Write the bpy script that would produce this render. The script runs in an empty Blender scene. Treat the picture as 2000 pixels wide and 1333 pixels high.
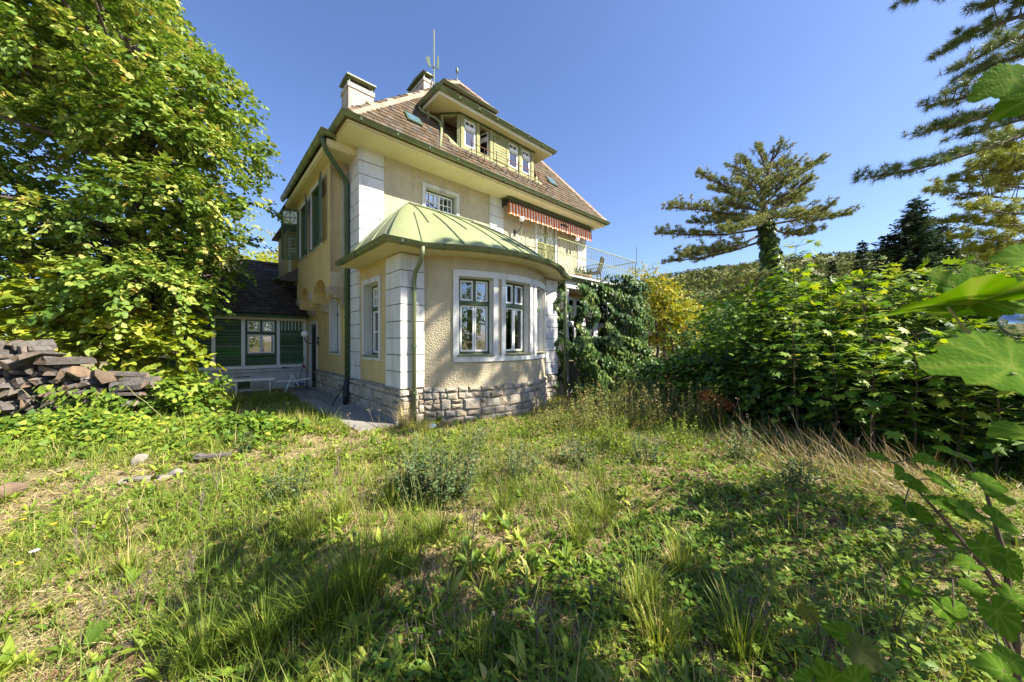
import bpy, bmesh, math, random
import numpy as np
from mathutils import Vector, Matrix, Quaternion
R = math.radians
PI = math.pi
scene = bpy.context.scene
col = scene.collection
rnd = random.Random(7)
RS = np.random.RandomState

# ---------------------------------------------------------------- camera, sky, sun, exposure
EYE = 1.6
cam_d = bpy.data.cameras.new('camera')
cam_d.sensor_width = 36.0
cam_d.lens = 36.0 * 670.0 / 2000.0
cam_d.clip_start = 0.05
cam_d.clip_end = 4000.0
cam = bpy.data.objects.new('camera', cam_d)
col.objects.link(cam)
cam.location = (0, 0, EYE)
cam.rotation_euler = (R(90), 0, 0)
scene.camera = cam
cam_d.dof.use_dof = True
cam_d.dof.focus_distance = 7.0
cam_d.dof.aperture_fstop = 4.5

SUN_EL = R(44.0)
SUN_H = Vector((0.962, -0.275)).normalized()          # horizontal direction towards the sun
sun_az = math.atan2(SUN_H.x, SUN_H.y)                  # clockwise from +Y
world = bpy.data.worlds.new('World')
scene.world = world
world.use_nodes = True
wn = world.node_tree
bg = wn.nodes['Background']
sky = wn.nodes.new('ShaderNodeTexSky')
sky.sky_type = 'NISHITA'
sky.sun_disc = False
sky.sun_elevation = SUN_EL
sky.sun_rotation = sun_az
sky.altitude = 300
sky.air_density = 1.0
sky.dust_density = 1.1
sky.ozone_density = 3.0
tintn = wn.nodes.new('ShaderNodeMix'); tintn.data_type = 'RGBA'; tintn.blend_type = 'MULTIPLY'; tintn.inputs[0].default_value = 1.0
tintn.inputs[7].default_value = (.93, .98, 1.20, 1.0)
wn.links.new(sky.outputs[0], tintn.inputs[6]); wn.links.new(tintn.outputs[2], bg.inputs[0])
bg.inputs[1].default_value = 0.075
sun_l = bpy.data.lights.new('sun', 'SUN')
sun_l.energy = 5.0
sun_l.angle = R(0.5)
sun_l.color = (1.0, 0.93, 0.79)
sun_o = bpy.data.objects.new('sun', sun_l)
col.objects.link(sun_o)
sdir = Vector((SUN_H.x * math.cos(SUN_EL), SUN_H.y * math.cos(SUN_EL), math.sin(SUN_EL)))
sun_o.rotation_euler = sdir.to_track_quat('Z', 'Y').to_euler()
sun_o.location = sdir * 60
vs = scene.view_settings
vs.view_transform = 'Standard'
vs.look = 'None'
vs.gamma = 1.0
vs.use_curve_mapping = False
vs.exposure = 1.5
scene.cycles.max_bounces = 8
scene.cycles.diffuse_bounces = 3
scene.cycles.transmission_bounces = 4
scene.cycles.transparent_max_bounces = 12
scene.cycles.sample_clamp_indirect = 6.0

# ---------------------------------------------------------------- house frame (local x along the front, y back, z up)
CX, CY = -2.0945, 6.4970
UX, UY = 0.7376559, 0.6751769
HROT = math.atan2(UY, UX)
HM = Matrix.Translation((CX, CY, 0)) @ Matrix.Rotation(HROT, 4, 'Z')
def hw(a, b, z=0.0):
    return HM @ Vector((a, b, z))
def gp(px, py, z=0.0):
    """ground point seen at a photo pixel"""
    d = 670.0 * (EYE - z) / (py - 667.0)
    return Vector(((px - 1000.0) / 670.0 * d, d, z))
def pp(px, py, d):
    return Vector(((px - 1000.0) / 670.0 * d, d, EYE - (py - 667.0) / 670.0 * d))

# ---------------------------------------------------------------- object helpers
def tag(o, label=None, cat=None, group=None, kind=None):
    if label: o['label'] = label
    if cat: o['category'] = cat
    if group: o['group'] = group
    if kind: o['kind'] = kind
    return o
def thing(name, label, cat, loc=(0, 0, 0), rotz=0.0, group=None):
    o = bpy.data.objects.new(name, None)
    o.empty_display_size = 0.2
    col.objects.link(o)
    o.location = loc
    o.rotation_euler = (0, 0, rotz)
    return tag(o, label, cat, group)
def link(name, me, parent=None, mat=None, kind=None, loc=None):
    o = bpy.data.objects.new(name, me)
    col.objects.link(o)
    if parent is not None: o.parent = parent
    if mat is not None and len(me.materials) == 0: me.materials.append(mat)
    if kind: o['kind'] = kind
    if loc is not None: o.location = loc
    return o
def copy_tree(o, parent=None):
    c = o.copy()
    col.objects.link(c)
    if parent is not None: c.parent = parent
    for ch in list(o.children): copy_tree(ch, c)
    return c

class MB:
    """collects simple solids, builds ONE mesh object"""
    def __init__(s): s.v = []; s.f = []; s.mi = []; s.m = 0
    def add(s, vs_, fs_):
        n = len(s.v)
        s.v += [tuple(x) for x in vs_]
        s.f += [tuple(i + n for i in f) for f in fs_]
        s.mi += [s.m] * len(fs_)
        return s
    def box(s, x0, y0, z0, x1, y1, z1):
        return s.add([(x0,y0,z0),(x1,y0,z0),(x1,y1,z0),(x0,y1,z0),(x0,y0,z1),(x1,y0,z1),(x1,y1,z1),(x0,y1,z1)],
                     [(0,3,2,1),(4,5,6,7),(0,1,5,4),(1,2,6,5),(2,3,7,6),(3,0,4,7)])
    def obox(s, o, ax, ay, az):
        o, ax, ay, az = Vector(o), Vector(ax), Vector(ay), Vector(az)
        p = [o, o+ax, o+ax+ay, o+ay, o+az, o+ax+az, o+ax+ay+az, o+ay+az]
        return s.add(p, [(0,3,2,1),(4,5,6,7),(0,1,5,4),(1,2,6,5),(2,3,7,6),(3,0,4,7)])
    def bevbox(s, x0, y0, z0, x1, y1, z1, e):
        # box with its front (y0) face edges chamfered
        return s.add([(x0,y0+e,z0),(x1,y0+e,z0),(x1,y1,z0),(x0,y1,z0),(x0,y0+e,z1),(x1,y0+e,z1),(x1,y1,z1),(x0,y1,z1),
                      (x0+e,y0,z0+e),(x1-e,y0,z0+e),(x1-e,y0,z1-e),(x0+e,y0,z1-e)],
                     [(0,3,2,1),(4,5,6,7),(1,2,6,5),(2,3,7,6),(3,0,4,7),(8,9,10,11),(0,1,9,8),(1,5,10,9),(5,4,11,10),(4,0,8,11)])
    def tube(s, path, r, n=6, cap=True):
        P = [Vector(p) for p in path]
        rr = r if isinstance(r, (list, tuple)) else [r] * len(P)
        base = len(s.v); vs_ = []; prev = None
        for i, p in enumerate(P):
            d = (P[min(i+1, len(P)-1)] - P[max(i-1, 0)])
            d = d.normalized() if d.length > 1e-9 else Vector((0,0,1))
            if prev is None:
                x = d.cross(Vector((0,0,1)) if abs(d.z) < .9 else Vector((1,0,0))).normalized()
            else:
                x = (prev - d * prev.dot(d)).normalized()
            prev = x; y = d.cross(x)
            for k in range(n):
                a = 2*PI*k/n
                vs_.append(p + (x*math.cos(a) + y*math.sin(a)) * rr[i])
        fs_ = []
        for i in range(len(P)-1):
            for k in range(n):
                k2 = (k+1) % n
                fs_.append((i*n+k, i*n+k2, (i+1)*n+k2, (i+1)*n+k))
        if cap:
            fs_.append(tuple(range(n-1, -1, -1)))
            fs_.append(tuple((len(P)-1)*n + k for k in range(n)))
        return s.add(vs_, fs_)
    def prism(s, poly, fn, d0, d1):
        """poly: 2D outline, fn(u,v,d) -> 3D"""
        n = len(poly)
        vs_ = [fn(u, v, d0) for u, v in poly] + [fn(u, v, d1) for u, v in poly]
        fs_ = [tuple(range(n)), tuple(range(2*n-1, n-1, -1))]
        for i in range(n):
            j = (i+1) % n
            fs_.append((j, i, n+i, n+j))
        return s.add(vs_, fs_)
    def lathe(s, prof, c=(0,0,0), n=12):
        vs_ = []; c = Vector(c)
        for r, z in prof:
            for k in range(n):
                a = 2*PI*k/n
                vs_.append(c + Vector((r*math.cos(a), r*math.sin(a), z)))
        fs_ = []
        for i in range(len(prof)-1):
            for k in range(n):
                k2 = (k+1) % n
                fs_.append((i*n+k, i*n+k2, (i+1)*n+k2, (i+1)*n+k))
        return s.add(vs_, fs_)
    def mesh(s, name, mats, smooth=False):
        me = bpy.data.meshes.new(name)
        me.from_pydata(s.v, [], s.f)
        for m in (mats if isinstance(mats, (list, tuple)) else [mats]): me.materials.append(m)
        if any(s.mi): me.polygons.foreach_set('material_index', s.mi)
        bm = bmesh.new(); bm.from_mesh(me); bmesh.ops.recalc_face_normals(bm, faces=bm.faces); bm.to_mesh(me); bm.free()
        if smooth: me.polygons.foreach_set('use_smooth', [True]*len(me.polygons))
        return me
    def build(s, name, mats, parent=None, kind=None, smooth=False):
        return link(name, s.mesh(name, mats, smooth), parent, None, kind)

def sweep(mb, path, prof, closed=False):
    """sweep a 2D profile (out, up) along a horizontal path of (x,y,z); 'out' is to the right of travel"""
    P = [Vector(p) for p in path]; n = len(prof); vs_ = []
    for i, p in enumerate(P):
        a = P[i] - P[i-1] if i > 0 else P[1] - P[0]
        b = P[i+1] - P[i] if i < len(P)-1 else P[-1] - P[-2]
        a = Vector((a.x, a.y, 0)).normalized(); b = Vector((b.x, b.y, 0)).normalized()
        na = Vector((a.y, -a.x, 0)); nb = Vector((b.y, -b.x, 0))
        m = (na + nb); m = m.normalized() if m.length > 1e-6 else na
        k = 1.0 / max(.35, m.dot(na))
        for o, u in prof: vs_.append(p + m * (o * k) + Vector((0, 0, u)))
    fs_ = []
    for i in range(len(P)-1):
        for k in range(n):
            k2 = (k+1) % n
            fs_.append((i*n+k, i*n+k2, (i+1)*n+k2, (i+1)*n+k))
    fs_.append(tuple(range(n))); fs_.append(tuple((len(P)-1)*n + k for k in range(n-1, -1, -1)))
    return mb.add(vs_, fs_)

def np_mesh(name, V, F, mat, tint=None, smooth=False, mats=None):
    """V (N,3); F list of (M,k) int arrays"""
    me = bpy.data.meshes.new(name)
    V = np.ascontiguousarray(V, dtype=np.float32)
    me.vertices.add(len(V)); me.vertices.foreach_set('co', V.ravel())
    F = [np.asarray(f, dtype=np.int32) for f in F if len(f)]
    loops = np.concatenate([f.ravel() for f in F])
    sizes = np.concatenate([np.full(len(f), f.shape[1], dtype=np.int32) for f in F])
    starts = np.concatenate([[0], np.cumsum(sizes)[:-1]]).astype(np.int32)
    me.loops.add(len(loops)); me.loops.foreach_set('vertex_index', loops)
    me.polygons.add(len(sizes)); me.polygons.foreach_set('loop_start', starts)
    try: me.polygons.foreach_set('loop_total', sizes)
    except Exception: pass
    if smooth: me.polygons.foreach_set('use_smooth', np.ones(len(sizes), dtype=bool))
    me.update(calc_edges=True)
    if tint is not None:
        at = me.attributes.new('tint', 'FLOAT', 'POINT')
        at.data.foreach_set('value', np.ascontiguousarray(tint, dtype=np.float32))
    for m in (mats or [mat]): me.materials.append(m)
    return me

# ---------------------------------------------------------------- materials
def nn(t, kind, **kw):
    n = t.nodes.new(kind)
    for k, v in kw.items(): setattr(n, k, v)
    return n
def rgba(c): return (c[0], c[1], c[2], 1.0)
def pmat(name, c1, c2=None, rough=.7, scale=4.0, bump=0.0, bscale=60.0, spec=.4, metal=0.0, voro=False, dirt=None,
         dirt_amt=.5, dirt_scale=1.2, dirt_stretch=None, stretch=None, obj_var=0.0, detail=6.0, bdist=.01):
    m = bpy.data.materials.new(name); m.use_nodes = True
    t = m.node_tree; p = t.nodes['Principled BSDF']
    tc = nn(t, 'ShaderNodeTexCoord'); vec = tc.outputs['Object']
    if stretch:
        mp = nn(t, 'ShaderNodeMapping'); mp.inputs['Scale'].default_value = stretch
        t.links.new(vec, mp.inputs[0]); vec = mp.outputs[0]
    c2 = c2 or tuple(x*.75 for x in c1)
    no = nn(t, 'ShaderNodeTexNoise'); no.inputs['Scale'].default_value = scale; no.inputs['Detail'].default_value = detail
    no.inputs['Roughness'].default_value = .65
    t.links.new(vec, no.inputs['Vector'])
    mr = nn(t, 'ShaderNodeMapRange'); mr.inputs[1].default_value = .3; mr.inputs[2].default_value = .7
    t.links.new(no.outputs['Fac'], mr.inputs[0])
    mx = nn(t, 'ShaderNodeMix', data_type='RGBA'); mx.inputs[6].default_value = rgba(c1); mx.inputs[7].default_value = rgba(c2)
    t.links.new(mr.outputs[0], mx.inputs[0]); out = mx.outputs[2]
    if dirt:
        n2 = nn(t, 'ShaderNodeTexNoise'); n2.inputs['Scale'].default_value = dirt_scale; n2.inputs['Detail'].default_value = 8
        n2.inputs['Roughness'].default_value = .7
        dv_ = tc.outputs['Object']
        if dirt_stretch:
            mp2 = nn(t, 'ShaderNodeMapping'); mp2.inputs['Scale'].default_value = dirt_stretch; t.links.new(dv_, mp2.inputs[0]); dv_ = mp2.outputs[0]
        t.links.new(dv_, n2.inputs['Vector'])
        m2 = nn(t, 'ShaderNodeMapRange'); m2.inputs[1].default_value = .48; m2.inputs[2].default_value = .75; m2.inputs[4].default_value = dirt_amt
        t.links.new(n2.outputs['Fac'], m2.inputs[0])
        x2 = nn(t, 'ShaderNodeMix', data_type='RGBA'); x2.inputs[7].default_value = rgba(dirt)
        t.links.new(m2.outputs[0], x2.inputs[0]); t.links.new(out, x2.inputs[6]); out = x2.outputs[2]
    if obj_var:
        oi = nn(t, 'ShaderNodeObjectInfo'); hs = nn(t, 'ShaderNodeHueSaturation')
        m3 = nn(t, 'ShaderNodeMapRange'); m3.inputs[3].default_value = 1-obj_var; m3.inputs[4].default_value = 1+obj_var
        t.links.new(oi.outputs['Random'], m3.inputs[0]); t.links.new(m3.outputs[0], hs.inputs['Value'])
        mh = nn(t, 'ShaderNodeMath', operation='MULTIPLY'); mh.inputs[1].default_value = 7.31
        mf = nn(t, 'ShaderNodeMath', operation='FRACT'); t.links.new(oi.outputs['Random'], mh.inputs[0]); t.links.new(mh.outputs[0], mf.inputs[0])
        m4 = nn(t, 'ShaderNodeMapRange'); m4.inputs[3].default_value = .55; m4.inputs[4].default_value = 1.1
        t.links.new(mf.outputs[0], m4.inputs[0]); t.links.new(m4.outputs[0], hs.inputs['Saturation'])
        t.links.new(out, hs.inputs['Color']); out = hs.outputs[0]
    t.links.new(out, p.inputs['Base Color'])
    p.inputs['Roughness'].default_value = rough; p.inputs['Metallic'].default_value = metal
    p.inputs['Specular IOR Level'].default_value = spec
    if bump:
        if voro:
            b1 = nn(t, 'ShaderNodeTexVoronoi'); b1.inputs['Scale'].default_value = bscale; h = b1.outputs['Distance']
            b2 = nn(t, 'ShaderNodeTexNoise'); b2.inputs['Scale'].default_value = bscale*.6; b2.inputs['Detail'].default_value = 4
            t.links.new(vec, b2.inputs['Vector'])
            ad = nn(t, 'ShaderNodeMath', operation='MULTIPLY_ADD'); ad.inputs[1].default_value = -.8
            t.links.new(h, ad.inputs[0]); t.links.new(b2.outputs['Fac'], ad.inputs[2]); h = ad.outputs[0]
        else:
            b1 = nn(t, 'ShaderNodeTexNoise'); b1.inputs['Scale'].default_value = bscale; b1.inputs['Detail'].default_value = 5; h = b1.outputs['Fac']
        t.links.new(vec, b1.inputs['Vector'])
        bp = nn(t, 'ShaderNodeBump'); bp.inputs['Strength'].default_value = bump; bp.inputs['Distance'].default_value = bdist
        t.links.new(h, bp.inputs['Height']); t.links.new(bp.outputs[0], p.inputs['Normal'])
    return m
def leafmat(name, ramp, transl=.35, rough=.5, spec=.25, obj_var=0.0, noise=0.0):
    """ramp: list of (pos, colour), looked up by the per-leaf attribute 'tint'"""
    m = bpy.data.materials.new(name); m.use_nodes = True
    t = m.node_tree; p = t.nodes['Principled BSDF']; out = t.nodes['Material Output']
    at = nn(t, 'ShaderNodeAttribute', attribute_name='tint'); src = at.outputs['Fac']
    cr = nn(t, 'ShaderNodeValToRGB'); el = cr.color_ramp.elements
    while len(el) < len(ramp): el.new(.5)
    for e, (q, c) in zip(el, ramp): e.position = q; e.color = rgba(c)
    if noise:
        tc = nn(t, 'ShaderNodeTexCoord'); nz_ = nn(t, 'ShaderNodeTexNoise'); nz_.inputs['Scale'].default_value = 5; nz_.inputs['Detail'].default_value = 8; nz_.inputs['Roughness'].default_value = .7
        t.links.new(tc.outputs['Object'], nz_.inputs['Vector'])
        ma_ = nn(t, 'ShaderNodeMath', operation='MULTIPLY_ADD'); ma_.inputs[1].default_value = noise; ms_ = nn(t, 'ShaderNodeMath', operation='SUBTRACT'); ms_.inputs[1].default_value = .5
        t.links.new(nz_.outputs['Fac'], ms_.inputs[0]); t.links.new(ms_.outputs[0], ma_.inputs[0]); t.links.new(src, ma_.inputs[2]); src = ma_.outputs[0]
        vr_ = nn(t, 'ShaderNodeTexVoronoi'); vr_.feature = 'DISTANCE_TO_EDGE'; vr_.inputs['Scale'].default_value = 11; t.links.new(tc.outputs['Object'], vr_.inputs['Vector'])
        bp_ = nn(t, 'ShaderNodeBump'); bp_.inputs['Strength'].default_value = .18; bp_.inputs['Distance'].default_value = .02; t.links.new(vr_.outputs['Distance'], bp_.inputs['Height']); t.links.new(bp_.outputs[0], p.inputs['Normal'])
    t.links.new(src, cr.inputs[0]); c = cr.outputs[0]
    t.links.new(c, p.inputs['Base Color'])
    p.inputs['Roughness'].default_value = rough; p.inputs['Specular IOR Level'].default_value = spec
    if transl > 0:
        tr = nn(t, 'ShaderNodeBsdfTranslucent'); hs = nn(t, 'ShaderNodeHueSaturation')
        hs.inputs['Saturation'].default_value = 1.1; hs.inputs['Value'].default_value = 1.05; hs.inputs['Hue'].default_value = .488
        t.links.new(c, hs.inputs['Color']); t.links.new(hs.outputs[0], tr.inputs[0])
        mx = nn(t, 'ShaderNodeMixShader'); mx.inputs[0].default_value = transl
        t.links.new(p.outputs[0], mx.inputs[1]); t.links.new(tr.outputs[0], mx.inputs[2]); t.links.new(mx.outputs[0], out.inputs[0])
    return m
def glassmat(name, tint=(.85,.9,.92), refl=1.0):
    m = bpy.data.materials.new(name); m.use_nodes = True
    t = m.node_tree; out = t.nodes['Material Output']; t.nodes.remove(t.nodes['Principled BSDF'])
    tr = nn(t, 'ShaderNodeBsdfTransparent'); tr.inputs[0].default_value = rgba(tint)
    gl = nn(t, 'ShaderNodeBsdfGlossy'); gl.inputs['Roughness'].default_value = .01; gl.inputs[0].default_value = (refl, refl, refl, 1)
    fr = nn(t, 'ShaderNodeFresnel'); fr.inputs[0].default_value = 1.6
    ma = nn(t, 'ShaderNodeMath', operation='MULTIPLY_ADD'); ma.inputs[1].default_value = 1.6; ma.inputs[2].default_value = .06; ma.use_clamp = True
    mx = nn(t, 'ShaderNodeMixShader')
    t.links.new(fr.outputs[0], ma.inputs[0]); t.links.new(ma.outputs[0], mx.inputs[0])
    t.links.new(tr.outputs[0], mx.inputs[1]); t.links.new(gl.outputs[0], mx.inputs[2]); t.links.new(mx.outputs[0], out.inputs[0])
    return m

M = dict(
    plaster=pmat('ochre_roughcast_plaster', (.525,.46,.32), (.425,.37,.26), rough=.95, scale=5, bump=.7, bscale=42, voro=True, dirt=(.33,.255,.15), dirt_amt=.6, dirt_scale=1.0, dirt_stretch=(2.2,2.2,.45), spec=.1, bdist=.02),
    smooth_plaster=pmat('ochre_smooth_plaster', (.55,.435,.205), (.47,.365,.165), rough=.9, scale=3, bump=.35, bscale=90, dirt=(.34,.26,.14), dirt_amt=.5, dirt_scale=1.0, dirt_stretch=(2.2,2.2,.4), spec=.1),
    soffit=pmat('cream_painted_soffit', (.62,.56,.34), (.56,.50,.30), rough=.8, scale=2, dirt=(.45,.40,.22), dirt_amt=.35, dirt_scale=1.6, spec=.2),
    white=pmat('white_limewash', (.63,.625,.60), (.56,.555,.535), rough=.85, scale=6, bump=.15, bscale=70, dirt=(.32,.30,.25), dirt_amt=.75, dirt_scale=1.6, dirt_stretch=(3,3,.5), obj_var=.05, spec=.15),
    white_paint=pmat('white_gloss_paint', (.80,.80,.78), (.72,.72,.69), rough=.5, scale=8, dirt=(.52,.50,.45), dirt_amt=.3, dirt_scale=6),
    joint=pmat('recessed_joint_mortar', (.22,.20,.17), (.16,.145,.12), rough=.95, scale=8),
    green=pmat('dark_green_paint', (.062,.102,.046), (.045,.078,.035), rough=.55, scale=7, dirt=(.16,.17,.09), dirt_amt=.35, dirt_scale=5),
    green_mid=pmat('weathered_green_metal', (.145,.175,.085), (.105,.130,.065), rough=.5, scale=4, dirt=(.30,.32,.17), dirt_amt=.5, dirt_scale=3, spec=.5),
    green_light=pmat('pale_green_sheet_roof', (.265,.305,.145), (.225,.26,.12), rough=.55, scale=1.6, dirt=(.33,.25,.14), dirt_amt=.5, dirt_scale=2.2, dirt_stretch=(1.4,1.4,.6), bump=.35, bscale=3.5, bdist=.03, spec=.35),
    green_wood=pmat('peeling_pale_green_boards', (.34,.345,.16), (.22,.225,.095), rough=.8, scale=9, stretch=(1,1,.25), dirt=(.13,.105,.055), dirt_amt=.8, dirt_scale=6, bump=.3, bscale=40),
    board=pmat('dark_green_clapboard', (.07,.165,.055), (.05,.125,.042), rough=.6, scale=6, stretch=(.25,1,1), dirt=(.17,.22,.08), dirt_amt=.6, dirt_scale=2.5, bump=.2, bscale=30, obj_var=.3),
    stone=pmat('rubble_limestone', (.45,.38,.28), (.28,.235,.175), rough=.9, scale=7, bump=.7, bscale=26, dirt=(.25,.22,.17), dirt_amt=.55, dirt_scale=4, obj_var=.22, spec=.15, bdist=.02),
    mortar=pmat('grey_stone_mortar', (.27,.24,.20), (.20,.175,.14), rough=.95, scale=12, bump=.5, bscale=50),
    concrete=pmat('worn_concrete', (.27,.25,.225), (.205,.19,.17), rough=.9, scale=3, bump=.35, bscale=35, dirt=(.20,.19,.16), dirt_amt=.6, dirt_scale=1.5, obj_var=.1),
    tile=pmat('weathered_clay_tile', (.145,.098,.055), (.074,.054,.035), rough=.9, spec=.1, scale=6, dirt=(.235,.185,.115), dirt_amt=.55, dirt_scale=2.4, obj_var=.32, bump=.3, bscale=30),
    tile_dark=pmat('blackened_clay_tile', (.055,.043,.037), (.085,.062,.050), rough=.85, scale=5, dirt=(.17,.14,.12), dirt_amt=.55, dirt_scale=3.4, obj_var=.35, bump=.3, bscale=30),
    ridge=pmat('ridge_tile_and_mortar', (.33,.265,.20), (.235,.155,.105), rough=.9, scale=3.5, bump=.4, bscale=25),
    chimney=pmat('rendered_chimney', (.50,.43,.37), (.38,.31,.26), rough=.95, scale=5, bump=.4, bscale=30, dirt=(.20,.15,.11), dirt_amt=.7, dirt_scale=2, dirt_stretch=(2,2,.6)),
    soot=pmat('sooty_metal', (.045,.04,.03), (.03,.025,.02), rough=.8),
    glass=glassmat('window_glass'),
    dark=pmat('dark_room', (.035,.032,.028), (.025,.022,.02), rough=.95),
    curtain=pmat('pale_curtain', (.80,.80,.82), (.70,.71,.74), rough=.95, scale=3, stretch=(12,12,.4)),
    room=pmat('beige_room_wall', (.70,.56,.44), (.64,.52,.40), rough=.9, scale=1.5),
    iron=pmat('black_iron', (.022,.022,.02), (.03,.03,.026), rough=.6),
    rail=pmat('pale_green_rail_paint', (.30,.33,.15), (.22,.25,.10), rough=.55, scale=20, dirt=(.22,.12,.06), dirt_amt=.5, dirt_scale=15),
    rust=pmat('rusty_iron', (.30,.115,.05), (.20,.075,.035), rough=.85, scale=12),
    lampglass=pmat('opal_lamp_glass', (.86,.86,.84), (.80,.80,.78), rough=.25, spec=.5),
    bark=pmat('grey_brown_bark', (.12,.09,.065), (.075,.055,.04), rough=.95, scale=6, stretch=(3,3,.6), bump=.9, bscale=14, bdist=.03),
    twig=pmat('thin_twig_bark', (.10,.075,.05), (.07,.05,.035), rough=.9),
    reed=pmat('green_weed_stem', (.16,.19,.06), (.22,.18,.08), rough=.8),
    drystem=pmat('dry_brown_stalk', (.16,.11,.065), (.10,.07,.045), rough=.9, obj_var=.3),
    wood=pmat('weathered_split_wood', (.175,.155,.135), (.068,.055,.045), rough=.95, scale=5, stretch=(.35,4,4), bump=1.0, bscale=18, dirt=(.10,.075,.055), dirt_amt=.6, dirt_scale=4, obj_var=.5, bdist=.02),
    wood_end=pmat('split_log_end_grain', (.23,.16,.105), (.11,.075,.05), rough=.95, scale=9, bump=.6, bscale=30, obj_var=.35),
    sheetglass=glassmat('lantern_glass', (.9,.95,.97)),
)
# ================================================================= VILLA
villa = thing('villa', 'old ochre villa with tiled hip roof, white quoins and a round bay', 'house', (CX, CY, 0), HROT)
BR, BCA, BCB = 2.585, 2.25, 1.865          # bow radius and centre
B0 = 2.25                                  # main front plane
OA, OB0, OB1 = -0.465, 2.95, 6.76          # oriel side plane and extent
def front(B): return lambda s, z, d: (s, B - d, z)          # s = a
def side(A): return lambda s, z, d: (A - d, s, z)           # s = b
def bow(s, z, d): return (BCA + (BR + d)*math.sin(s), BCB - (BR + d)*math.cos(s), z)

def sbox(mb, sm, s0, s1, z0, z1, d0, d1, seg=1):
    ss = [s0 + (s1-s0)*i/seg for i in range(seg+1)]
    vs_ = []
    for s in ss: vs_ += [sm(s,z0,d0), sm(s,z0,d1), sm(s,z1,d1), sm(s,z1,d0)]
    fs_ = []
    for i in range(seg):
        a, b = i*4, i*4+4
        for k in range(4):
            k2 = (k+1) % 4
            fs_.append((a+k, a+k2, b+k2, b+k))
    fs_.append((0,1,2,3)); n = seg*4; fs_.append((n+3,n+2,n+1,n))
    return mb.add(vs_, fs_)

def wall_grid(mb, sm, s0, s1, z0, z1, holes, depth, step=None):
    S = sorted({s0, s1} | {h[0] for h in holes} | {h[1] for h in holes})
    if step:
        T = []
        for a, b in zip(S, S[1:]):
            n = max(1, math.ceil((b-a)/step)); T += [a + (b-a)*i/n for i in range(n)]
        S = T + [S[-1]]
    Z = sorted({z0, z1} | {h[2] for h in holes} | {h[3] for h in holes})
    def inside(s, z): return any(h[0] < s < h[1] and h[2] < z < h[3] for h in holes)
    for a, b in zip(S, S[1:]):
        for c, d in zip(Z, Z[1:]):
            if not inside((a+b)/2, (c+d)/2):
                mb.add([sm(a,c,0), sm(b,c,0), sm(b,d,0), sm(a,d,0)], [(0,1,2,3)])
                mb.add([sm(a,c,-depth), sm(b,c,-depth), sm(b,d,-depth), sm(a,d,-depth)], [(3,2,1,0)])
    for h in holes:
        HS = [s for s in S if h[0]-1e-6 <= s <= h[1]+1e-6]
        for a, b in zip(HS, HS[1:]):
            for z in (h[2], h[3]):
                mb.add([sm(a,z,0), sm(b,z,0), sm(b,z,-depth), sm(a,z,-depth)], [(0,1,2,3)])
        for s in (h[0], h[1]):
            mb.add([sm(s,h[2],0), sm(s,h[3],0), sm(s,h[3],-depth), sm(s,h[2],-depth)], [(0,1,2,3)])
    # closing rim
    for a, b in zip(S, S[1:]):
        for z in (z0, z1): mb.add([sm(a,z,0), sm(b,z,0), sm(b,z,-depth), sm(a,z,-depth)], [(0,1,2,3)])
    for s in (s0, s1): mb.add([sm(s,z0,0), sm(s,z1,0), sm(s,z1,-depth), sm(s,z0,-depth)], [(0,1,2,3)])
    return mb

def surround(sm, s0, s1, z0, z1, w, ms=1.0, proud=.03, depth=.16, parent=None, seg=1, name='window_surround', rev=None):
    """white plaster band round an opening, reveals lined too"""
    ww = w/ms; mb = MB()
    sbox(mb, sm, s0-ww, s1+ww, z1, z1+w, -.01, proud, seg)
    sbox(mb, sm, s0-ww, s1+ww, z0-w*.9, z0, -.01, proud, seg)
    sbox(mb, sm, s0-ww, s0, z0, z1, -.01, proud)
    sbox(mb, sm, s1, s1+ww, z0, z1, -.01, proud)
    if rev: mb.m = 1
    e = .012/ms
    sbox(mb, sm, s0, s0+e, z0, z1, -depth, -.011); sbox(mb, sm, s1-e, s1, z0, z1, -depth, -.011)
    sbox(mb, sm, s0+e, s1-e, z1-.012, z1, -depth, -.011, seg)
    return mb.build(name, [M['white'], M[rev or 'white']], parent)

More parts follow.
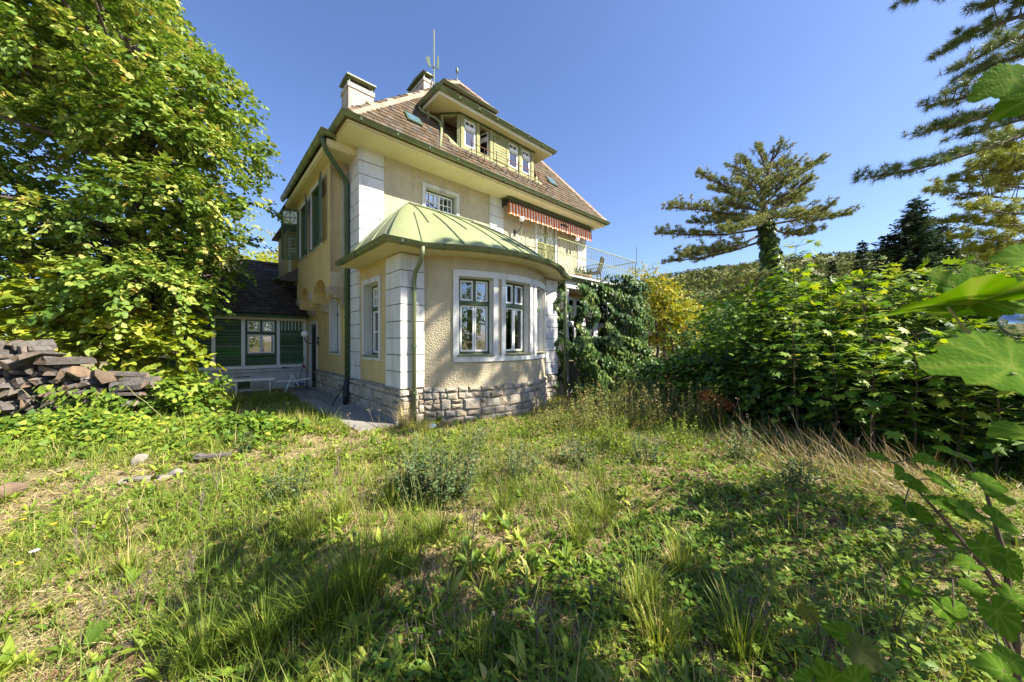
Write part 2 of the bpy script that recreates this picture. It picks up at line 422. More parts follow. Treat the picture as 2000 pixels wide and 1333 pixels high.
def window(sm, s0, s1, z0, z1, setb, ms=1.0, trans=.66, cols=2, rows_top=1, bars_low=0, f=.05, w=.032, fr='green', sash='white_paint', sill=True, curtain=None, parent=None, seg=1, name='window', cols_top=None):
    """frame mesh (returned) with sash, glass panes, sill as children; setb = how far the frame sits behind the wall face"""
    parent = parent or villa
    fw = f/ms; mb = MB(); d0, d1 = -setb-.06, -setb
    sbox(mb, sm, s0, s0+fw, z0, z1, d0, d1); sbox(mb, sm, s1-fw, s1, z0, z1, d0, d1)
    sbox(mb, sm, s0+fw, s1-fw, z1-f, z1, d0, d1, seg); sbox(mb, sm, s0+fw, s1-fw, z0, z0+f, d0, d1, seg)
    tz = z0 + (z1-z0)*trans if trans else None
    if tz: sbox(mb, sm, s0+fw, s1-fw, tz-.045, tz+.045, d0, d1+.025, seg)
    mid = (s0+s1)/2
    if tz and cols == 2: sbox(mb, sm, mid-.028/ms, mid+.028/ms, tz+.045, z1-f, d0, d1+.01)
    win = mb.build(name, M[fr], parent)
    sb = MB(); sw = w/ms; e = .004
    def leaf(a, b, c, d, nrow, ncol=1):
        A_, B_ = a+e/ms, b-e/ms
        sbox(sb, sm, A_, A_+sw, c+e, d-e, d0+.01, d1-.006); sbox(sb, sm, B_-sw, B_, c+e, d-e, d0+.01, d1-.006)
        sbox(sb, sm, A_+sw, B_-sw, c+e, c+e+w, d0+.01, d1-.006, seg); sbox(sb, sm, A_+sw, B_-sw, d-e-w, d-e, d0+.01, d1-.006, seg)
        for r in range(1, nrow):
            zz = c + (d-c)*r/nrow
            sbox(sb, sm, A_+sw, B_-sw, zz-.011, zz+.011, d0+.015, d1-.012, seg)
        for q in range(1, ncol):
            xx = a + (b-a)*q/ncol
            sbox(sb, sm, xx-.009/ms, xx+.009/ms, c+w, d-w, d0+.016, d1-.013)
        g = MB(); sbox(g, sm, A_+sw*.8, B_-sw*.8, c+w*.8, d-w*.8, d0+.022, d0+.027, 1 if seg == 1 else 2)
        g.build('pane', M['glass'], win)
    spans = []
    a, b = s0+fw, s1-fw
    lowtop = tz-.045 if tz else z1-f
    if cols == 2: spans = [(a, mid-.001), (mid+.001, b)]
    else: spans = [(a, b)]
    for (p, q) in spans: leaf(p, q, z0+f, lowtop, 1+bars_low)
    if tz:
        sp = [(a, mid-.028/ms), (mid+.028/ms, b)] if cols == 2 else spans
        for (p, q) in sp: leaf(p, q, tz+.045, z1-f, rows_top, cols_top or (2 if rows_top > 1 else 1))
    sb.build('sash', M[sash], win)
    if sill:
        s_ = MB(); sbox(s_, sm, s0-.02/ms, s1+.02/ms, z0-.035, z0-.004, d0, .055, max(1, seg)); s_.build('sill', M['green_mid'], win)
    for cu in (curtain or []):
        c_ = MB(); a, b = s0+(s1-s0)*cu[0], s0+(s1-s0)*cu[1]; n = max(4, int((b-a)*ms/.035))
        pts = [(a+(b-a)*i/n, d0-.035-.02*math.sin(i*2.1)) for i in range(n+1)]
        vv = [sm(s, z, d) for (s, d) in pts for z in (z0+.03, z1-.03)]
        c_.add(vv, [(2*i, 2*i+2, 2*i+3, 2*i+1) for i in range(n)]); c_.build('curtain', M['curtain'], win)
    return win

# ---- walls
mb = MB()
FW = (1.71, 2.70, 5.19, 5.79); FD = (6.09, 7.10, 3.62, 5.84)
wall_grid(mb, front(B0), 0.0, 9.0, 3.32, 6.26, [FW, FD], .32)
wall_grid(mb, front(B0+.01), 4.5, 9.0, .6, 3.31, [(5.0, 6.2, .7, 2.9), (6.6, 8.6, 1.1, 2.9)], .3)
mb.build('front_wall', M['plaster'], villa)
mb = MB()
SW2 = (3.84, 4.66, 1.30, 2.92); SDR = (6.25, 7.17, .02, 2.16)
wall_grid(mb, side(0.0), 2.26, 7.62, .55, 6.26, [SW2, (6.25, 7.17, .56, 2.16)], .30)
mb.build('side_wall', M['smooth_plaster'], villa)
mb = MB()
SW1 = (1.07, 1.94, 1.28, 2.88)
wall_grid(mb, side(0.0), 0.0, 2.25, .55, 3.31, [SW1], .30)
mb.build('bay_side_wall', M['smooth_plaster'], villa)
D1 = math.degrees
BW = [(R(-28.6), R(-12.3)), (R(-5.7), R(11.6)), (R(18.3), R(34.6))]
BZ0, BZ1 = 1.33, 2.90
S0, S1 = -math.asin(1.79/BR), math.asin(1.79/BR)
mb = MB()
wall_grid(mb, bow, S0, S1, .55, 3.31, [(a, b, BZ0, BZ1) for a, b in BW], .28, R(2.5))
bay = mb.build('bay_wall', M['plaster'], villa)
for p in bay.data.polygons: p.use_smooth = False
for x0, y1 in ((0.0, .3), (4.0, 2.2)):
    mb = MB(); mb.box(x0, .02, .5, x0+.5, y1, 3.31); mb.build('bay_pier', M['plaster'], villa)
# back and far walls and inner partitions so that the house is closed
mb = MB(); mb.box(8.7, 2.6, .5, 9.0, 8.6, 6.26); mb.box(0.0, 8.6, .3, 9.0, 8.9, 6.26); mb.box(0.01, 7.63, .3, .3, 8.6, 6.26)
mb.box(.31, 1.9, 3.33, 8.69, 8.5, 3.40)
mb.build('rear_wall', M['smooth_plaster'], villa)
mb = MB(); mb.box(.32, 2.62, .5, 4.6, 2.72, 3.3); mb.box(1.25, 2.95, .5, 1.32, 8.5, 6.2); mb.box(.32, 3.5, 3.42, 8.6, 3.58, 6.2)
mb.build('inner_wall', M['room'], villa)

# ---- oriel on the side wall, on carved consoles
def arch_z(s):
    for a, b, top, spring in ((3.27, 4.73, 3.22, 2.66), (5.09, 6.38, 3.19, 2.60)):
        if a <= s <= b:
            u = (s-(a+b)/2)/((b-a)/2)
            return spring + (top-spring)*math.sqrt(max(0, 1-u*u))
    return 2.90
OW1 = (3.74, 4.78, 4.14, 5.78); OW2 = (5.20, 6.22, 4.14, 5.70)
mb = MB()
wall_grid(mb, side(OA), OB0, OB1, 3.3, 6.06, [OW1, OW2], .25)
ss = sorted(set([OB0, 3.27, 4.73, 5.09, 6.38, OB1] + [3.27+1.46*i/16 for i in range(17)] + [5.09+1.29*i/16 for i in range(17)]))
for a, b in zip(ss, ss[1:]):
    m_ = (a+b)/2
    za, zb = (arch_z(a+1e-6), arch_z(b-1e-6))
    mb.add([(OA,a,za),(OA,b,zb),(OA,b,3.3),(OA,a,3.3)], [(0,1,2,3)])
    mb.add([(OA,a,za),(OA,b,zb),(0.0,b,zb-.02),(0.0,a,za-.02)], [(0,1,2,3)])
for s in (3.27, 4.73, 5.09, 6.38):
    zz = 2.66 if s < 5 else 2.60
    mb.add([(OA,s,zz),(OA,s,2.90),(0,s,2.90),(0,s,zz)], [(0,1,2,3)])
mb.build('oriel_side', M['smooth_plaster'], villa)
mb = MB()
mb.add([(OA,OB0,2.88),(0,OB0,2.45),(0,OB0,6.06),(OA,OB0,6.06)], [(0,1,2,3)])
mb.build('oriel_front', M['plaster'], villa); mb = MB()
mb.add([(OA,OB1,2.88),(0,OB1,2.45),(0,OB1,6.06),(OA,OB1,6.06)], [(0,1,2,3)])
mb.build('oriel_front', M['plaster'], villa)
prof = [(0,2.42),(-.10,2.43),(-.17,2.50),(-.20,2.60),(-.27,2.66),(-.37,2.67),(-.455,2.74),(-.50,2.84),(-.50,2.93),(-.40,2.94),(0,2.94)]
for b0, b1 in ((2.94, 3.27), (4.73, 5.09), (6.38, 6.77)):
    mb = MB(); mb.prism(prof, lambda u, v, d: (u, d, v), b0, b1); mb.build('console', M['stone'], villa)

# ---- plinth of rubble stone
def stones(parent, sm, s0, s1, z0, z1, ms=1.0, seed=1, rows=(.13,.27), wid=(.14,.42), d=.05):
    r = random.Random(seed); z = z0
    while z < z1-.06:
        h = r.uniform(*rows)
        if z1-(z+h) < .10: h = z1-z
        s = s0
        while s < s1-1e-4:
            w = r.uniform(*wid)/ms
            if s1-(s+w) < .11/ms: w = s1-s
            parts_ = [(z, z+h)]
            if h > .2 and r.random() < .35:
                q = z + h*r.uniform(.4,.6); parts_ = [(z,q),(q,z+h)]
            for (za, zb) in parts_:
                g = .011; gm = g/ms; j = lambda k: r.uniform(-k, k)
                a, b = s+gm, s+w-gm; c, e = za+g, zb-g
                q = [(a+j(.022)/ms, c+j(.022)), (b+j(.022)/ms, c+j(.022)), (b+j(.022)/ms, e+j(.022)), (a+j(.022)/ms, e+j(.022))]
                if r.random() < .5:   # knock one corner off
                    pass
                cen_ = ((a+b)/2, (c+e)/2); dd = d*r.uniform(.7, 1.5)
                ring0 = [sm(u, v, -.02) for u, v in q]
                ring1 = [sm(u, v, dd*.55) for u, v in q]
                inn = [(u+(cen_[0]-u)*.22+j(.008)/ms, v+(cen_[1]-v)*.22+j(.008)) for u, v in q]
                ring2 = [sm(u, v, dd+j(.012)) for u, v in inn]
                c0 = sm(cen_[0], cen_[1], dd+r.uniform(0,.018))
                me = MB(); me.add(ring0+ring1+ring2+[c0], [(k,(k+1)%4,4+(k+1)%4,4+k) for k in range(4)] + [(4+k,4+(k+1)%4,8+(k+1)%4,8+k) for k in range(4)] + [(8+k,8+(k+1)%4,12) for k in range(4)])
                me.build('stone', M['stone'], parent)
            s += w
        z += h
mb = MB()
sbox(mb, side(0.0), .02, 6.24, -.3, .66, -.2, .02); sbox(mb, side(0.0), 7.18, 7.62, -.3, .66, -.2, .02)
sbox(mb, front(0.0), -.02, .47, -.3, .66, -.2, .02)
sbox(mb, bow, S0, S1, -.3, .66, -.2, .03, 24)
sbox(mb, front(0.0), 4.03, 4.52, -.3, .66, -.2, .02)
plinth = mb.build('plinth', M['mortar'], villa)
stones(plinth, side(0.0), .0, 6.22, -.1, .66, 1, 3, wid=(.18,.5))
stones(plinth, side(0.0), 7.2, 7.6, -.1, .66, 1, 4)
stones(plinth, front(0.0), -.03, .46, -.1, .66, 1, 6, rows=(.2,.3), wid=(.25,.5))
stones(plinth, bow, S0+.004, S1, -.1, .68, BR, 11, rows=(.13,.27), wid=(.13,.36))
stones(plinth, front(0.0), 4.04, 4.52, -.1, .66, 1, 9)
mb = MB()
sbox(mb, side(0.0), .0, 6.24, .662, .70, -.02, .05)
mb.build('plinth_cap', M['concrete'], villa)

# ---- white quoin blocks
def quoin(x0, y0, x1, y1, z0, z1, n):
    mb = MB(); mb.box(x0+.02, y0+.02, z0, x1-.02, y1-.02, z1); q = mb.build('quoin_pier', M['joint'], villa)
    h = (z1-z0)/n
    for i in range(n):
        b = MB(); e = .008; za, zb = z0+i*h+.009, z0+(i+1)*h-.009
        b.add([(x0+e,y0,za),(x1,y0,za),(x1,y1,za),(x0,y1,za),(x0,y0+e,za),
               (x0+e,y0,zb),(x1,y0,zb),(x1,y1,zb),(x0,y1,zb),(x0,y0+e,zb)],
              [(0,1,2,3,4),(9,8,7,6,5),(0,5,6,1),(1,6,7,2),(2,7,8,3),(3,8,9,4),(4,9,5,0)])
        b.build('quoin_block', M['white'], q)
quoin(-.035, -.035, .46, .66, .69, 3.27, 8)
quoin(4.04, -.035, 4.535, .45, .69, 3.27, 8)
quoin(-.035, 2.215, .56, 2.93, .69, 6.22, 17)
quoin(3.92, 2.215, 4.49, 2.40, 3.34, 6.22, 9)
quoin(8.46, 2.215, 9.035, 2.93, 3.34, 6.22, 9)

# ---- windows
surround(front(B0), *FW, .10, parent=villa)
window(front(B0), FW[0], FW[1], FW[2], FW[3], .13, trans=None, cols=2, bars_low=1, name='window')
# extra glazing bars of the small upper window
mb = MB()
for k in (1, 2, 4, 5):
    x = FW[0]+.05 + (FW[1]-FW[0]-.1)*k/6
    mb.box(x-.01, B0+.135, FW[2]+.06, x+.01, B0+.16, FW[3]-.06)
mb.build('glazing_bar', M['white_paint'], villa)
surround(side(0.0), *SW1, .11, parent=villa, depth=.26)
window(side(0.0), *SW1, .17, trans=.66, cols=2, rows_top=2, bars_low=1, curtain=[(.05,.35),(.62,.95)])
surround(side(0.0), *SW2, .10, parent=villa, depth=.26)
window(side(0.0), *SW2, .17, trans=.66, cols=2, rows_top=2, bars_low=1, curtain=[(.05,.4),(.6,.95)])
# bow: one white band round all three windows with slim piers
mb = MB(); e = .006
L, RR = R(-30.9), R(36.9)
sbox(mb, bow, L, RR, BZ1, 3.03, -.02, .03, 26); sbox(mb, bow, L, RR, 1.18, BZ0-.036, -.02, .03, 26)
for a, b in ((L, BW[0][0]), (BW[0][1], R(-9.9)), (R(-8.1), BW[1][0]), (BW[1][1], R(14.2)), (R(15.7), BW[2][0]), (BW[2][1], RR)):
    sbox(mb, bow, a, b, BZ0-.036, BZ1, -.02, .03, 2)
for a, b in BW:
    sbox(mb, bow, a, a+e, BZ0, BZ1, -.2, -.021); sbox(mb, bow, b-e, b, BZ0, BZ1, -.2, -.021)
    sbox(mb, bow, a+e, b-e, BZ1-.014, BZ1, -.2, -.021, 4)
mb.build('window_surround', M['white'], villa)
for k, (a, b) in enumerate(BW):
    window(bow, a, b, BZ0, BZ1, .15, ms=BR, trans=.67, cols=2, seg=3, curtain=[(.0,.04)] if k == 0 else [(.0,.12),(.72,1.0)])
# oriel windows with shutters
for (w, tr) in ((OW1, .62), (OW2, .62)):
    surround(side(OA), *w, .07, parent=villa, depth=.2, rev='green')
    window(side(OA), *w, .16, trans=tr, cols=2, rows_top=2, curtain=[(.05,.3)])
def shutter(o, ax, up, w, h, nrm, mat='green'):
    """louvred shutter with a cross-in-oval cut out at the top; o lower corner, ax width dir, nrm outward"""
    o, ax, up, nrm = Vector(o), Vector(ax), Vector((0,0,1)), Vector(nrm)
    P = lambda u, v, d: o + ax*u + up*v + nrm*d
    t = .035; f = .055; mb = MB()
    def bar(u0, u1, v0, v1, d0=0, d1=t): mb.obox(P(u0,v0,d0), ax*(u1-u0), nrm*(d1-d0), up*(v1-v0))
    bar(0, f, 0, h); bar(w-f, w, 0, h); bar(f, w-f, 0, f); bar(f, w-f, h-f, h); vm = h*.70; bar(f, w-f, vm-f*.6, vm+f*.6)
    s = mb.build('shutter', M[mat], villa)
    lv = MB(); n = int((vm-f*1.6)/.045)
    for i in range(n):
        v = f + (vm-f*1.6)*i/n
        lv.obox(P(f, v, .004), ax*(w-2*f), nrm*.024+up*-.02, up*.012+nrm*.002)
    lv.build('louvre_slats', M[mat], s, 'stuff')
    bk = MB(); bk.obox(P(f, vm+f*.6, .010), ax*(w-2*f), nrm*.006, up*(h-f-vm-f*.6)); bk.build('cutout_panel', M['white_paint'], s)
    cr = MB(); cx, cz = w/2, (vm+f*.6+h-f)/2; rx, rz = (w-2*f)*.36, (h-f-vm-f*.6)*.40
    pts = [P(cx+rx*math.cos(2*PI*k/20), cz+rz*math.sin(2*PI*k/20), .024) for k in range(21)]
    cr.tube(pts, .010, 5); cr.obox(P(cx-.010, vm+f*.6, .016), ax*.02, nrm*.010, up*(h-f-vm-f*.6)); cr.obox(P(f, cz-.010, .017), ax*(w-2*f), nrm*.010, up*.02)
    cr.build('oval_cross', M[mat], s)
    return s
hs = OW1[3]-OW1[2]
shutter((OA-.045, OW1[0]-.03, OW1[2]), (-.16,-.987,0), None, .50, hs, (-.987,.16,0))
shutter((OA-.045, OW2[0]-.03, OW2[2]), (-.22,-.975,0), None, .44, OW2[3]-OW2[2], (-.975,.22,0))
shutter((OA-.03, OW2[1]+.04, OW2[2]), (-.86,.51,0), None, .50, OW2[3]-OW2[2], (-.51,-.86,0))

# ---- side door
surround(side(0.0), SDR[0], SDR[1], .04, SDR[3], .09, parent=villa, depth=.07)
mb = MB(); mb.box(.05, SDR[0]+.005, .0, .11, SDR[1]-.005, SDR[3]-.005)
door = mb.build('door', M['green'], villa)
mb = MB(); mb.box(.038, SDR[0]+.10, .25, .049, SDR[1]-.10, 2.05); mb.build('pane', M['dark'], door)
mb = MB(); mb.tube([(.05,SDR[0]+.05,1.02),(-.01,SDR[0]+.05,1.02),(-.01,SDR[0]+.17,1.02)], .011, 6); mb.build('handle', M['iron'], door)
mb = MB(); mb.box(-.14, SDR[0]-.1, -.05, .3, SDR[1]+.1, .035); mb.build('door_step', M['concrete'], villa)

# ---- upstairs door with two louvred leaves
surround(front(B0), *FD, .09, parent=villa)
dw = (FD[1]-FD[0])/2
for k in (0, 1): shutter((FD[0]+k*dw, B0+.05, FD[2]), (1,0,0), None, dw-.006, FD[3]-FD[2], (0,-1,0), 'green_wood')

# ---- main roof
RZ, RS_ = 6.35, 1.4225
EL, ERT, EB, AP = -.56, 9.32, 1.42, Vector((4.5, 5.0, 11.45))
def mainz(b): return RZ + RS_*(b-EB)
AP2 = Vector((4.5, 6.6, 11.45)); EBK = 9.6
mb = MB()
c = [Vector((EL,EB,RZ)), Vector((ERT,EB,RZ)), Vector((ERT,EBK,RZ)), Vector((EL,EBK,RZ))]
mb.add(c + [AP, AP2] + [p - Vector((0,0,.08)) for p in c], [(0,1,4),(1,2,5,4),(2,3,5),(3,0,4,5),(9,8,7,6),(0,6,7,1),(1,7,8,2),(2,8,9,3),(3,9,6,0)])
roof = mb.build('roof', M['tile'], villa)
tile_v = []
def tile_mesh(name, w, l, t, mat):
    n = 5; pts = [(-w/2, l), (-w/2, .025)] + [(-w/2*math.cos(PI*k/n), .025*(1-math.sin(PI*k/n))) for k in range(1, n)] + [(w/2, .025), (w/2, l)]
    b = MB(); b.prism(pts, lambda u, v, d: (u, v, d), 0, t)
    return b
def tile_field(name, parent, P0, P1, Q, mat, course, w, inside, view, nmax, seed=0, joined_name='roof_tiles'):
    """courses run from eave line P0-P1 up towards Q; nearest nmax tiles are objects of their own, the rest joined"""
    r = random.Random(seed)
    P0, P1, Q = Vector(P0), Vector(P1), Vector(Q)
    ex = (P1-P0).normalized(); n = ex.cross(Q-P0).normalized()
    if n.z < 0: n = -n
    up = n.cross(ex); up = up if up.z > 0 else -up
    L = (P1-P0).length; H = (Q-P0).dot(up); tl = []
    rows = int(H/course)+1
    for i in range(rows):
        v = i*course
        off = (i % 2)*w/2
        for k in range(-1, int(L/w)+2):
            u = k*w + off + r.uniform(-.006,.006)
            if inside(P0 + ex*u + up*(v+.04)):
                tl.append((u, v))
    base = tile_mesh('t', w*.95, course*1.22, .038, mat)
    me = base.mesh('roof_tile', mat)
    mats = []
    for (u, v) in tl:
        tz = n*.004 + up*0
        tilt = r.uniform(-.02,.02)
        ax = ex; ay = (up*math.cos(.09) + n*-math.sin(.09)); az = ax.cross(ay); az = az if az.dot(n) > 0 else -az
        ax2 = (ax*math.cos(tilt) + ay*math.sin(tilt)); ay2 = (ay*math.cos(tilt) - ax*math.sin(tilt))
        m = Matrix((ax2, ay2, az)).transposed().to_4x4(); m.translation = P0 + ex*u + up*(v+r.uniform(-.006,.006)) + n*(.034 + r.uniform(0,.008))
        mats.append(m)
    view = Vector(view); mats.sort(key=lambda m: (m.translation-view).length)
    for m in mats[:nmax]:
        o = link('roof_tile', me, parent); o.matrix_local = m
    rest = mats[nmax:]
    if rest:
        V0 = np.array(base.v); F0 = base.f; Vs = []; fs = []
        k = len(V0)
        for i, m in enumerate(rest):
            A_ = np.array(m); Vs.append(V0 @ A_[:3,:3].T + A_[:3,3])
            fs += [tuple(x+i*k for x in f) for f in F0]
        me2 = bpy.data.meshes.new(joined_name); me2.from_pydata([tuple(p) for p in np.concatenate(Vs)], [], fs)
        me2.materials.append(mat); link(joined_name, me2, parent, None, 'stuff')
camL = HM.inverted() @ Vector((0,0,EYE))
def in_front(p):
    t = (p.y-EB)/(AP.y-EB)
    if t < -.01 or t > .985: return False
    a0 = EL + (AP.x-EL)*t; a1 = ERT + (AP.x-ERT)*t
    if not (a0+.05 < p.x < a1-.05): return False
    if 2.2 < p.x < 5.95 and p.y > 1.80 and p.z < 8.1: return False       # dormer
    if 1.7 < p.x < 5.95 and 2.3 < p.y and p.z < 10.3 and (p.x-1.6) > (p.y-2.5)*1.1: return False
    return True
tile_field('roof_tile', roof, (EL,EB,RZ), (ERT,EB,RZ), AP, M['tile'], .175, .165, in_front, camL, 300, 5)
def in_left(p):
    t = (p.x-EL)/(AP.x-EL)
    return -.01 < t < .98 and EB + (AP.y-EB)*t + .06 < p.y < EBK - (EBK-AP2.y)*t
tile_field('roof_tile', roof, (EL,EBK,RZ), (EL,EB,RZ), AP, M['tile'], .23, .20, in_left, camL, 0, 6)
# hips: ridge tiles bedded in mortar
def hip(p0, p1, n):
    p0, p1 = Vector(p0), Vector(p1); d = (p1-p0)/n; sd = d.cross(Vector((0,0,1))).normalized(); up = sd.cross(d).normalized()
    mo = MB(); mo.prism([(-.17,-.06),(-.12,.035),(.12,.035),(.17,-.06)], lambda u, v, k: p0 + (p1-p0)*k + sd*u + up*v, 0, 1); mo.build('hip_mortar', M['ridge'], roof)
    for i in range(n):
        t = MB(); a = p0 + d*i - d*.06; b = p0 + d*(i+1)
        r0, r1 = .125, .10
        ring = lambda c, rr: [c + sd*(rr*math.cos(q)) + up*(rr*.75*math.sin(q)) for q in [PI*k/6 for k in range(7)]]
        A_, B_ = ring(a, r0), ring(b, r1); A2, B2 = ring(a, r0-.02), ring(b, r1-.02)
        t.add(A_+B_+A2+B2, [(k,k+1,8+k,7+k) for k in range(6)] + [(14+k,21+k,22+k,15+k) for k in range(6)] + [(k+1,k,14+k,15+k) for k in range(6)])
        t.build('ridge_tile', M['tile'] if rnd.random() < .4 else M['ridge'], roof)
hip(c[0]+Vector((.05,.05,.06)), AP+Vector((0,0,.04)), 18)
hip(c[1]+Vector((-.05,.05,.06)), AP+Vector((0,0,.04)), 18)
hip(AP+Vector((0,0,.04)), AP2+Vector((0,0,.04)), 4)
# raised cap of the roof with its own little gutter
capz = 10.42; tt = (capz-RZ)/(AP.z-RZ)
ca0, ca1, cb = EL+(AP.x-EL)*tt, ERT+(AP.x-ERT)*tt, EB+(AP.y-EB)*tt
mb = MB()
q = [Vector((ca0-.12,cb-.30,capz)), Vector((ca1+.12,cb-.30,capz)), Vector((ca1+.12,7.6,capz)), Vector((ca0-.12,7.6,capz))]
ap3, ap4 = AP+Vector((0,-.06,.06)), AP2+Vector((0,.2,.06))
mb.add(q+[ap3,ap4]+[p-Vector((0,0,.05)) for p in q], [(0,1,4),(1,2,5,4),(2,3,5),(3,0,4,5),(9,8,7,6),(0,6,7,1),(1,7,8,2),(2,8,9,3),(3,9,6,0)])
capr = mb.build('roof_cap', M['tile'], villa)
def in_cap(p):
    t = (p.z-capz)/(ap3.z-capz); return -.02 < t < .93 and ca0-.12+(ap3.x-ca0+.12)*t+.03 < p.x < ca1+.12+(ap3.x-ca1-.12)*t-.03
tile_field('roof_tile', capr, q[0], q[1], ap3, M['tile'], .2, .17, in_cap, camL, 60, 8)
roof_save = roof; roof = capr
hip(q[0]+Vector((.03,.03,.03)), ap3+Vector((0,0,.03)), 6); hip(q[1]+Vector((-.03,.03,.03)), ap3+Vector((0,0,.03)), 6)
roof = roof_save
GUT = [(.0,.0),(.02,-.06),(.07,-.095),(.12,-.06),(.135,.01),(.15,.022),(.135,.03),(.115,.012),(.10,-.05),(.07,-.075),(.035,-.05),(.015,.0)]
def gutter(path, sc=1.0, name='gutter', mat='green_mid', joints=0):
    mb = MB(); sweep(mb, path, [(o*sc, u*sc) for o, u in GUT]); g = mb.build(name, M[mat], villa, smooth=True)
    if joints:
        P = [Vector(p) for p in path]; tot = sum((P[i+1]-P[i]).length for i in range(len(P)-1)); 
        for k in range(joints):
            s = tot*(k+.5)/joints
            for i in range(len(P)-1):
                l = (P[i+1]-P[i]).length
                if s <= l: break
                s -= l
            d = (P[i+1]-P[i]).normalized(); c0 = P[i] + d*s
            b = MB(); sweep(b, [c0-d*.018, c0+d*.018], [(o*sc*1.06-.004, u*sc*1.06-.003) for o, u in GUT[:6]] + [(-.004, .012)]); b.build('gutter_bracket', M['green'], g)
    return g
gutter([(ca0-.12,7.5,capz+.01),(ca0-.12,cb-.30,capz+.01),(ca1+.12,cb-.30,capz+.01),(ca1+.12,7.5,capz+.01)], .8)
fin = MB(); fin.lathe([(.001,.0),(.05,.0),(.03,.06),(.016,.10),(.014,.36),(.04,.38),(.055,.44),(.05,.52),(.02,.58),(.001,.60)], ap3+Vector((0,0,.02)), 10); fin.build('finial', M['green_mid'], villa, smooth=True)

# ---- eaves: soffit and gutters
mb = MB(); mb.box(-.50, 1.48, 6.205, 9.26, 2.255, 6.235); mb.box(-.50, 2.256, 6.203, .0, 2.94, 6.233); mb.box(9.04, 2.256, 6.204, 9.26, 9.0, 6.234)
mb.build('eave_soffit', M['soffit'], villa)
mb = MB(); mb.box(-.66, 2.38, 6.035, .0, 7.35, 6.065); mb.box(-.69, 2.35, 6.066, -.51, 7.35, 6.20); mb.box(-.66, 2.355, 6.0655, -.0, 2.38, 6.20)
mb.build('oriel_soffit', M['soffit'], villa)
mb = MB(); mb.box(-.53, 1.44, 6.24, 9.29, 1.48, 6.36); mb.box(-.53, 1.481, 6.24, -.50, 2.4, 6.36)
mb.build('eave_fascia', M['soffit'], villa)
gutter([(-.54,2.40,6.36),(-.54,1.44,6.36),(9.30,1.44,6.36),(9.30,8.5,6.36)], .9, joints=22)
gutter([(-.70,7.35,6.30),(-.70,2.34,6.30),(-.54,2.34,6.30)], 1.0, joints=9)
# oriel lean-to strip of roof behind its gutter
mb = MB(); mb.add([(-.70,2.34,6.31),(-.70,7.35,6.31),(-.3,7.35,6.62),(-.3,2.34,6.62)], [(0,1,2,3)]); mb.build('oriel_roof', M['tile'], villa)
# ---- downpipes
def pipe(name, path, r=.05, mat='green_mid', collars=()):
    mb = MB(); mb.tube(path, r, 10); p = mb.build(name, M[mat], villa, smooth=True)
    for (x, y, z) in collars:
        b = MB(); b.tube([(x,y,z-.02),(x,y,z+.02)], r*1.25, 10); b.build('pipe_clamp', M['green'], p)
    return p
pipe('downpipe', [(-.76,2.42,6.24),(-.74,2.43,6.10),(-.66,2.50,5.97),(-.30,2.78,5.74),(-.14,2.86,5.60),(-.10,2.88,5.45),(-.10,2.88,.55)], .055, 'green', [(-.10,2.88,z) for z in (5.0,3.6,2.2,.9)])
pipe('drain_boot', [(-.10,2.88,.62),(-.12,2.86,.55),(-.14,2.84,.45),(-.14,2.84,-.1)], .068, 'iron', [(-.14,2.84,.28)])

# ---- bay roof
def eave_path(off):
    """bay eave outline seen in plan, offset from the walls"""
    pts = [(-off, 2.24), (-off, -off), (.20, -off-.02)]
    rr = BR + off - .02
    a0 = math.atan2(.52-BCA, math.sqrt(max(.01, rr*rr-(.52-BCA)**2)))
    a1 = math.asin((4.10-BCA)/rr)
    for i in range(25):
        t = a0 + (a1-a0)*i/24
        y = BCB - rr*math.cos(t)
        pts.append((BCA + rr*math.sin(t), min(y, 2.0)))
    pts += [(4.52, pts[-1][1]+.22), (4.80, pts[-1][1]+.30), (4.84, 2.24)]
    return pts
EP = eave_path(.44)
ez = 3.36
T0, T1 = Vector((1.22, 2.235, 5.19)), Vector((3.30, 2.235, 5.19))
def topfor(i):
    n = len(EP)
    if i <= 1: return T0.copy()
    if i >= n-2: return T1.copy()
    t = (EP[i][0]-.0)/(4.5)
    t = min(1, max(0, t)); t = t*t*(3-2*t)
    return T0.lerp(T1, t)
K = 9; rowsV = []
# refine the side edges
def refine(P):
    out = []
    for i in range(len(P)-1):
        a, b = Vector(P[i]), Vector(P[i+1]); tA, tB = topfor(i), topfor(i+1)
        n = 5 if (a-b).length > .8 else 1
        for k in range(n):
            u = k/n; out.append((a.lerp(b, u), tA.lerp(tB, u)))
    out.append((Vector(P[-1]), topfor(len(P)-1)))
    return out
RF = refine(EP)
mb = MB(); vs_ = []
for (e_, t_) in RF:
    for k in range(K+1):
        u = k/K
        z = ez + (t_.z-ez)*(u + .30*u*(1-u))
        vs_.append((e_.x+(t_.x-e_.x)*u, e_.y+(t_.y-e_.y)*u, z))
nR = len(RF)
mb.add(vs_, [(i*(K+1)+k, (i+1)*(K+1)+k, (i+1)*(K+1)+k+1, i*(K+1)+k+1) for i in range(nR-1) for k in range(K)])
bayroof = mb.build('bay_roof', M['green_light'], villa, smooth=True)
def rfp(i, u, lift=.012):
    e_, t_ = RF[i]; z = ez + (t_.z-ez)*(u + .30*u*(1-u))
    return Vector((e_.x+(t_.x-e_.x)*u, e_.y+(t_.y-e_.y)*u, z+lift))
hipi = [i for i, (e_, t_) in enumerate(RF) if (e_-Vector(EP[1])).length < 1e-6][0]
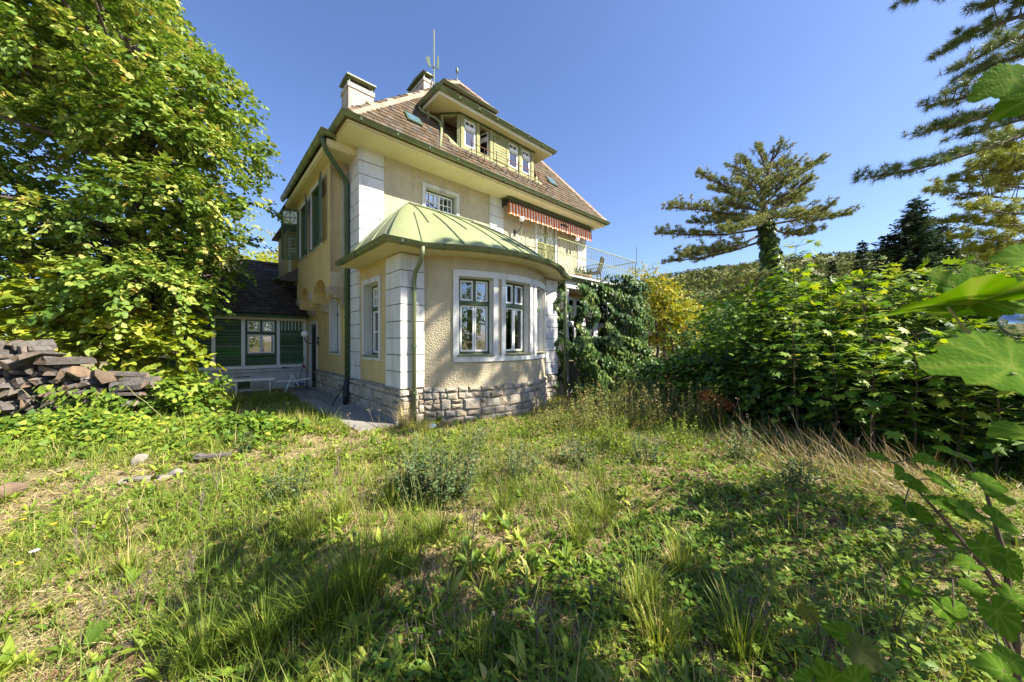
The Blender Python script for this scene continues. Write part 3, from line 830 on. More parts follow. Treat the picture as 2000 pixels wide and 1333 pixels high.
for i, u0, u1 in [(hipi,0,1),(hipi-2,.0,.8),(hipi-4,0,.9),(hipi+1,0,.55),(hipi+2,.35,1),(hipi+5,0,.6),(hipi+8,.3,1),(hipi+11,0,1),(hipi+14,0,.62),(hipi+16,.0,1),(hipi+19,0,.7),(hipi+21,0,1),(hipi+24,0,.8),(hipi+26,0,1),(hipi+28,0,1)]:
    if 0 <= i < nR:
        n = 10; b = MB(); b.tube([rfp(i, u0+(u1-u0)*k/n) for k in range(n+1)], .013, 5); b.build('seam', M['green_mid'], bayroof)
b = MB(); b.tube([T0+Vector((0,-.02,.02)), T1+Vector((0,-.02,.02))], .03, 6); b.build('flashing', M['green_mid'], bayroof)
# soffit + gutter of the bay
inner = eave_path(-.12)
ins = [(-.0,2.24),(.0,.0),(.2,.0)]
mb = MB(); n = len(EP); vs_ = []
for i in range(n):
    x, y = EP[i]; cx_, cy_ = 2.25, 2.0
    vs_.append((x, y, 3.285)); 
for i in range(n):
    x, y = EP[i]; ix, iy = min(max(x,.05),4.45), max(y+.6, .1) if i not in (0, n-1) else 2.24
    vs_.append((ix, iy, 3.29))
mb.add(vs_, [(i, i+1, n+i+1, n+i) for i in range(n-1)]); mb.build('bay_soffit', M['soffit'], villa)
mb = MB(); vs_ = [(x, y, z) for (x, y) in EP for z in (3.282, 3.345)]
mb.add(vs_, [(2*i, 2*i+2, 2*i+3, 2*i+1) for i in range(n-1)]); mb.build('bay_fascia', M['soffit'], villa)
gutter([(x, y, 3.372) for x, y in EP[:-1]], .82, joints=10)
gx = EP[3]
pipe('downpipe', [(.17,-.52,3.32),(.17,-.50,3.18),(.19,-.36,3.04),(.20,-.16,2.90),(.20,-.12,2.75),(.20,-.12,-.05)], .042, 'green_mid', [(.20,-.12,z) for z in (2.6,1.5,.62,.24)])

# ---- dormer
DW = [(2.18,2.24),(2.57,1.85),(5.54,1.85),(5.93,2.24)]
dz0, dz1 = 6.90, 8.02
mb = MB()
def dmap(p0, p1):
    p0, p1 = Vector((p0[0],p0[1],0)), Vector((p1[0],p1[1],0)); d = (p1-p0); L_ = d.length; d.normalize(); nr = Vector((d.y,-d.x,0))
    return (lambda s, z, dd: tuple(p0 + d*s + nr*dd + Vector((0,0,z)))), L_
m1, l1 = dmap(DW[0], DW[1]); m2, l2 = dmap(DW[1], DW[2]); m3, l3 = dmap(DW[2], DW[3])
wz0, wz1 = 7.14, 7.90
O = lambda a: a-2.57
wall_grid(mb, m1, 0, l1, dz0, dz1, [(.07, l1-.09, 7.06, 7.90)], .09)
WN = [(2.71,3.11),(3.26,3.61),(4.40,4.81),(4.98,5.36)]
wall_grid(mb, m2, 0, l2, dz0, dz1, [(O(a), O(b), wz0, wz1) for a, b in WN], .09)
wall_grid(mb, m3, 0, l3, dz0, dz1, [], .09)
dormer = mb.build('dormer', M['green_wood'], villa)
mb = MB()
for a in (2.585,3.13,3.63,4.28,4.84,5.39):
    mb = MB(); sbox(mb, m2, O(a)+.0, O(a)+.11, dz0+.06, dz1-.05, .002, .022); mb.build('post', M['green_wood'], dormer)
for i in range(9):
    z = 7.12+.084*i; b = MB(); sbox(b, m2, O(3.76), O(4.26), z, z+.07, .002, .026); b.build('louvre_board', M['green_wood'], dormer)
mb = MB(); sbox(mb, m2, -.03, l2+.03, dz1-.07, dz1+.0, .002, .035); sbox(mb, m1, -.02, l1+.01, dz1-.07, dz1, .002, .034); mb.build('head_beam', M['green'], dormer)
for k in (0, 2, 3):
    a, b_ = WN[k]
    window(m2, O(a), O(b_), wz0, wz1, .02, trans=.72, cols=1, rows_top=1, cols_top=2, fr='white_paint', sill=False, f=.022, w=.022, curtain=[(.05,.95)] if k > 1 else [(.1,.9)], name='dormer_window')
# open casement standing inwards
a, b_ = WN[1]
mo = lambda s, z, d: (b_-.02-(s)*.25, 1.87+s*.95-d*.3, z)
window(mo, .0, .36, wz0, wz1, .0, trans=.72, cols=1, f=.02, w=.024, fr='white_paint', sill=False, name='open_casement')
mb = MB(); mb.add([(1.8,2.75,6.9),(6.1,2.75,6.9),(6.1,2.75,8.2),(1.8,2.75,8.2)], [(0,1,2,3)]); mb.add([(1.85,2.3,6.9),(1.85,2.75,6.9),(1.85,2.75,8.2),(1.85,2.3,8.2)], [(0,1,2,3)])
mb.add([(2.2,2.26,8.03),(2.6,1.9,8.03),(5.5,1.9,8.03),(6.1,2.75,8.1),(1.8,2.75,8.1)], [(0,1,2,3,4)])
mb.build('room_wall', M['room'], dormer)
# painted sprig hanging in the open dormer
mb = MB(); r = random.Random(3); cpt = Vector((2.80, 2.35, 7.52))
mb.tube([cpt+Vector((-.08,0,.10)), cpt, cpt+Vector((.07,.02,-.12)), cpt+Vector((.12,.03,-.32))], .008, 5)
for k in range(9):
    p = cpt+Vector((r.uniform(-.12,.13), r.uniform(-.03,.03), r.uniform(-.25,.1))); mb.obox(p, Vector((.035,0,.015)), Vector((0,.01,0)), Vector((-.012,0,.03)))
mb.build('hanging_sprig', M['soot'], dormer)
# dormer roof + flat overhanging eave
ea0, ea1, eb = 1.75, 6.10, 1.58
mb = MB()
s_ = [(ea0,eb,7.985),(ea1,eb,7.985),(ea1,2.62,7.985),(5.93,2.24,7.99),(5.54,1.85,7.99),(2.57,1.85,7.99),(2.18,2.24,7.99),(ea0,2.62,7.985)]
mb.add(s_, [(0,1,4,5),(1,2,3,4),(0,5,6,7)]); mb.build('dormer_soffit', M['soffit'], dormer)
mb = MB()
t_ = [Vector((ea0-.03,eb-.03,8.10)), Vector((ea1+.03,eb-.03,8.10)), Vector((ca1-.02,cb-.1,10.36)), Vector((ca0+.02,cb-.1,10.36)), Vector((ea0-.03,2.62,8.10)), Vector((ea1+.03,2.62,8.10)), Vector((3.0,4.0,9.95)), Vector((5.9,4.0,9.95))]
mb.add(t_, [(0,1,2,3),(0,3,6,4),(1,5,7,2)])
droof = mb.build('dormer_roof', M['tile'], villa)
def in_dr(p):
    t = (p.y-eb+.03)/(cb-.1-eb+.03); return -.01 < t < .97 and ea0-.03+(ca0-ea0)*t < p.x < ea1+.03+(ca1-ea1)*t
tile_field('roof_tile', droof, t_[0], t_[1], (t_[2]+t_[3])/2, M['tile'], .21, .18, in_dr, camL, 0, 9)
mb = MB(); sweep(mb, [(ea0,2.6,7.975),(ea0,eb,7.975),(ea1,eb,7.975),(ea1,2.6,7.975)], [(0,0),(.03,0),(.03,.13),(0,.13)]); mb.build('dormer_fascia', M['white_paint'], dormer)
gutter([(ea0-.032,2.60,8.10),(ea0-.032,eb-.032,8.10),(ea1+.032,eb-.032,8.10),(ea1+.032,2.60,8.10)], .85, joints=10)
pipe('dormer_downpipe', [(1.64,2.46,8.02),(1.68,2.42,7.92),(2.02,2.20,7.74),(2.08,2.10,7.62),(2.06,2.00,7.36),(1.72,1.50,6.54)], .036, 'green_light')
# metal apron and snow guard below the dormer
mb = MB(); n_ = Vector((0,-RS_,1)).normalized()*.045
def onr(a, b, lift=1.0): return Vector((a, b, mainz(b))) + n_*lift
mb.add([onr(2.1,2.26),onr(2.55,1.86),onr(5.58,1.86),onr(6.05,2.26),onr(5.95,1.66),onr(2.35,1.66)], [(0,1,5),(1,2,4,5),(2,3,4)]); mb.build('apron', M['green_light'], dormer)
mb = MB(); mb.add([onr(6.1,2.5),onr(6.52,1.75),onr(6.66,1.75),onr(6.3,2.5)], [(0,1,2,3)]); mb.build('apron', M['green_mid'], dormer)
guard = MB(); 
for h in (.16, .34): guard.tube([onr(2.62,1.62,1)+Vector((0,-.16,h)), onr(5.75,1.62,1)+Vector((0,-.16,h))], .010, 5)
g = guard.build('snow_guard', M['rust'], villa)
for k in range(8):
    a = 2.65+.44*k; b = MB(); p = onr(a,1.62,1)
    b.tube([p+Vector((0,-.02,-.05)), p+Vector((0,-.17,.02)), p+Vector((0,-.16,.44 if k%2==0 else .38))], .011, 5); b.tube([p+Vector((0,.12,.2)), p+Vector((0,-.16,.16))], .008, 5)
    b.build('guard_bracket', M['iron'], g)
# skylights
def skylight(a, b, w, l):
    p = onr(a, b, 1.0); ax = Vector((1,0,0)); ay = Vector((0,1,RS_)).normalized(); az = ax.cross(ay)
    mb = MB(); mb.obox(p, ax*w, ay*l, az*.07); s = mb.build('skylight', M['green'], villa)
    g_ = MB(); g_.obox(p+ax*.04+ay*.04+az*.071, ax*(w-.08), ay*(l-.08), az*.006); g_.build('pane', pmat('skylight_glass', (.10,.17,.19), (.07,.12,.14), rough=.08, spec=.9), s)
skylight(1.02, 1.93, .40, .38); skylight(6.50, 2.03, .40, .42)

# ---- chimneys
def chimney(x0, y0, x1, y1, z0, z1, legs, capw, capd, slope):
    mb = MB(); mb.box(x0,y0,z0,x1,y1,z1); mb.box(x0-.02,y0-.02,z1-.10,x1+.02,y1+.02,z1+.002); c_ = mb.build('chimney', M['chimney'], villa)
    b = MB()
    for (x, y) in ((x0+.03,y0+.03),(x1-.03,y0+.03),(x0+.03,y1-.03),(x1-.03,y1-.03)): b.tube([(x,y,z1-.05),(x,y,z1+legs)], .014, 5)
    b.build('cap_legs', M['green_mid'], c_)
    k = MB(); o = .045
    k.add([(x0-o,y0-o,z1+legs),(x1+o,y0-o,z1+legs),(x1+o,y1+o,z1+legs),(x0-o,y1+o,z1+legs),(x0-o,y0-o,z1+legs+.03),(x1+o,y0-o,z1+legs+.03),(x1+o,y1+o,z1+legs+.03),(x0-o,y1+o,z1+legs+.03),
           ((x0-o),(y0+y1)/2,z1+legs+slope),((x1+o),(y0+y1)/2,z1+legs+slope)], [(0,3,2,1),(0,1,5,4),(4,5,9,8),(6,7,8,9),(2,3,7,6),(1,2,6,9,5),(3,0,4,8,7)])
    k.build('cap', M['green_mid'], c_)
    h = MB(); h.box(x0+.08,y0+.08,z1+.003,x1-.08,y1-.08,z1+legs-.02); h.build('flue', M['soot'], c_)
chimney(-.32, 2.05, .25, 2.55, 6.6, 7.50, .14, .1, .1, .05)
chimney(2.66, 4.12, 2.97, 5.25, 9.2, 10.32, .17, .1, .1, .10)
# mast and weather vane
mb = MB(); mx, my = 2.98, 4.02
mb.tube([(mx,my,9.8),(mx,my,12.0)], .018, 6); mast = mb.build('antenna_mast', M['green_light'], villa)
mb = MB(); z = 10.75
mb.tube([(mx-.22,my-.10,z-.10),(mx+.22,my+.10,z+.12)], .014, 5); mb.lathe([(.001,-.04),(.035,-.02),(.035,.03),(.001,.05)], (mx,my,z), 8)
mb.prism([(.18,.06),(.26,.10),(.30,.30),(.28,.55),(.24,.62),(.19,.50),(.17,.25)], lambda u, v, d: (mx+u*.9, my+u*.45+d, z+v), -.008, .008)
mb.prism([(-.18,-.10),(-.24,.02),(-.22,.16),(-.28,.18),(-.34,.04),(-.40,.10),(-.46,-.06),(-.36,-.16),(-.24,-.18)], lambda u, v, d: (mx+u*.9, my+u*.45+d, z+v), -.008, .008)
mb.build('weather_vane', M['green'], mast)

# ---- terrace over the veranda
ta0, ta1, tb = 4.54, 9.02, .0
mb = MB(); mb.box(ta0, tb+.06, 3.42, ta1, 2.2, 3.58); terrace = mb.build('terrace_slab', M['white'], villa)
mb = MB(); mb.box(4.9, tb+.08, 3.16, ta1-.05, .32, 3.415); mb.box(4.54, .34, .0, 4.84, .6, 3.15)
for a in (5.0, 6.5, 8.75): mb.box(a, tb+.12, -.2, a+.22, .34, 3.158)
mb.build('veranda_frame', M['white'], villa)
gutter([(4.72,.06,3.45),(9.25,.06,3.45)], .85, joints=6)
pipe('terrace_downpipe', [(4.62,-.05,3.42),(4.66,-.12,3.28),(4.70,-.16,3.12),(4.70,-.16,-.05)], .05, 'green_mid', [(4.70,-.16,z) for z in (2.6,1.2)])
m_ver = front(.36)
window(m_ver, 5.3, 6.4, 1.0, 2.95, .0, trans=.58, cols=2, fr='white_paint', sill=False, name='veranda_window')
window(m_ver, 6.8, 8.7, 1.0, 2.95, .0, trans=.58, cols=2, fr='white_paint', sill=False, name='veranda_window')
mb = MB(); mb.box(4.86,.40,.0,5.28,.46,3.1); mb.box(6.42,.40,.0,6.78,.46,3.1); mb.box(5.28,.41,.0,8.9,.47,.98); mb.build('veranda_panel', M['concrete'], villa)
# railing with belly bars
def railing(p0, p1, n, nrm):
    p0, p1, nrm = Vector(p0), Vector(p1), Vector(nrm)
    mb = MB()
    for h in (.10, .58, .98): mb.tube([p0+Vector((0,0,h)), p1+Vector((0,0,h))], .016 if h > .9 else .012, 6)
    g = mb.build('railing', M['rail'], villa)
    for i in range(n+1):
        q = p0.lerp(p1, i/n); b = MB()
        pr = [(0,.98),(0,.58),(.02,.50),(.085,.38),(.10,.28),(.06,.18),(0,.10),(0,.03)] if i not in (0, n) else [(0,.98),(0,-.05)]
        b.tube([q + nrm*o + Vector((0,0,h)) for o, h in pr], .008 if i not in (0, n) else .016, 5)
        b.build('bar', M['rail'], g)
railing((4.60,.02,3.52), (9.02,.02,3.52), 38, (0,-1,0))
railing((9.02,.02,3.52), (9.02,2.15,3.52), 16, (1,0,0))
railing((4.60,1.30,3.95), (4.60,.02,3.52), 9, (-1,0,0))
mb = MB(); mb.tube([(9.06,.0,4.4),(8.98,-.02,5.05)], .008, 5); mb.build('flag_stick', M['iron'], villa)

# ---- small rear wing on the side, beyond the oriel
mb = MB()
mb.box(-.46, 7.9, 3.6, -.02, 8.0, 5.45); mb.box(-.56, 7.9, 3.6, -.461, 9.6, 5.45)
mb.build('rear_bay', M['smooth_plaster'], villa)
window(front(7.9), -.52, -.10, 4.0, 5.25, -.03, trans=.62, cols=1, rows_top=2, fr='white_paint', sill=True)
mb = MB(); mb.add([(-.75,7.6,5.46),(.0,7.6,5.46),(.0,9.8,5.46),(-.75,9.8,5.46),(-.75,7.6,5.52),(.0,7.6,5.9),(.0,9.8,5.9),(-.75,9.8,5.52)], [(3,2,1,0),(4,5,6,7),(0,1,5,4),(1,2,6,5),(2,3,7,6),(3,0,4,7)]); mb.build('rear_bay_roof', M['tile_dark'], villa)
mb = MB(); mb.add([(-.95,6.6,3.62),(-.46,6.6,3.95),(-.46,7.75,3.95),(-.95,7.75,3.62),(-.95,6.6,3.52),(-.46,6.6,3.5),(-.46,7.75,3.5),(-.95,7.75,3.52)], [(0,1,2,3),(7,6,5,4),(0,4,5,1),(1,5,6,2),(2,6,7,3),(3,7,4,0)]); mb.build('oriel_pent_roof', M['tile_dark'], villa)
mb = MB(); mb.tube([(-.98,6.62,3.60),(-.98,7.7,3.60)], .05, 8); mb.build('pent_gutter', M['green'], villa)
# ================================================================= WOODEN ANNEX
annex = thing('annex', 'low wooden annex with dark green boards, white posts and a blackened tile roof', 'outbuilding', (CX, CY, 0), HROT)
AB = 7.66
f7 = front(AB)
mb = MB(); mb.box(-4.6, AB, -.3, -.005, AB+.25, .62); base = mb.build('base_wall', M['white'], annex)
mb = MB(); mb.box(-1.98, AB-.004, .08, -1.60, AB+.02, .47); mb.build('vent_hole_panel', M['board'], annex)  # flat dark panel standing in for the shade of a vent hole
mb = MB(); mb.add([(-4.62,AB-.06,.622),(-.005,AB-.06,.622),(-.005,AB+.1,.70),(-4.62,AB+.1,.70),(-4.62,AB-.06,.60),(-.005,AB-.06,.60),(-.005,AB+.1,.60),(-4.62,AB+.1,.60)], [(0,1,2,3),(7,6,5,4),(0,4,5,1),(1,5,6,2),(2,6,7,3),(3,7,4,0)]); mb.build('ledge', M['white'], annex)
mb = MB(); mb.box(-4.6, AB+.0, .701, -.006, AB+.1, .80); mb.build('bottom_beam', M['white_paint'], annex)
mb = MB(); mb.box(-4.6, AB-.005, 2.29, -.006, AB+.1, 2.41); mb.build('top_beam', M['white_paint'], annex)
for a0, a1 in ((-.105,-.008),(-.885,-.80),(-1.825,-1.735),(-2.54,-2.45),(-3.31,-3.20),(-4.6,-4.5)):
    mb = MB(); mb.box(a0, AB-.003, .803, a1, AB+.1, 2.287); mb.build('post', M['white_paint'], annex)
mb = MB(); mb.box(-4.5, AB+.09, .8, -.1, AB+.2, 2.3); mb.build('back_boarding', M['dark'], annex)
def boards(a0, a1, z0, z1, h=.098):
    z = z0
    while z < z1-.02:
        e = min(h, z1-z)-.010; b = MB()
        b.add([(a0,AB+.002,z),(a1,AB+.002,z),(a1,AB+.055,z+e),(a0,AB+.055,z+e),(a0,AB+.085,z),(a1,AB+.085,z),(a1,AB+.085,z+e),(a0,AB+.085,z+e)], [(0,1,2,3),(7,6,5,4),(0,4,5,1),(1,5,6,2),(2,6,7,3),(3,7,4,0)])
        b.build('board', M['board'], annex); z += e+.010
boards(-.798,-.107,.803,1.97); boards(-1.733,-.887,.803,1.16); boards(-2.448,-1.827,.803,2.287); boards(-3.198,-2.542,.803,2.287); boards(-4.498,-3.312,.803,1.1)
mb = MB(); mb.box(-.798, AB+.05, 1.97, -.107, AB+.08, 2.287); mb.build('frieze_panel', M['board'], annex)
for k in range(7):
    a = -.75+.1*k; b = MB(); b.box(a, AB+.028, 1.975, a+.022, AB+.049, 2.285); b.build('slat', M['white_paint'], annex)
mb = MB(); mb.box(-1.733, AB+.03, 1.161, -1.70, AB+.085, 2.287); mb.box(-.92, AB+.03, 1.161, -.887, AB+.085, 2.287); mb.build('window_jamb', M['board'], annex)
window(front(AB+.02), -1.70, -.92, 1.165, 2.285, -.03, trans=.62, cols=2, rows_top=2, fr='green', sash='white_paint', f=.03, w=.042, sill=True, parent=annex, name='window')
window(front(AB+.03), -4.49, -3.33, 1.12, 2.285, .0, trans=.6, cols=2, rows_top=1, fr='white_paint', sill=False, parent=annex)
# roof
E0, E1, RG = Vector((-4.9,AB-.32,2.44)), Vector((-.01,AB-.32,2.44)), Vector((-2.4,10.35,4.62))
mb = MB(); rr = [E0, E1, Vector((-.01,RG.y,RG.z)), Vector((-4.9,RG.y,RG.z)), Vector((-.01,13.2,2.44)), Vector((-4.9,13.2,2.44))]
mb.add(rr+[p-Vector((0,0,.07)) for p in rr], [(0,1,2,3),(3,2,4,5),(6,9,8,7),(9,11,10,8),(0,6,7,1),(5,4,10,11),(0,3,9,6),(3,5,11,9),(1,7,8,2),(2,8,10,4)])
aroof = mb.build('roof', M['tile_dark'], annex)
def in_an(p): return -4.86 < p.x < -.06 and p.z < 4.5 and not (p.x > -1.0 and 9.9 < p.y)
tile_field('roof_tile', aroof, E0, E1, RG, M['tile_dark'], .20, .185, in_an, camL, 300, 15)
mb = MB(); mb.tube([(-4.9,RG.y,RG.z+.03),(-.05,RG.y,RG.z+.03)], .09, 8); mb.build('ridge', M['tile_dark'], aroof)
mb = MB(); sweep(mb, [(-4.9,AB-.33,2.43),(-.01,AB-.33,2.43)], [(o*.7,u*.7) for o,u in GUT]); mb.build('gutter', M['green'], annex)
mb = MB(); mb.box(-4.88, AB-.30, 2.36, -.01, AB-.0, 2.40); mb.build('soffit', M['white_paint'], annex)

# ================================================================= SMALL THINGS ROUND THE HOUSE
def ht(name, label, cat, a, b, z=0.0, rz=0.0, group=None):
    p = hw(a, b, z); return thing(name, label, cat, p, HROT+rz, group)
# awning over the terrace door
aw = ht('awning', 'rolled up awning with an orange and white striped scalloped valance over the terrace', 'awning', 4.42, 2.22, 6.12)
sm = bpy.data.materials.new('striped_awning_cloth'); sm.use_nodes = True
t = sm.node_tree; p = t.nodes['Principled BSDF']; tc = nn(t,'ShaderNodeTexCoord'); sx = nn(t,'ShaderNodeSeparateXYZ'); t.links.new(tc.outputs['Object'], sx.inputs[0])
m1_ = nn(t,'ShaderNodeMath',operation='MULTIPLY'); m1_.inputs[1].default_value = 1/.135; t.links.new(sx.outputs[0], m1_.inputs[0])
m2_ = nn(t,'ShaderNodeMath',operation='FRACT'); t.links.new(m1_.outputs[0], m2_.inputs[0])
cr = nn(t,'ShaderNodeValToRGB'); cr.color_ramp.interpolation = 'CONSTANT'; el = cr.color_ramp.elements
el[0].position = 0; el[0].color = (.62,.10,.025,1); el[1].position = .50; el[1].color = (.80,.40,.10,1)
for q, c_ in ((.58,(.70,.67,.62,1)),(.93,(.80,.40,.10,1))): e_ = el.new(q); e_.color = c_
t.links.new(m2_.outputs[0], cr.inputs[0]); t.links.new(cr.outputs[0], p.inputs['Base Color']); p.inputs['Roughness'].default_value = .9; p.inputs['Specular IOR Level'].default_value = .1
mb = MB(); n = 4*34; LA = 4.52; vs_ = []
for i in range(n+1):
    x = LA*i/n; w_ = .012*math.sin(i*.9)
    zb = -.50 + .035*abs(math.sin(PI*i/8.0))
    vs_ += [(x, -.33, -.10), (x, -.345+w_*.5, -.28), (x, -.35+w_, zb)]
mb.add(vs_, [(3*i+k, 3*i+3+k, 3*i+4+k, 3*i+1+k) for i in range(n) for k in (0,1)]); mb.build('valance', sm, aw)
mb = MB(); mb.tube([(x_, -.35, -.5+.035*abs(math.sin(PI*x_/LA*n/8.0))) for x_ in [LA*i/136 for i in range(137)]], .007, 4); mb.build('valance_edging', pmat('orange_trim',(.75,.33,.08),(.65,.25,.06),rough=.9), aw)
mb = MB(); mb.tube([(0.02,-.24,-.06),(LA,-.24,-.06)], .06, 10); mb.build('cloth_roll', sm, aw)
mb = MB(); mb.add([(-.05,-.40,-.03),(LA+.05,-.40,-.03),(LA+.05,.0,.06),(-.05,.0,.06),(-.05,-.40,.0),(LA+.05,-.40,.0),(LA+.05,.0,.085),(-.05,.0,.085)], [(3,2,1,0),(4,5,6,7),(0,1,5,4),(1,2,6,5),(2,3,7,6),(3,0,4,7)]); mb.build('cover_board', M['green'], aw)
mb = MB(); mb.box(0,-.345,-.105,LA,-.325,-.075); mb.build('front_rail', M['iron'], aw)
for x in (.0, LA-.03):
    b = MB(); b.prism([(-.34,-.12),(-.30,-.02),(.0,.05),(.0,-.2),(-.1,-.16),(-.2,-.2)], lambda u,v,d: (x+d,u,v), 0, .03); b.build('bracket', M['iron'], aw)
for x in (.62, 4.05):
    b = MB(); b.tube([(x,-.30,-.12),(x,-.28,-1.1),(x,-.05,-2.2)], .012, 5); b.build('crank_rod', M['rail'], aw)
b = MB(); b.tube([(2.55,-.36,-.25),(2.75,-.38,-.23),(2.9,-.38,-.28)], .03, 6); b.build('folded_arm', M['iron'], aw)
# wall lamps on the terrace wall
def wall_lamp(name, label, a, b, z, arm, group, rz=0, r=.085):
    l = ht(name, label, 'lamp', a, b, z, rz, group)
    g_ = MB(); g_.lathe([(.001,-r)] + [(r*math.sin(q), -r*math.cos(q)) for q in [PI*k/10 for k in range(1,10)]] + [(.001,r)], (0,-arm,.16), 14); g_.build('globe', M['lampglass'], l, smooth=True)
    m_ = MB(); m_.tube([(0,-.01,-.22),(.0,-arm*.5,-.2),(.0,-arm,-.08),(0,-arm,.16-r+.01)], .012, 6); m_.build('arm', M['iron'], l)
    k_ = MB(); k_.lathe([(.001,.0),(.045,.0),(.035,.04),(.03,.06),(.001,.06)], (0,-arm,.16-r-.05), 10); k_.build('holder', M['iron'], l)
    w_ = MB(); w_.box(-.04,-.02,-.32,.04,.0,-.12); w_.build('wall_plate', M['iron'], l)
    return l
wall_lamp('wall_lamp', 'white globe wall lamp left of the green terrace shutters, under the striped awning', 5.02, B0-.001, 5.45, .34, 'globe lamps on the terrace wall')
wall_lamp('wall_lamp', 'white globe wall lamp right of the green terrace shutters, under the striped awning', 8.02, B0-.001, 5.38, .34, 'globe lamps on the terrace wall')
ld = ht('door_lamp', 'white globe lamp on a black iron bracket beside the side door', 'lamp', 0.0, 6.06, 1.60)
g_ = MB(); r_ = .105; g_.lathe([(.001,-r_)] + [(r_*math.sin(q), -r_*math.cos(q)) for q in [PI*k/10 for k in range(1,10)]] + [(.001,r_)], (-.36,.12,.22), 14); g_.build('globe', M['lampglass'], ld, smooth=True)
m_ = MB(); m_.tube([(-.01,0,-.02),(-.12,.02,-.08),(-.3,.08,-.06),(-.36,.12,.04),(-.36,.12,.12)], .016, 6); m_.tube([(-.02,0,.06),(-.1,.02,.12),(-.18,.04,.02),(-.1,.03,-.05)], .012, 5); m_.build('arm', M['iron'], ld)
m_ = MB(); m_.box(-.02,-.05,-.14,.0,.05,.14); m_.build('wall_plate', M['iron'], ld)
# terrace chair and pots
ch = ht('terrace_chair', 'black garden chair behind the terrace railing', 'chair', 7.55, .9, 3.58, R(200))
s_ = MB(); s_.box(-.24,-.24,.42,.24,.24,.45); s_.build('seat', M['iron'], ch)
s_ = MB(); s_.obox((-.24,.22,.45),(.48,0,0),(0,.03,0),(0,.14,.5)); s_.build('backrest', M['iron'], ch)
for x in (-.25,.25):
    s_ = MB(); s_.tube([(x,-.24,0),(x,-.24,.66),(x,.28,.68)], .016, 6); s_.build('armrest', M['iron'], ch)
    s_ = MB(); s_.tube([(x,.24,0),(x,.24,.45)], .016, 6); s_.build('leg', M['iron'], ch)
clay = pmat('terracotta', (.42,.19,.10), (.32,.15,.08), rough=.85, scale=6)
def leaf_plain(v): return v
# broom leaning against the wall
br = ht('broom', 'broom with a yellow and blue head leaning on the white annex wall', 'broom', -.26, 7.42, 0.0)
m_ = MB(); m_.tube([(-.02,.02,.14),(.16,.16,1.05)], .013, 6); m_.build('handle', M['drystem'], br)
m_ = MB(); m_.box(-.17,-.035,.085,.12,.04,.15); m_.build('brush_block', pmat('blue_plastic',(.03,.13,.30),(.025,.1,.25),rough=.5), br)
m_ = MB()
for k in range(14): m_.obox((-.165+.0203*k,-.04+.005*(k%3),.0),(.018,0,0),(0,.06,0),(0,.01,.084))
m_.build('bristles', pmat('yellow_bristles',(.62,.46,.06),(.5,.36,.05),rough=.8), br, 'stuff')
tl = ht('hand_brush', 'dark hand brush lying on the white annex ledge', 'brush', -.62, AB-.03, .675)
m_ = MB(); m_.box(-.13,-.02,0,.02,.02,.035); m_.build('head', M['iron'], tl); m_ = MB(); m_.tube([(.02,0,.018),(.17,.01,.014)], .011, 5); m_.build('handle', M['rust'], tl)
tl = ht('red_can', 'small red can on the annex ledge by the corner post', 'can', -.10, AB-.055, .665)
m_ = MB(); m_.lathe([(.001,0),(.03,0),(.03,.09),(.001,.09)], (0,0,0), 10); m_.build('can_body', pmat('red_enamel',(.45,.03,.02),(.35,.02,.02),rough=.4), tl)
m_ = MB(); m_.lathe([(.028,.0),(.031,.004),(.028,.008)], (0,0,.088), 10); m_.build('rim', M['iron'], tl)
# white camp table with two folded chairs leaning on it
gt = gp(480, 774)
tb_ = thing('camp_table', 'low white camp table against the annex wall', 'table', (gt.x, gt.y+.30, 0), HROT-R(6))
m_ = MB(); m_.box(-.52,-.32,.43,.52,.32,.49); m_.build('table_top', M['white_paint'], tb_)
for x in (-.40,.40):
    for y in (-.27,.27):
        m_ = MB(); m_.tube([(x,y,0),(x,y,.44)], .02, 6); m_.build('leg', M['white_paint'], tb_)
m_ = MB(); m_.tube([(-.40,-.27,.15),(.40,-.27,.15)], .011, 6); m_.build('rail', M['white_paint'], tb_)
def folding_chair(label, loc, rot):
    c_ = thing('folding_chair', label, 'chair', loc, 0, 'white chairs tipped against the camp table'); c_.rotation_euler = rot
    for x in (-.20,.20):
        m_ = MB(); m_.tube([(x,-.22,0),(x,.0,.42),(x,.12,.82)], .022, 6); m_.build('back_leg', M['white_paint'], c_)
        m_ = MB(); m_.tube([(x*.92,.22,0),(x*.92,-.20,.43)], .022, 6); m_.build('front_leg', M['white_paint'], c_)
    m_ = MB(); m_.box(-.2,-.22,.425,.2,.16,.445); m_.build('seat', M['white_paint'], c_)
    m_ = MB(); m_.obox((-.2,.06,.58),(.4,0,0),(0,.015,.0),(0,.07,.22)); m_.build('backrest', M['white_paint'], c_)
g1 = gp(436, 775); folding_chair('white folding chair tipped over at the left end of the camp table', (g1.x-.05, g1.y+.35, .16), (R(-62), R(8), HROT+R(72)))
g2 = gp(530, 770); folding_chair('white folding chair tipped over at the right end of the camp table', (g2.x+.18, g2.y+.15, .16), (R(-64), R(-6), HROT-R(100)))
# iron rod leaning at the drain boot
ir = ht('iron_rod', 'short black rod leaning against the drain pipe foot', 'rod', -.45, 2.95, 0)
m_ = MB(); m_.tube([(0,0,0),(.26,-.08,.46)], .016, 6); m_.build('shaft', M['iron'], ir); m_ = MB(); m_.tube([(.255,-.08,.45),(.265,-.082,.47)], .022, 6); m_.build('knob', M['iron'], ir)

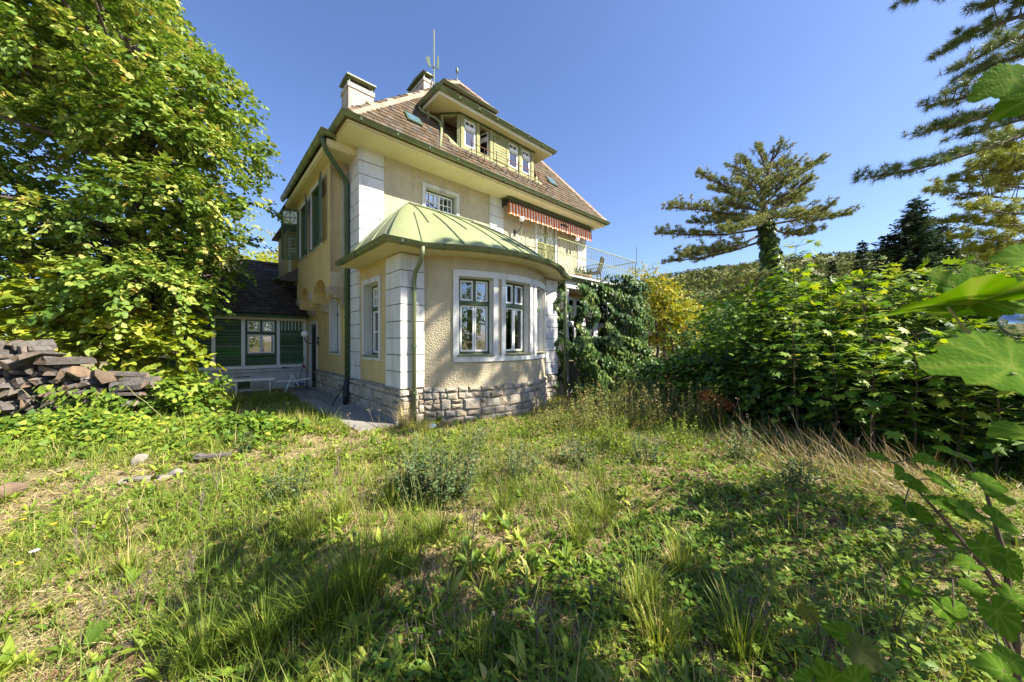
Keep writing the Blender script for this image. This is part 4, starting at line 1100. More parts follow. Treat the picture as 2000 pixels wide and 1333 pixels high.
# ---- garden lamp, planter wall with railing beyond the terrace
gl_ = pp(1268, 735, 14.0)
gl = thing('garden_lamp', 'old garden lamp post with a pale shade beside the yellow tree', 'lamp post', (gl_.x, gl_.y, 0))
m_ = MB(); m_.lathe([(.001,0),(.09,0),(.07,.12),(.04,.2),(.035,1.75),(.05,1.8),(.001,1.82)], (0,0,0), 8); m_.build('post', M['bark'], gl)
m_ = MB(); m_.lathe([(.001,1.8),(.12,1.83),(.17,1.93),(.12,2.03),(.03,2.09),(.001,2.10)], (0,0,0), 10); m_.build('shade', M['lampglass'], gl, smooth=True)
pw = thing('planter', 'terracotta planter wall with a small white railing beyond the ivy', 'planter', (gl_.x+.05, gl_.y-.6, 0), R(8))
m_ = MB(); m_.bevbox(-.4,-.2,-.2,.55,.25,.22,.02); m_.bevbox(-.45,-.24,.225,.60,.29,.29,.02); m_.build('wall', clay, pw)
m_ = MB(); m_.tube([(-.4,0,.62),(.35,0,.62)], .012, 5); m_.build('top_rail', M['white_paint'], pw)
for k in range(8): m_ = MB(); m_.tube([(-.38+.1*k,0,.28),(-.38+.1*k,0,.62)], .009, 4); m_.build('bar', M['white_paint'], pw)
m_ = MB(); m_.box(-.52,.3,.5,-.1,.36,.92); m_.build('back_board', clay, pw)

# ---- paved path along the side wall
cpath = ht('path', None, None, 0, 0, 0); cpath['kind'] = 'structure'
r = random.Random(21); b = .05; 
while b < 7.3:
    l = r.uniform(.75, 1.1); w0 = -.82+r.uniform(-.05,.05)
    for (x0, x1) in ((w0, -.45), (-.44, -.08)):
        m_ = MB(); j = lambda: r.uniform(-.012,.012)
        z_ = .028 + r.uniform(0,.014); e = .012
        m_.add([(x0+j(),b+e,-.06),(x1,b+e+j(),-.06),(x1,b+l-e,-.06),(x0+j(),b+l-e,-.06),(x0+.01+j(),b+e+.01,z_),(x1-.01,b+e+.01+j(),z_),(x1-.01,b+l-e-.01,z_+j()*.5),(x0+.01+j(),b+l-e-.01,z_)], [(0,3,2,1),(4,5,6,7),(0,1,5,4),(1,2,6,5),(2,3,7,6),(3,0,4,7)])
        m_.build('slab', M['concrete'], cpath)
    b += l
x = -2.3
while x < -1.1:
    m_ = MB(); m_.box(x+.01, 6.95, -.05, x+.58, 7.6, .03+r.uniform(0,.012)); m_.build('slab', M['concrete'], cpath); x += .6
m_ = MB(); m_.add([(-.08,.02,-.05),(.0,.02,-.05),(.02,7.5,-.05),(-.08,7.5,-.05),(-.10,.02,.07),(.0,.02,.10),(.02,6.2,.10),(-.10,6.2,.07)], [(4,5,6,7),(0,1,5,4),(3,0,4,7)]); m_.build('kerb', M['concrete'], cpath)

# ---- woodpile: every split log a thing
def log_mesh(seed, l, s):
    r = random.Random(seed); kind = r.choice(['tri','quad','half','tri'])
    if kind == 'tri': poly = [(-.9,-.55),(.9,-.6),(.75,.1),(.1,.75),(-.7,.2)]
    elif kind == 'quad': poly = [(-.9,-.5),(.2,-.65),(.95,-.3),(.8,.45),(-.1,.6),(-.85,.35)]
    else: poly = [(-1,-.35),(1,-.4),(.85,.2),(.45,.6),(-.1,.72),(-.6,.5)]
    poly = [(u*s*r.uniform(.85,1.15), v*s*r.uniform(.85,1.15)) for u, v in poly]
    n = len(poly); m_ = MB(); st = 4; vs_ = []
    tw = r.uniform(-.3,.3)
    for i in range(st+1):
        y = -l/2 + l*i/st + (r.uniform(-.02,.02) if i in (0,st) else 0); k = 1+r.uniform(-.08,.08)
        ca, sa = math.cos(tw*i/st), math.sin(tw*i/st)
        for u, v in poly:
            u2, v2 = u*k*r.uniform(.94,1.06), v*k*r.uniform(.94,1.06)
            vs_.append((u2*ca-v2*sa, y+(r.uniform(-.02,.02) if i in (0,st) else 0), u2*sa+v2*ca))
    fs_ = [(i*n+k, i*n+(k+1)%n, (i+1)*n+(k+1)%n, (i+1)*n+k) for i in range(st) for k in range(n)]
    m_.add(vs_, fs_); m_.m = 1
    n0 = len(m_.v); m_.f += [tuple(range(n-1,-1,-1)), tuple(st*n+k for k in range(n))]; m_.mi += [1,1]
    return m_.mesh('split_log', [M['wood'], M['wood_end']])
LOGS = [log_mesh(40+i, .40+.05*(i%5), .062+.018*(i%4)) for i in range(12)]
r = random.Random(5)
p0, p1 = Vector((-9.9, 6.25)), Vector((-6.95, 6.66))
dl = (p1-p0).normalized(); Lp = (p1-p0).length; ang = math.atan2(dl.y, dl.x)
def put_log(s, off, z, rz, tilt, me, roll, lab=None):
    q = p0 + dl*s + Vector((-dl.y, dl.x))*off
    o = link('split_log', me); tag(o, lab or 'weathered grey split log in the overgrown woodpile', 'log', 'split logs in the woodpile')
    o.location = (q.x, q.y, z); o.rotation_euler = (tilt, roll, ang+rz); k_ = r.uniform(.7,1.45); o.scale = (k_*r.uniform(.8,1.3), r.uniform(.8,1.25), k_*r.uniform(.75,1.1))
def pile_h(s):
    t = s/Lp
    if t < .35: return 1.58
    if t < .62: return 1.54-.5*(t-.35)/.27
    if t < .80: return .98
    return .60
z = .06
while z < 1.58:
    s = r.uniform(0,.12)
    while s < Lp-.62:
        if z < pile_h(s): put_log(s, r.uniform(-.10,.06), z, r.uniform(-.3,.3)+r.choice([0,0,.6,-.5,.9]), r.uniform(-.25,.25), r.choice(LOGS), r.uniform(-.6,.6)+r.choice([0,0,1.5,3]))
        s += r.uniform(.15,.24)
    z += .105
for k, (zz, off) in enumerate([(.10,-.2),(.10,.15),(.26,-.12),(.27,.2),(.43,-.18),(.44,.12),(.60,-.16),(.61,.14),(.78,-.14),(.79,.1),(.97,-.10)]):
    put_log(Lp-.33+r.uniform(-.04,.04), off, zz, PI/2+r.uniform(-.1,.1), r.uniform(-.08,.08), LOGS[(k*5+2)%12], r.uniform(-.4,.4), {10: 'topmost crosswise log on the end stack of the woodpile', 9: 'rear crosswise log just under the topmost one on the end stack', 8: 'front crosswise log just under the topmost one on the end stack'}.get(k, 'crosswise log low in the end stack of the woodpile'))
# fallen logs in front
for (px, py, rz) in ((165,838,.5),(215,826,1.2),(262,822,1.9)):
    q = gp(px, py+22); o = link('split_log', LOGS[(px//7)%12]); tag(o, 'split log fallen in the weeds in front of the woodpile', 'log', 'fallen logs before the woodpile')
    o.location = (q.x, q.y, .10); o.rotation_euler = (.15, rz*2, rz)
# ---- stones, plank and scraps on the lawn
def rock(name, label, cat, loc, size, seed, mat, flat=.5, group=None):
    r = random.Random(seed); bm = bmesh.new(); bmesh.ops.create_icosphere(bm, subdivisions=2, radius=1)
    ks = [Vector((r.uniform(-1,1), r.uniform(-1,1), r.uniform(-1,1))).normalized() for _ in range(9)]
    for v in bm.verts:
        for k in ks:
            d = v.co.dot(k)
            if d > .62: v.co -= k*(d-.62)
        v.co = Vector((v.co.x*size[0], v.co.y*size[1], v.co.z*size[2]))
    me = bpy.data.meshes.new(name); bm.to_mesh(me); bm.free(); me.materials.append(mat)
    o = link(name, me); o.location = loc; o.rotation_euler = (0, 0, r.uniform(0,6)); return tag(o, label, cat, group)
q = gp(14, 968); rock('rock', 'rough brown stone in the ground cover at the left edge', 'stone', (q.x, q.y, .03), (.15,.12,.11), 1, M['wood_end'])
q = gp(296, 938); rock('flat_stone', 'long pale flat stone lying in the grass below the woodpile', 'stone', (q.x, q.y, .015), (.28,.10,.045), 2, M['mortar'])
q = gp(345, 930); rock('flat_stone', 'small pale stone at the right end of the long flat stone', 'stone', (q.x, q.y, .04), (.10,.07,.05), 3, M['mortar'])
q = gp(272, 908); rock('rock', 'pale chalky stone just behind the long flat stone', 'stone', (q.x, q.y, .06), (.10,.08,.08), 4, M['mortar'])
q = gp(245, 945); rock('flat_stone', 'small pale stone at the left end of the long flat stone', 'stone', (q.x, q.y, .03), (.10,.07,.04), 5, M['mortar'])
q = gp(416, 900); pl = thing('plank', 'short weathered grey board lying on the lawn', 'board', (q.x, q.y, .05), .25)
m_ = MB(); m_.box(-.2,-.045,0,.2,.045,.03); m_.build('board_body', M['wood'], pl); m_ = MB(); m_.box(-.17,-.05,.03,-.13,.05,.05); m_.build('cleat', M['wood'], pl)
q = gp(842, 838); rock('plastic_scrap', 'crumpled pale blue plastic scrap by the bay plinth', 'scrap', (q.x, q.y, .05), (.18,.10,.06), 7, pmat('pale_plastic', (.55,.62,.66), (.45,.52,.57), rough=.35, bump=.8, bscale=14, bdist=.05))
# ---- glass lantern at the right edge on a green hook
q = pp(1984, 633, 3.1)
ln = thing('glass_lantern', 'clear glass ball lantern hanging from a green hook pole at the right edge', 'lantern', (q.x, q.y, q.z))
m_ = MB(); r_ = .105; m_.lathe([(.001,-r_)] + [(r_*math.sin(a_), -r_*math.cos(a_)) for a_ in [PI*k/12 for k in range(1,12)]] + [(.03,r_)], (0,0,0), 18)
lgm = pmat('mirror_glass_ball', (.55,.62,.65), (.45,.52,.55), rough=.06, metal=.85, scale=1.0); m_.build('globe', lgm, ln, smooth=True)
m_ = MB(); m_.lathe([(.035,.10),(.04,.13),(.02,.15),(.001,.16)], (0,0,0), 10); m_.build('cap', M['iron'], ln)
gm = pmat('green_hook_paint', (.02,.12,.075), (.015,.1,.06), rough=.4)
m_ = MB(); m_.tube([(0,0,.15),(-.03,0,.19),(-.02,0,.235),(.05,0,.26),(.2,0,.27),(.32,0,.2),(.34,.02,0),(.34,.02,-q.z)], .012, 7); m_.build('hook_pole', gm, ln, smooth=True)
# ================================================================= GROUND
def gz(x, y):
    """height of the ground"""
    x = np.asarray(x, dtype=float); y = np.asarray(y, dtype=float)
    z = .035*np.sin(x*1.1+.4)*np.cos(y*.9) + .02*np.sin(x*2.7+y*1.9) + .012*np.sin(x*5.1-y*4.3)
    far = np.clip((np.hypot(x, y)-16)/20, 0, 1)
    z = z*(1-far)
    # flat beside the house and path
    a = (x-CX)*UX + (y-CY)*UY; b = -(x-CX)*UY + (y-CY)*UX
    d = np.maximum(np.maximum(-1.2-a, a-9.5), np.maximum(-.9-b, b-9.5))
    k = np.clip(d/1.2, 0, 1)
    z = z*k
    z = z + .16*np.exp(-(((x+8.2)/2.2)**2+((y-6.2)/1.0)**2))
    # the lawn falls gently away to the right under the bushes
    return z
def axis_pts(a, b, near, far_):
    pts = list(np.arange(a, b+1e-6, near)); s = near; x = b
    while x < far_: s *= 1.35; x += s; pts.append(x)
    s = near; x = a; L_ = []
    while x > -far_: s *= 1.35; x -= s; L_.append(x)
    return np.array(L_[::-1] + pts)
gxs, gys = axis_pts(-14, 12, .22, 700), axis_pts(-4, 16, .22, 700)
GX, GY = np.meshgrid(gxs, gys, indexing='ij')
GZ = gz(GX, GY)
nx_, ny_ = GX.shape
idx = np.arange(nx_*ny_).reshape(nx_, ny_)
Fq = np.stack([idx[:-1,:-1], idx[1:,:-1], idx[1:,1:], idx[:-1,1:]], -1).reshape(-1, 4)
gmat = bpy.data.materials.new('lawn_soil'); gmat.use_nodes = True
t = gmat.node_tree; p = t.nodes['Principled BSDF']; tc = nn(t,'ShaderNodeTexCoord')
n1 = nn(t,'ShaderNodeTexNoise'); n1.inputs['Scale'].default_value = .55; n1.inputs['Detail'].default_value = 6; t.links.new(tc.outputs['Object'], n1.inputs['Vector'])
n2 = nn(t,'ShaderNodeTexNoise'); n2.inputs['Scale'].default_value = 9; n2.inputs['Detail'].default_value = 8; n2.inputs['Roughness'].default_value = .75; t.links.new(tc.outputs['Object'], n2.inputs['Vector'])
r1 = nn(t,'ShaderNodeValToRGB'); e_ = r1.color_ramp.elements; e_[0].position=.3; e_[0].color=(.13,.095,.055,1); e_[1].position=.7; e_[1].color=(.43,.34,.20,1); t.links.new(n2.outputs['Fac'], r1.inputs[0])
r2 = nn(t,'ShaderNodeValToRGB'); e_ = r2.color_ramp.elements; e_[0].position=.3; e_[0].color=(.08,.085,.03,1); e_[1].position=.7; e_[1].color=(.30,.27,.12,1); t.links.new(n2.outputs['Fac'], r2.inputs[0])
mr = nn(t,'ShaderNodeMapRange'); mr.inputs[1].default_value=.42; mr.inputs[2].default_value=.6; t.links.new(n1.outputs['Fac'], mr.inputs[0])
mx = nn(t,'ShaderNodeMix',data_type='RGBA'); t.links.new(mr.outputs[0], mx.inputs[0]); t.links.new(r2.outputs[0], mx.inputs[6]); t.links.new(r1.outputs[0], mx.inputs[7]); t.links.new(mx.outputs[2], p.inputs['Base Color'])
p.inputs['Roughness'].default_value=.95; p.inputs['Specular IOR Level'].default_value=.1
bp = nn(t,'ShaderNodeBump'); bp.inputs['Strength'].default_value=.8; bp.inputs['Distance'].default_value=.03; t.links.new(n2.outputs['Fac'], bp.inputs['Height']); t.links.new(bp.outputs[0], p.inputs['Normal'])
link('ground', np_mesh('ground', np.stack([GX,GY,GZ],-1).reshape(-1,3), [Fq], gmat, smooth=True), kind='structure')

# ================================================================= LEAVES
def tpl(V, F): return (np.array(V, float), [np.array(f) for f in F])
T_LIN = tpl([(0,0,0),(0,.45,-.04),(0,1,-.14),(-.30,-.05,.05),(-.47,.30,.07),(-.30,.70,-.01),(.30,-.05,.05),(.47,.30,.07),(.30,.70,-.01)],
            [[(0,1,4,3),(1,2,5,4),(0,6,7,1),(1,7,8,2)]])
T_LQ = tpl([(0,0,0),(.40,.42,.07),(0,1,-.05),(-.40,.42,.07)], [[(0,1,2,3)]])
T_LQ2 = tpl([(0,0,0),(.42,.40,.09),(0,1,-.06),(-.42,.40,.09)], [[(0,1,2),(0,2,3)]])
def maple_outline():
    pts = []
    for ang, rad in [(-90,.10),(-150,.42),(-165,.30),(162,.62),(146,.40),(126,.78),(108,.46),(90,1.0)]:
        pts.append((rad*math.cos(R(ang)), .30+rad*math.sin(R(ang))*.9))
    left = pts[1:-1]; right = [(-x, y) for x, y in left][::-1]
    return [pts[0]] + left + [pts[-1]] + right
mo_ = maple_outline()
T_MAP = tpl([(0,.30,.02)] + [(x, y, -.16*abs(x)-.10*max(0,y-.5)+(.05 if i % 2 else 0)) for i, (x, y) in enumerate(mo_)],
            [[(0, 1+i, 1+(i+1) % len(mo_)) for i in range(len(mo_))]])
T_LIN4 = tpl([(0,0,0),(0,1,-.12),(-.40,.05,.05),(-.36,.60,.03),(.40,.05,.05),(.36,.60,.03)], [[(0,1,3,2),(0,4,5,1)]])
T_IVY = tpl([(0,.3,.03),(0,.0,0),(-.45,.05,.02),(-.40,.42,-.02),(0,1,-.08),(.40,.42,-.02),(.45,.05,.02)], [[(0,1,2),(0,2,3),(0,3,4),(0,4,5),(0,5,6),(0,6,1)]])
T_LANCE = tpl([(0,0,0),(-.10,.25,.13),(.10,.25,.13),(-.125,.6,.19),(.125,.6,.19),(0,1,.08),(0,.25,.10),(0,.6,.155)], [[(0,6,1),(0,2,6),(3,7,5),(7,4,5)], [(1,6,7,3),(6,2,4,7)]])
T_BLADE = tpl([(-.5,0,0),(.5,0,0),(-.38,.5,.06),(.38,.5,.06),(0,1,-.06)], [[(2,3,4)], [(0,1,3,2)]])
def norm(a): return a/np.maximum(1e-9, np.linalg.norm(a, axis=-1, keepdims=True))
class Leaves:
    """many leaves collected into one mesh"""
    def __init__(s): s.V = []; s.F = {}; s.T = []; s.n = 0
    def add(s, T, pos, ydir, nrm, size, tint, width=None):
        tv, tf = T; M_ = len(pos)
        if M_ == 0: return
        Y = norm(ydir); Xv = norm(np.cross(Y, nrm)); Z = np.cross(Xv, Y)
        size = np.broadcast_to(np.asarray(size, float), (M_,)); w = size if width is None else np.broadcast_to(np.asarray(width, float), (M_,))
        V = pos[:,None,:] + tv[None,:,0:1]*w[:,None,None]*Xv[:,None,:] + tv[None,:,1:2]*size[:,None,None]*Y[:,None,:] + tv[None,:,2:3]*size[:,None,None]*Z[:,None,:]
        k = len(tv); s.V.append(V.reshape(-1,3)); s.T.append(np.repeat(np.broadcast_to(tint,(M_,)), k))
        off = (np.arange(M_)*k)[:,None,None] + s.n
        for f in tf: s.F.setdefault(f.shape[1], []).append((f[None]+off).reshape(-1, f.shape[1]))
        s.n += M_*k
    def mesh(s, name, mat, smooth=False):
        return np_mesh(name, np.concatenate(s.V), [np.concatenate(v) for v in s.F.values()], mat, np.concatenate(s.T), smooth)
def jit(rs, n, k): return rs.normal(0, k, (n, 3))
UP = np.array([0,0,1.0])

G = lambda *c: c
L_LINDEN = leafmat('linden_leaf', [(0,G(.085,.155,.024)),(.45,G(.195,.29,.045)),(.8,G(.37,.435,.09)),(.95,G(.47,.46,.12)),(1,G(.44,.30,.08))], .33)
L_SHRUB = leafmat('hazel_leaf', [(0,G(.17,.25,.025)),(.5,G(.29,.36,.04)),(.9,G(.42,.45,.05)),(1,G(.42,.36,.06))], .42)
L_MAPLE = leafmat('maple_sapling_leaf', [(0,G(.075,.16,.022)),(.5,G(.145,.265,.028)),(.85,G(.26,.36,.035)),(1,G(.36,.40,.05))], .42)
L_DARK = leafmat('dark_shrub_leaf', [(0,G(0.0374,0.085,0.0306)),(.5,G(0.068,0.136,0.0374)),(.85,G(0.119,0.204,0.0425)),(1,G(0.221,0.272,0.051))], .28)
L_IVY = leafmat('ivy_leaf', [(0,G(.03,.07,.015)),(.5,G(.075,.135,.027)),(.85,G(.17,.24,.045)),(1,G(.30,.34,.08))], .25, rough=.4, spec=.3)
L_YELLOW = leafmat('yellow_tree_leaf', [(0,G(.14,.20,.03)),(.4,G(.26,.30,.035)),(.8,G(.42,.38,.04)),(1,G(.46,.33,.04))], .35)
L_GRASS = leafmat('grass_blade', [(0,G(.095,.155,.02)),(.4,G(.20,.265,.035)),(.7,G(.34,.36,.065)),(.88,G(.48,.41,.15)),(1,G(.53,.44,.21))], .35)
L_WEED = leafmat('broad_weed_leaf', [(0,G(.085,.155,.02)),(.5,G(.21,.295,.03)),(.85,G(.37,.42,.06)),(1,G(.48,.43,.12))], .35, rough=.5, spec=.22)
L_COVER = leafmat('ground_cover_leaf', [(0,G(.075,.15,.02)),(.5,G(.175,.265,.03)),(.85,G(.32,.39,.045)),(1,G(.44,.43,.07))], .35, rough=.5, spec=.22)
L_STRAW = leafmat('dry_straw', [(0,G(.25,.18,.085)),(.5,G(.43,.34,.165)),(1,G(.58,.48,.26))], .2)
L_PINE = leafmat('pine_needle', [(0,G(.10,.15,.04)),(.5,G(.22,.255,.065)),(.9,G(.40,.39,.10)),(1,G(.40,.28,.10))], .15)
L_FIR = leafmat('fir_needle', [(0,G(.022,.048,.024)),(.5,G(.04,.075,.033)),(1,G(.10,.145,.055))], .1)
L_MUG = leafmat('mugwort_leaf', [(0,G(0.065,0.111,0.0455)),(.5,G(0.117,0.169,0.065)),(1,G(0.221,0.26,0.117))], .3)
L_HILL = leafmat('hill_tree_foliage', [(0,G(.075,.10,.03)),(.5,G(.13,.15,.045)),(1,G(.21,.21,.07))], .1, rough=.95, spec=.02)

def sprays(Lv, rs, P, D, n, length, size, T, droop=.25, upw=.8, tint0=.0, tint1=.85, flat=.35, yl=.04):
    """leafy twigs: n leaves on both sides of each twig"""
    m = len(P)
    tw = norm(D*.9 + jit(rs, m, .45) + np.array([0,0,-droop*.3]))
    side = norm(np.cross(tw, UP + jit(rs, m, .25)))
    ln = length*rs.uniform(.6, 1.25, m)
    tb = rs.uniform(tint0, tint1, m)
    for k in range(n):
        f = (k+.6)/n
        sg = 1 if k % 2 else -1
        pos = P + tw*(ln*f)[:,None] + side*(sg*.02) + np.array([0,0,-1.0])*(droop*ln*f*f)[:,None] + jit(rs, m, size*.18)
        yd = tw*(.55 if k < n-1 else 1.2) + side*sg*rs.uniform(.6,1.0,(m,1)) + np.array([0,0,-droop*1.2]) + jit(rs, m, .28)
        nr = UP*upw + D*.45 + jit(rs, m, flat)
        tn = np.clip(tb + rs.normal(0,.10,m) + (rs.random(m) < yl)*.5, 0, 1)
        Lv.add(T, pos, yd, nr, size*rs.uniform(.65,1.25,m), tn)
def lobes_points(rs, lobes, m, inner=.62, low=-.45):
    """points on the outer shell of a set of ellipsoid lobes (cx,cy,cz,rx,ry,rz); returns points and outward dirs"""
    Lb = np.array(lobes); w = (Lb[:,3]*Lb[:,4]+Lb[:,3]*Lb[:,5]+Lb[:,4]*Lb[:,5]); w = w/w.sum()
    i = rs.choice(len(Lb), m, p=w); d = norm(rs.normal(0,1,(m,3)))
    d[:,2] = np.where(d[:,2] < low, -d[:,2]*.5, d[:,2]); d = norm(d)
    rr = inner + (1-inner)*rs.random(m)**.6
    P = Lb[i,:3] + d*Lb[i,3:6]*rr[:,None]
    return P, norm(d/Lb[i,3:6])
def wob(a, b, n, k, r):
    a, b = Vector(a), Vector(b); pts = [a]; L_ = (b-a).length
    for i in range(1, n): pts.append(a.lerp(b, i/n) + Vector((r.uniform(-1,1), r.uniform(-1,1), r.uniform(-.6,.6)))*k*L_)
    return pts + [b]
def limbs(mb, r, base, top, r0, r1, targets, rl=.05, start=.3, n=7):
    """trunk from base to top and limbs reaching to targets"""
    tr = wob(base, top, n, .02, r)
    mb.tube(tr, [r0*1.35 if i == 0 else r0+(r1-r0)*i/n for i in range(n+1)], 9)
    for q in targets:
        q = Vector(q); h = max(0.05, min(.97, (q.z-base[2])/(top[2]-base[2])*.75 + start*.25)); h = max(start, h)
        s_ = tr[min(n, int(h*n))].lerp(tr[min(n, int(h*n)+1)], h*n-int(h*n))
        mid = s_.lerp(q, .5) + Vector((0,0,.08*(q-s_).length))
        L_ = (q-s_).length
        mb.tube([s_, s_.lerp(mid,.5)+Vector((r.uniform(-1,1),r.uniform(-1,1),r.uniform(-1,1)))*.04*L_, mid, mid.lerp(q,.5)+Vector((r.uniform(-1,1),r.uniform(-1,1),r.uniform(-1,1)))*.04*L_, q], [rl*1.2, rl, rl*.75, rl*.5, rl*.2], 6)
def broad_tree(name, label, cat, base, height, lobes, m, n, size, mat, T=T_LIN, r0=.2, seed=1, length=.55, group=None, tint=(0,.85), inner=.62, trunk_top=None, nl=14, droop=.25, upw=.8, flat=.35, yl=.04, low=-.45, rl=.05):
    """lobes in world coordinates"""
    r = random.Random(seed); rs = RS(seed)
    tr_ = thing(name, label, cat, base, 0, group); B = Vector(base)
    mb = MB(); top = trunk_top or (base[0], base[1], base[2]+height*.8)
    tg = [Vector(l[:3])-B for l in r.sample(lobes, min(nl, len(lobes)))]
    limbs(mb, r, (0,0,-.1), tuple(Vector(top)-B), r0, r0*.25, tg, rl)
    mb.build('trunk', M['bark'], tr_, smooth=True)
    P, D = lobes_points(rs, lobes, m, inner, low)
    Lv = Leaves(); sprays(Lv, rs, P-np.array(base), D, n, length, size, T, droop, upw, tint[0], tint[1], flat, yl)
    link('crown', Lv.mesh('crown', mat), tr_)
    return tr_

# ---- big linden on the left
r = random.Random(3)
def xr(z):   # right outline of the crown (x at about 8.6 m distance)
    T = [(1.2,-8.6),(2.0,-7.6),(2.6,-6.75),(3.4,-7.1),(4.1,-7.1),(4.7,-6.75),(5.4,-6.35),(6.2,-6.1),(7.2,-6.6),(8.4,-6.95),(9.5,-7.9),(10.0,-8.3),(12.0,-9.6),(13.0,-11)]
    for (a, b), (c, d) in zip(T, T[1:]):
        if a <= z <= c: return b + (d-b)*(z-a)/(c-a)
    return T[0][1] if z < 1.2 else T[-1][1]
lob = []
lob += [(-12.6,8.6,5.0,1.0,.9,.6),(-13.4,8.8,6.3,1.1,1.0,.7),(-12.9,8.2,7.4,1.0,.9,.7),(-13.2,8.8,3.9,1.0,.9,.6),(-13.8,8.6,8.2,1.1,1.0,.7),(-12.4,8.4,8.8,1.0,.9,.7),(-14.2,9.2,5.4,1.0,.9,.7),(-12.2,9.0,6.0,1.0,.9,.6)]
while len(lob) < 142:
    z = r.uniform(1.7, 12.4); rad = r.uniform(.55, 1.15)
    xm = xr(z)-rad*.95-.42
    u = r.random(); x = xm - (6.8 if z < 9.5 else 5.0)*(u**1.25)
    y = r.uniform(7.2, 11.0)
    k = (x+10.2)/4.6; q = (y-9.3)/2.9
    if k*k*.75 + q*q > 1.25: continue
    if z < 3.2 and x < -8.8 and y < 8.6: continue
    lob.append((x, y, z, rad*r.uniform(1.0,1.3), rad*r.uniform(.9,1.2), rad*r.uniform(.55,.75)))
broad_tree('linden_tree', 'large broad-leaved tree filling the left side beside the annex', 'tree', (-10.3, 9.4, 0), 12, lob, 8800, 14, .108, L_LINDEN, T=T_LIN4, r0=.30, seed=4, length=.55, nl=70, inner=.64, low=-.35, yl=.02, droop=.34, rl=.06)
# ---- bright shrub in front of its trunk
lob = [(x, y, z, a, a*.8, a*.6) for x, y, z, a in [(-12.6,8.0,2.5,1.0),(-11.7,7.8,2.3,1.0),(-11.0,7.5,1.7,1.0),(-10.2,7.5,2.25,.9),(-9.5,7.5,1.5,.95),(-9.0,7.6,2.0,.8),(-8.4,7.6,1.35,.8),(-8.0,7.9,1.75,.6),(-7.7,7.7,1.1,.55),(-10.6,7.8,2.8,.6),(-12.2,7.6,1.5,.9),(-8.9,7.3,1.0,.7)]]
broad_tree('hazel_shrub', 'bright yellow-green shrub behind the woodpile', 'shrub', (-9.6, 7.9, 0), 2.6, lob, 620, 10, .15, L_SHRUB, r0=.05, seed=8, length=.5, nl=10, droop=.3, tint=(.1,.95), rl=.02)
# low leafy bush between woodpile and annex
lob = [(-7.0,6.95,.45,.5,.45,.42),(-6.6,7.15,.42,.42,.4,.38),(-7.5,6.85,.4,.45,.4,.35),(-6.35,6.95,.25,.3,.3,.22)]
broad_tree('bramble_bush', 'low leafy bush at the right end of the woodpile', 'shrub', (-6.9, 7.0, 0), .8, lob, 210, 9, .095, L_COVER, r0=.015, seed=9, length=.35, nl=4, tint=(0,.8), rl=.01)

# ---- trees behind the annex
for k, (px, d, h, w, lab) in enumerate([(500, 24, 8.6, 2.7, 'yellow-green tree showing over the annex roof beside the villa'), (430, 26, 10.5, 3.4, 'tree behind the annex roof hidden mostly by the big linden'), (552, 30, 9.3, 2.4, 'pale tree just left of the villa far behind the annex')]):
    b = pp(px, 667, d); b.z = 0; r = random.Random(60+k)
    lob = [(b.x+r.uniform(-w,w)*.8, b.y+r.uniform(-w,w)*.8, h*r.uniform(.35,.95), w*.4, w*.4, w*.32) for _ in range(16)]
    broad_tree('background_tree', lab, 'tree', (b.x,b.y,0), h, lob, 520, 8, .22, L_SHRUB, T=T_LQ2, r0=.14, seed=70+k, length=.8, nl=6, tint=(.2,1.0))

# ---- yellow tree beyond the terrace
b0 = gp(1292, 742); b0 = pp(1300, 740, 13.6)
r = random.Random(12)
lob = []
for px, py, d, a in [(1262,548,13.8,.55),(1285,568,13.6,.55),(1268,590,13.8,.55),(1305,590,13.5,.6),(1290,615,13.4,.6),(1322,612,13.6,.6),(1270,630,13.9,.5),(1310,645,13.6,.6),(1335,640,13.8,.55),(1290,662,13.8,.5),(1262,660,14.0,.4),(1330,668,13.9,.5)]:
    q = pp(px, py, d); lob.append((q.x, q.y, q.z, a, a, a*.8))
broad_tree('yellow_tree', 'golden yellow tree beyond the ivy covered veranda', 'tree', (b0.x, b0.y, 0), 3.6, lob, 620, 9, .11, L_YELLOW, T=T_LQ2, r0=.06, seed=13, length=.4, nl=12, tint=(.15,.95), rl=.025, droop=.15)
stm = bpy.data.objects['yellow_tree']
for k, px in enumerate((1286, 1308, 1322)):
    q = pp(px, 740, 13.3) - Vector(stm.location); q.z = 0
    mb = MB(); mb.tube(wob(q, q+Vector((r.uniform(-.3,.3), .2, 2.4)), 6, .03, r), [.07,.065,.06,.05,.045,.04,.03], 7); mb.build('trunk', M['bark'], stm)
# ================================================================= HILL AND FAR WOOD
TX = [-.6,-.2,.1,.30,.42,.52,.63,.75,.97,1.12,1.34,1.5,2.2,3.2]
EV = [.02,.06,.12,.165,.188,.205,.222,.240,.258,.262,.276,.29,.32,.33]
def hill_z(x, y):
    tx = x/np.maximum(y, 1); e = np.interp(tx, TX, EV)
    t_ = np.clip((y-42)/218, 0, 1); s_ = t_**1.35
    z = e*260*s_
    z = np.where(y > 260, e*260 + (y-260)*.03 - np.maximum(0, y-330)*.3, z)
    return z + 1.3*np.sin(x*.06+y*.05)*t_*(t_ < .97) - .3
txs = np.linspace(-.6, 3.2, 90); ds = np.concatenate([np.linspace(36, 260, 60), np.linspace(270, 480, 14)])
A_, D_ = np.meshgrid(txs, ds, indexing='ij'); HX, HY = A_*D_, D_
HZ = hill_z(HX, HY)
ix = np.arange(HX.size).reshape(HX.shape)
Fh = np.stack([ix[:-1,:-1], ix[1:,:-1], ix[1:,1:], ix[:-1,1:]], -1).reshape(-1,4)
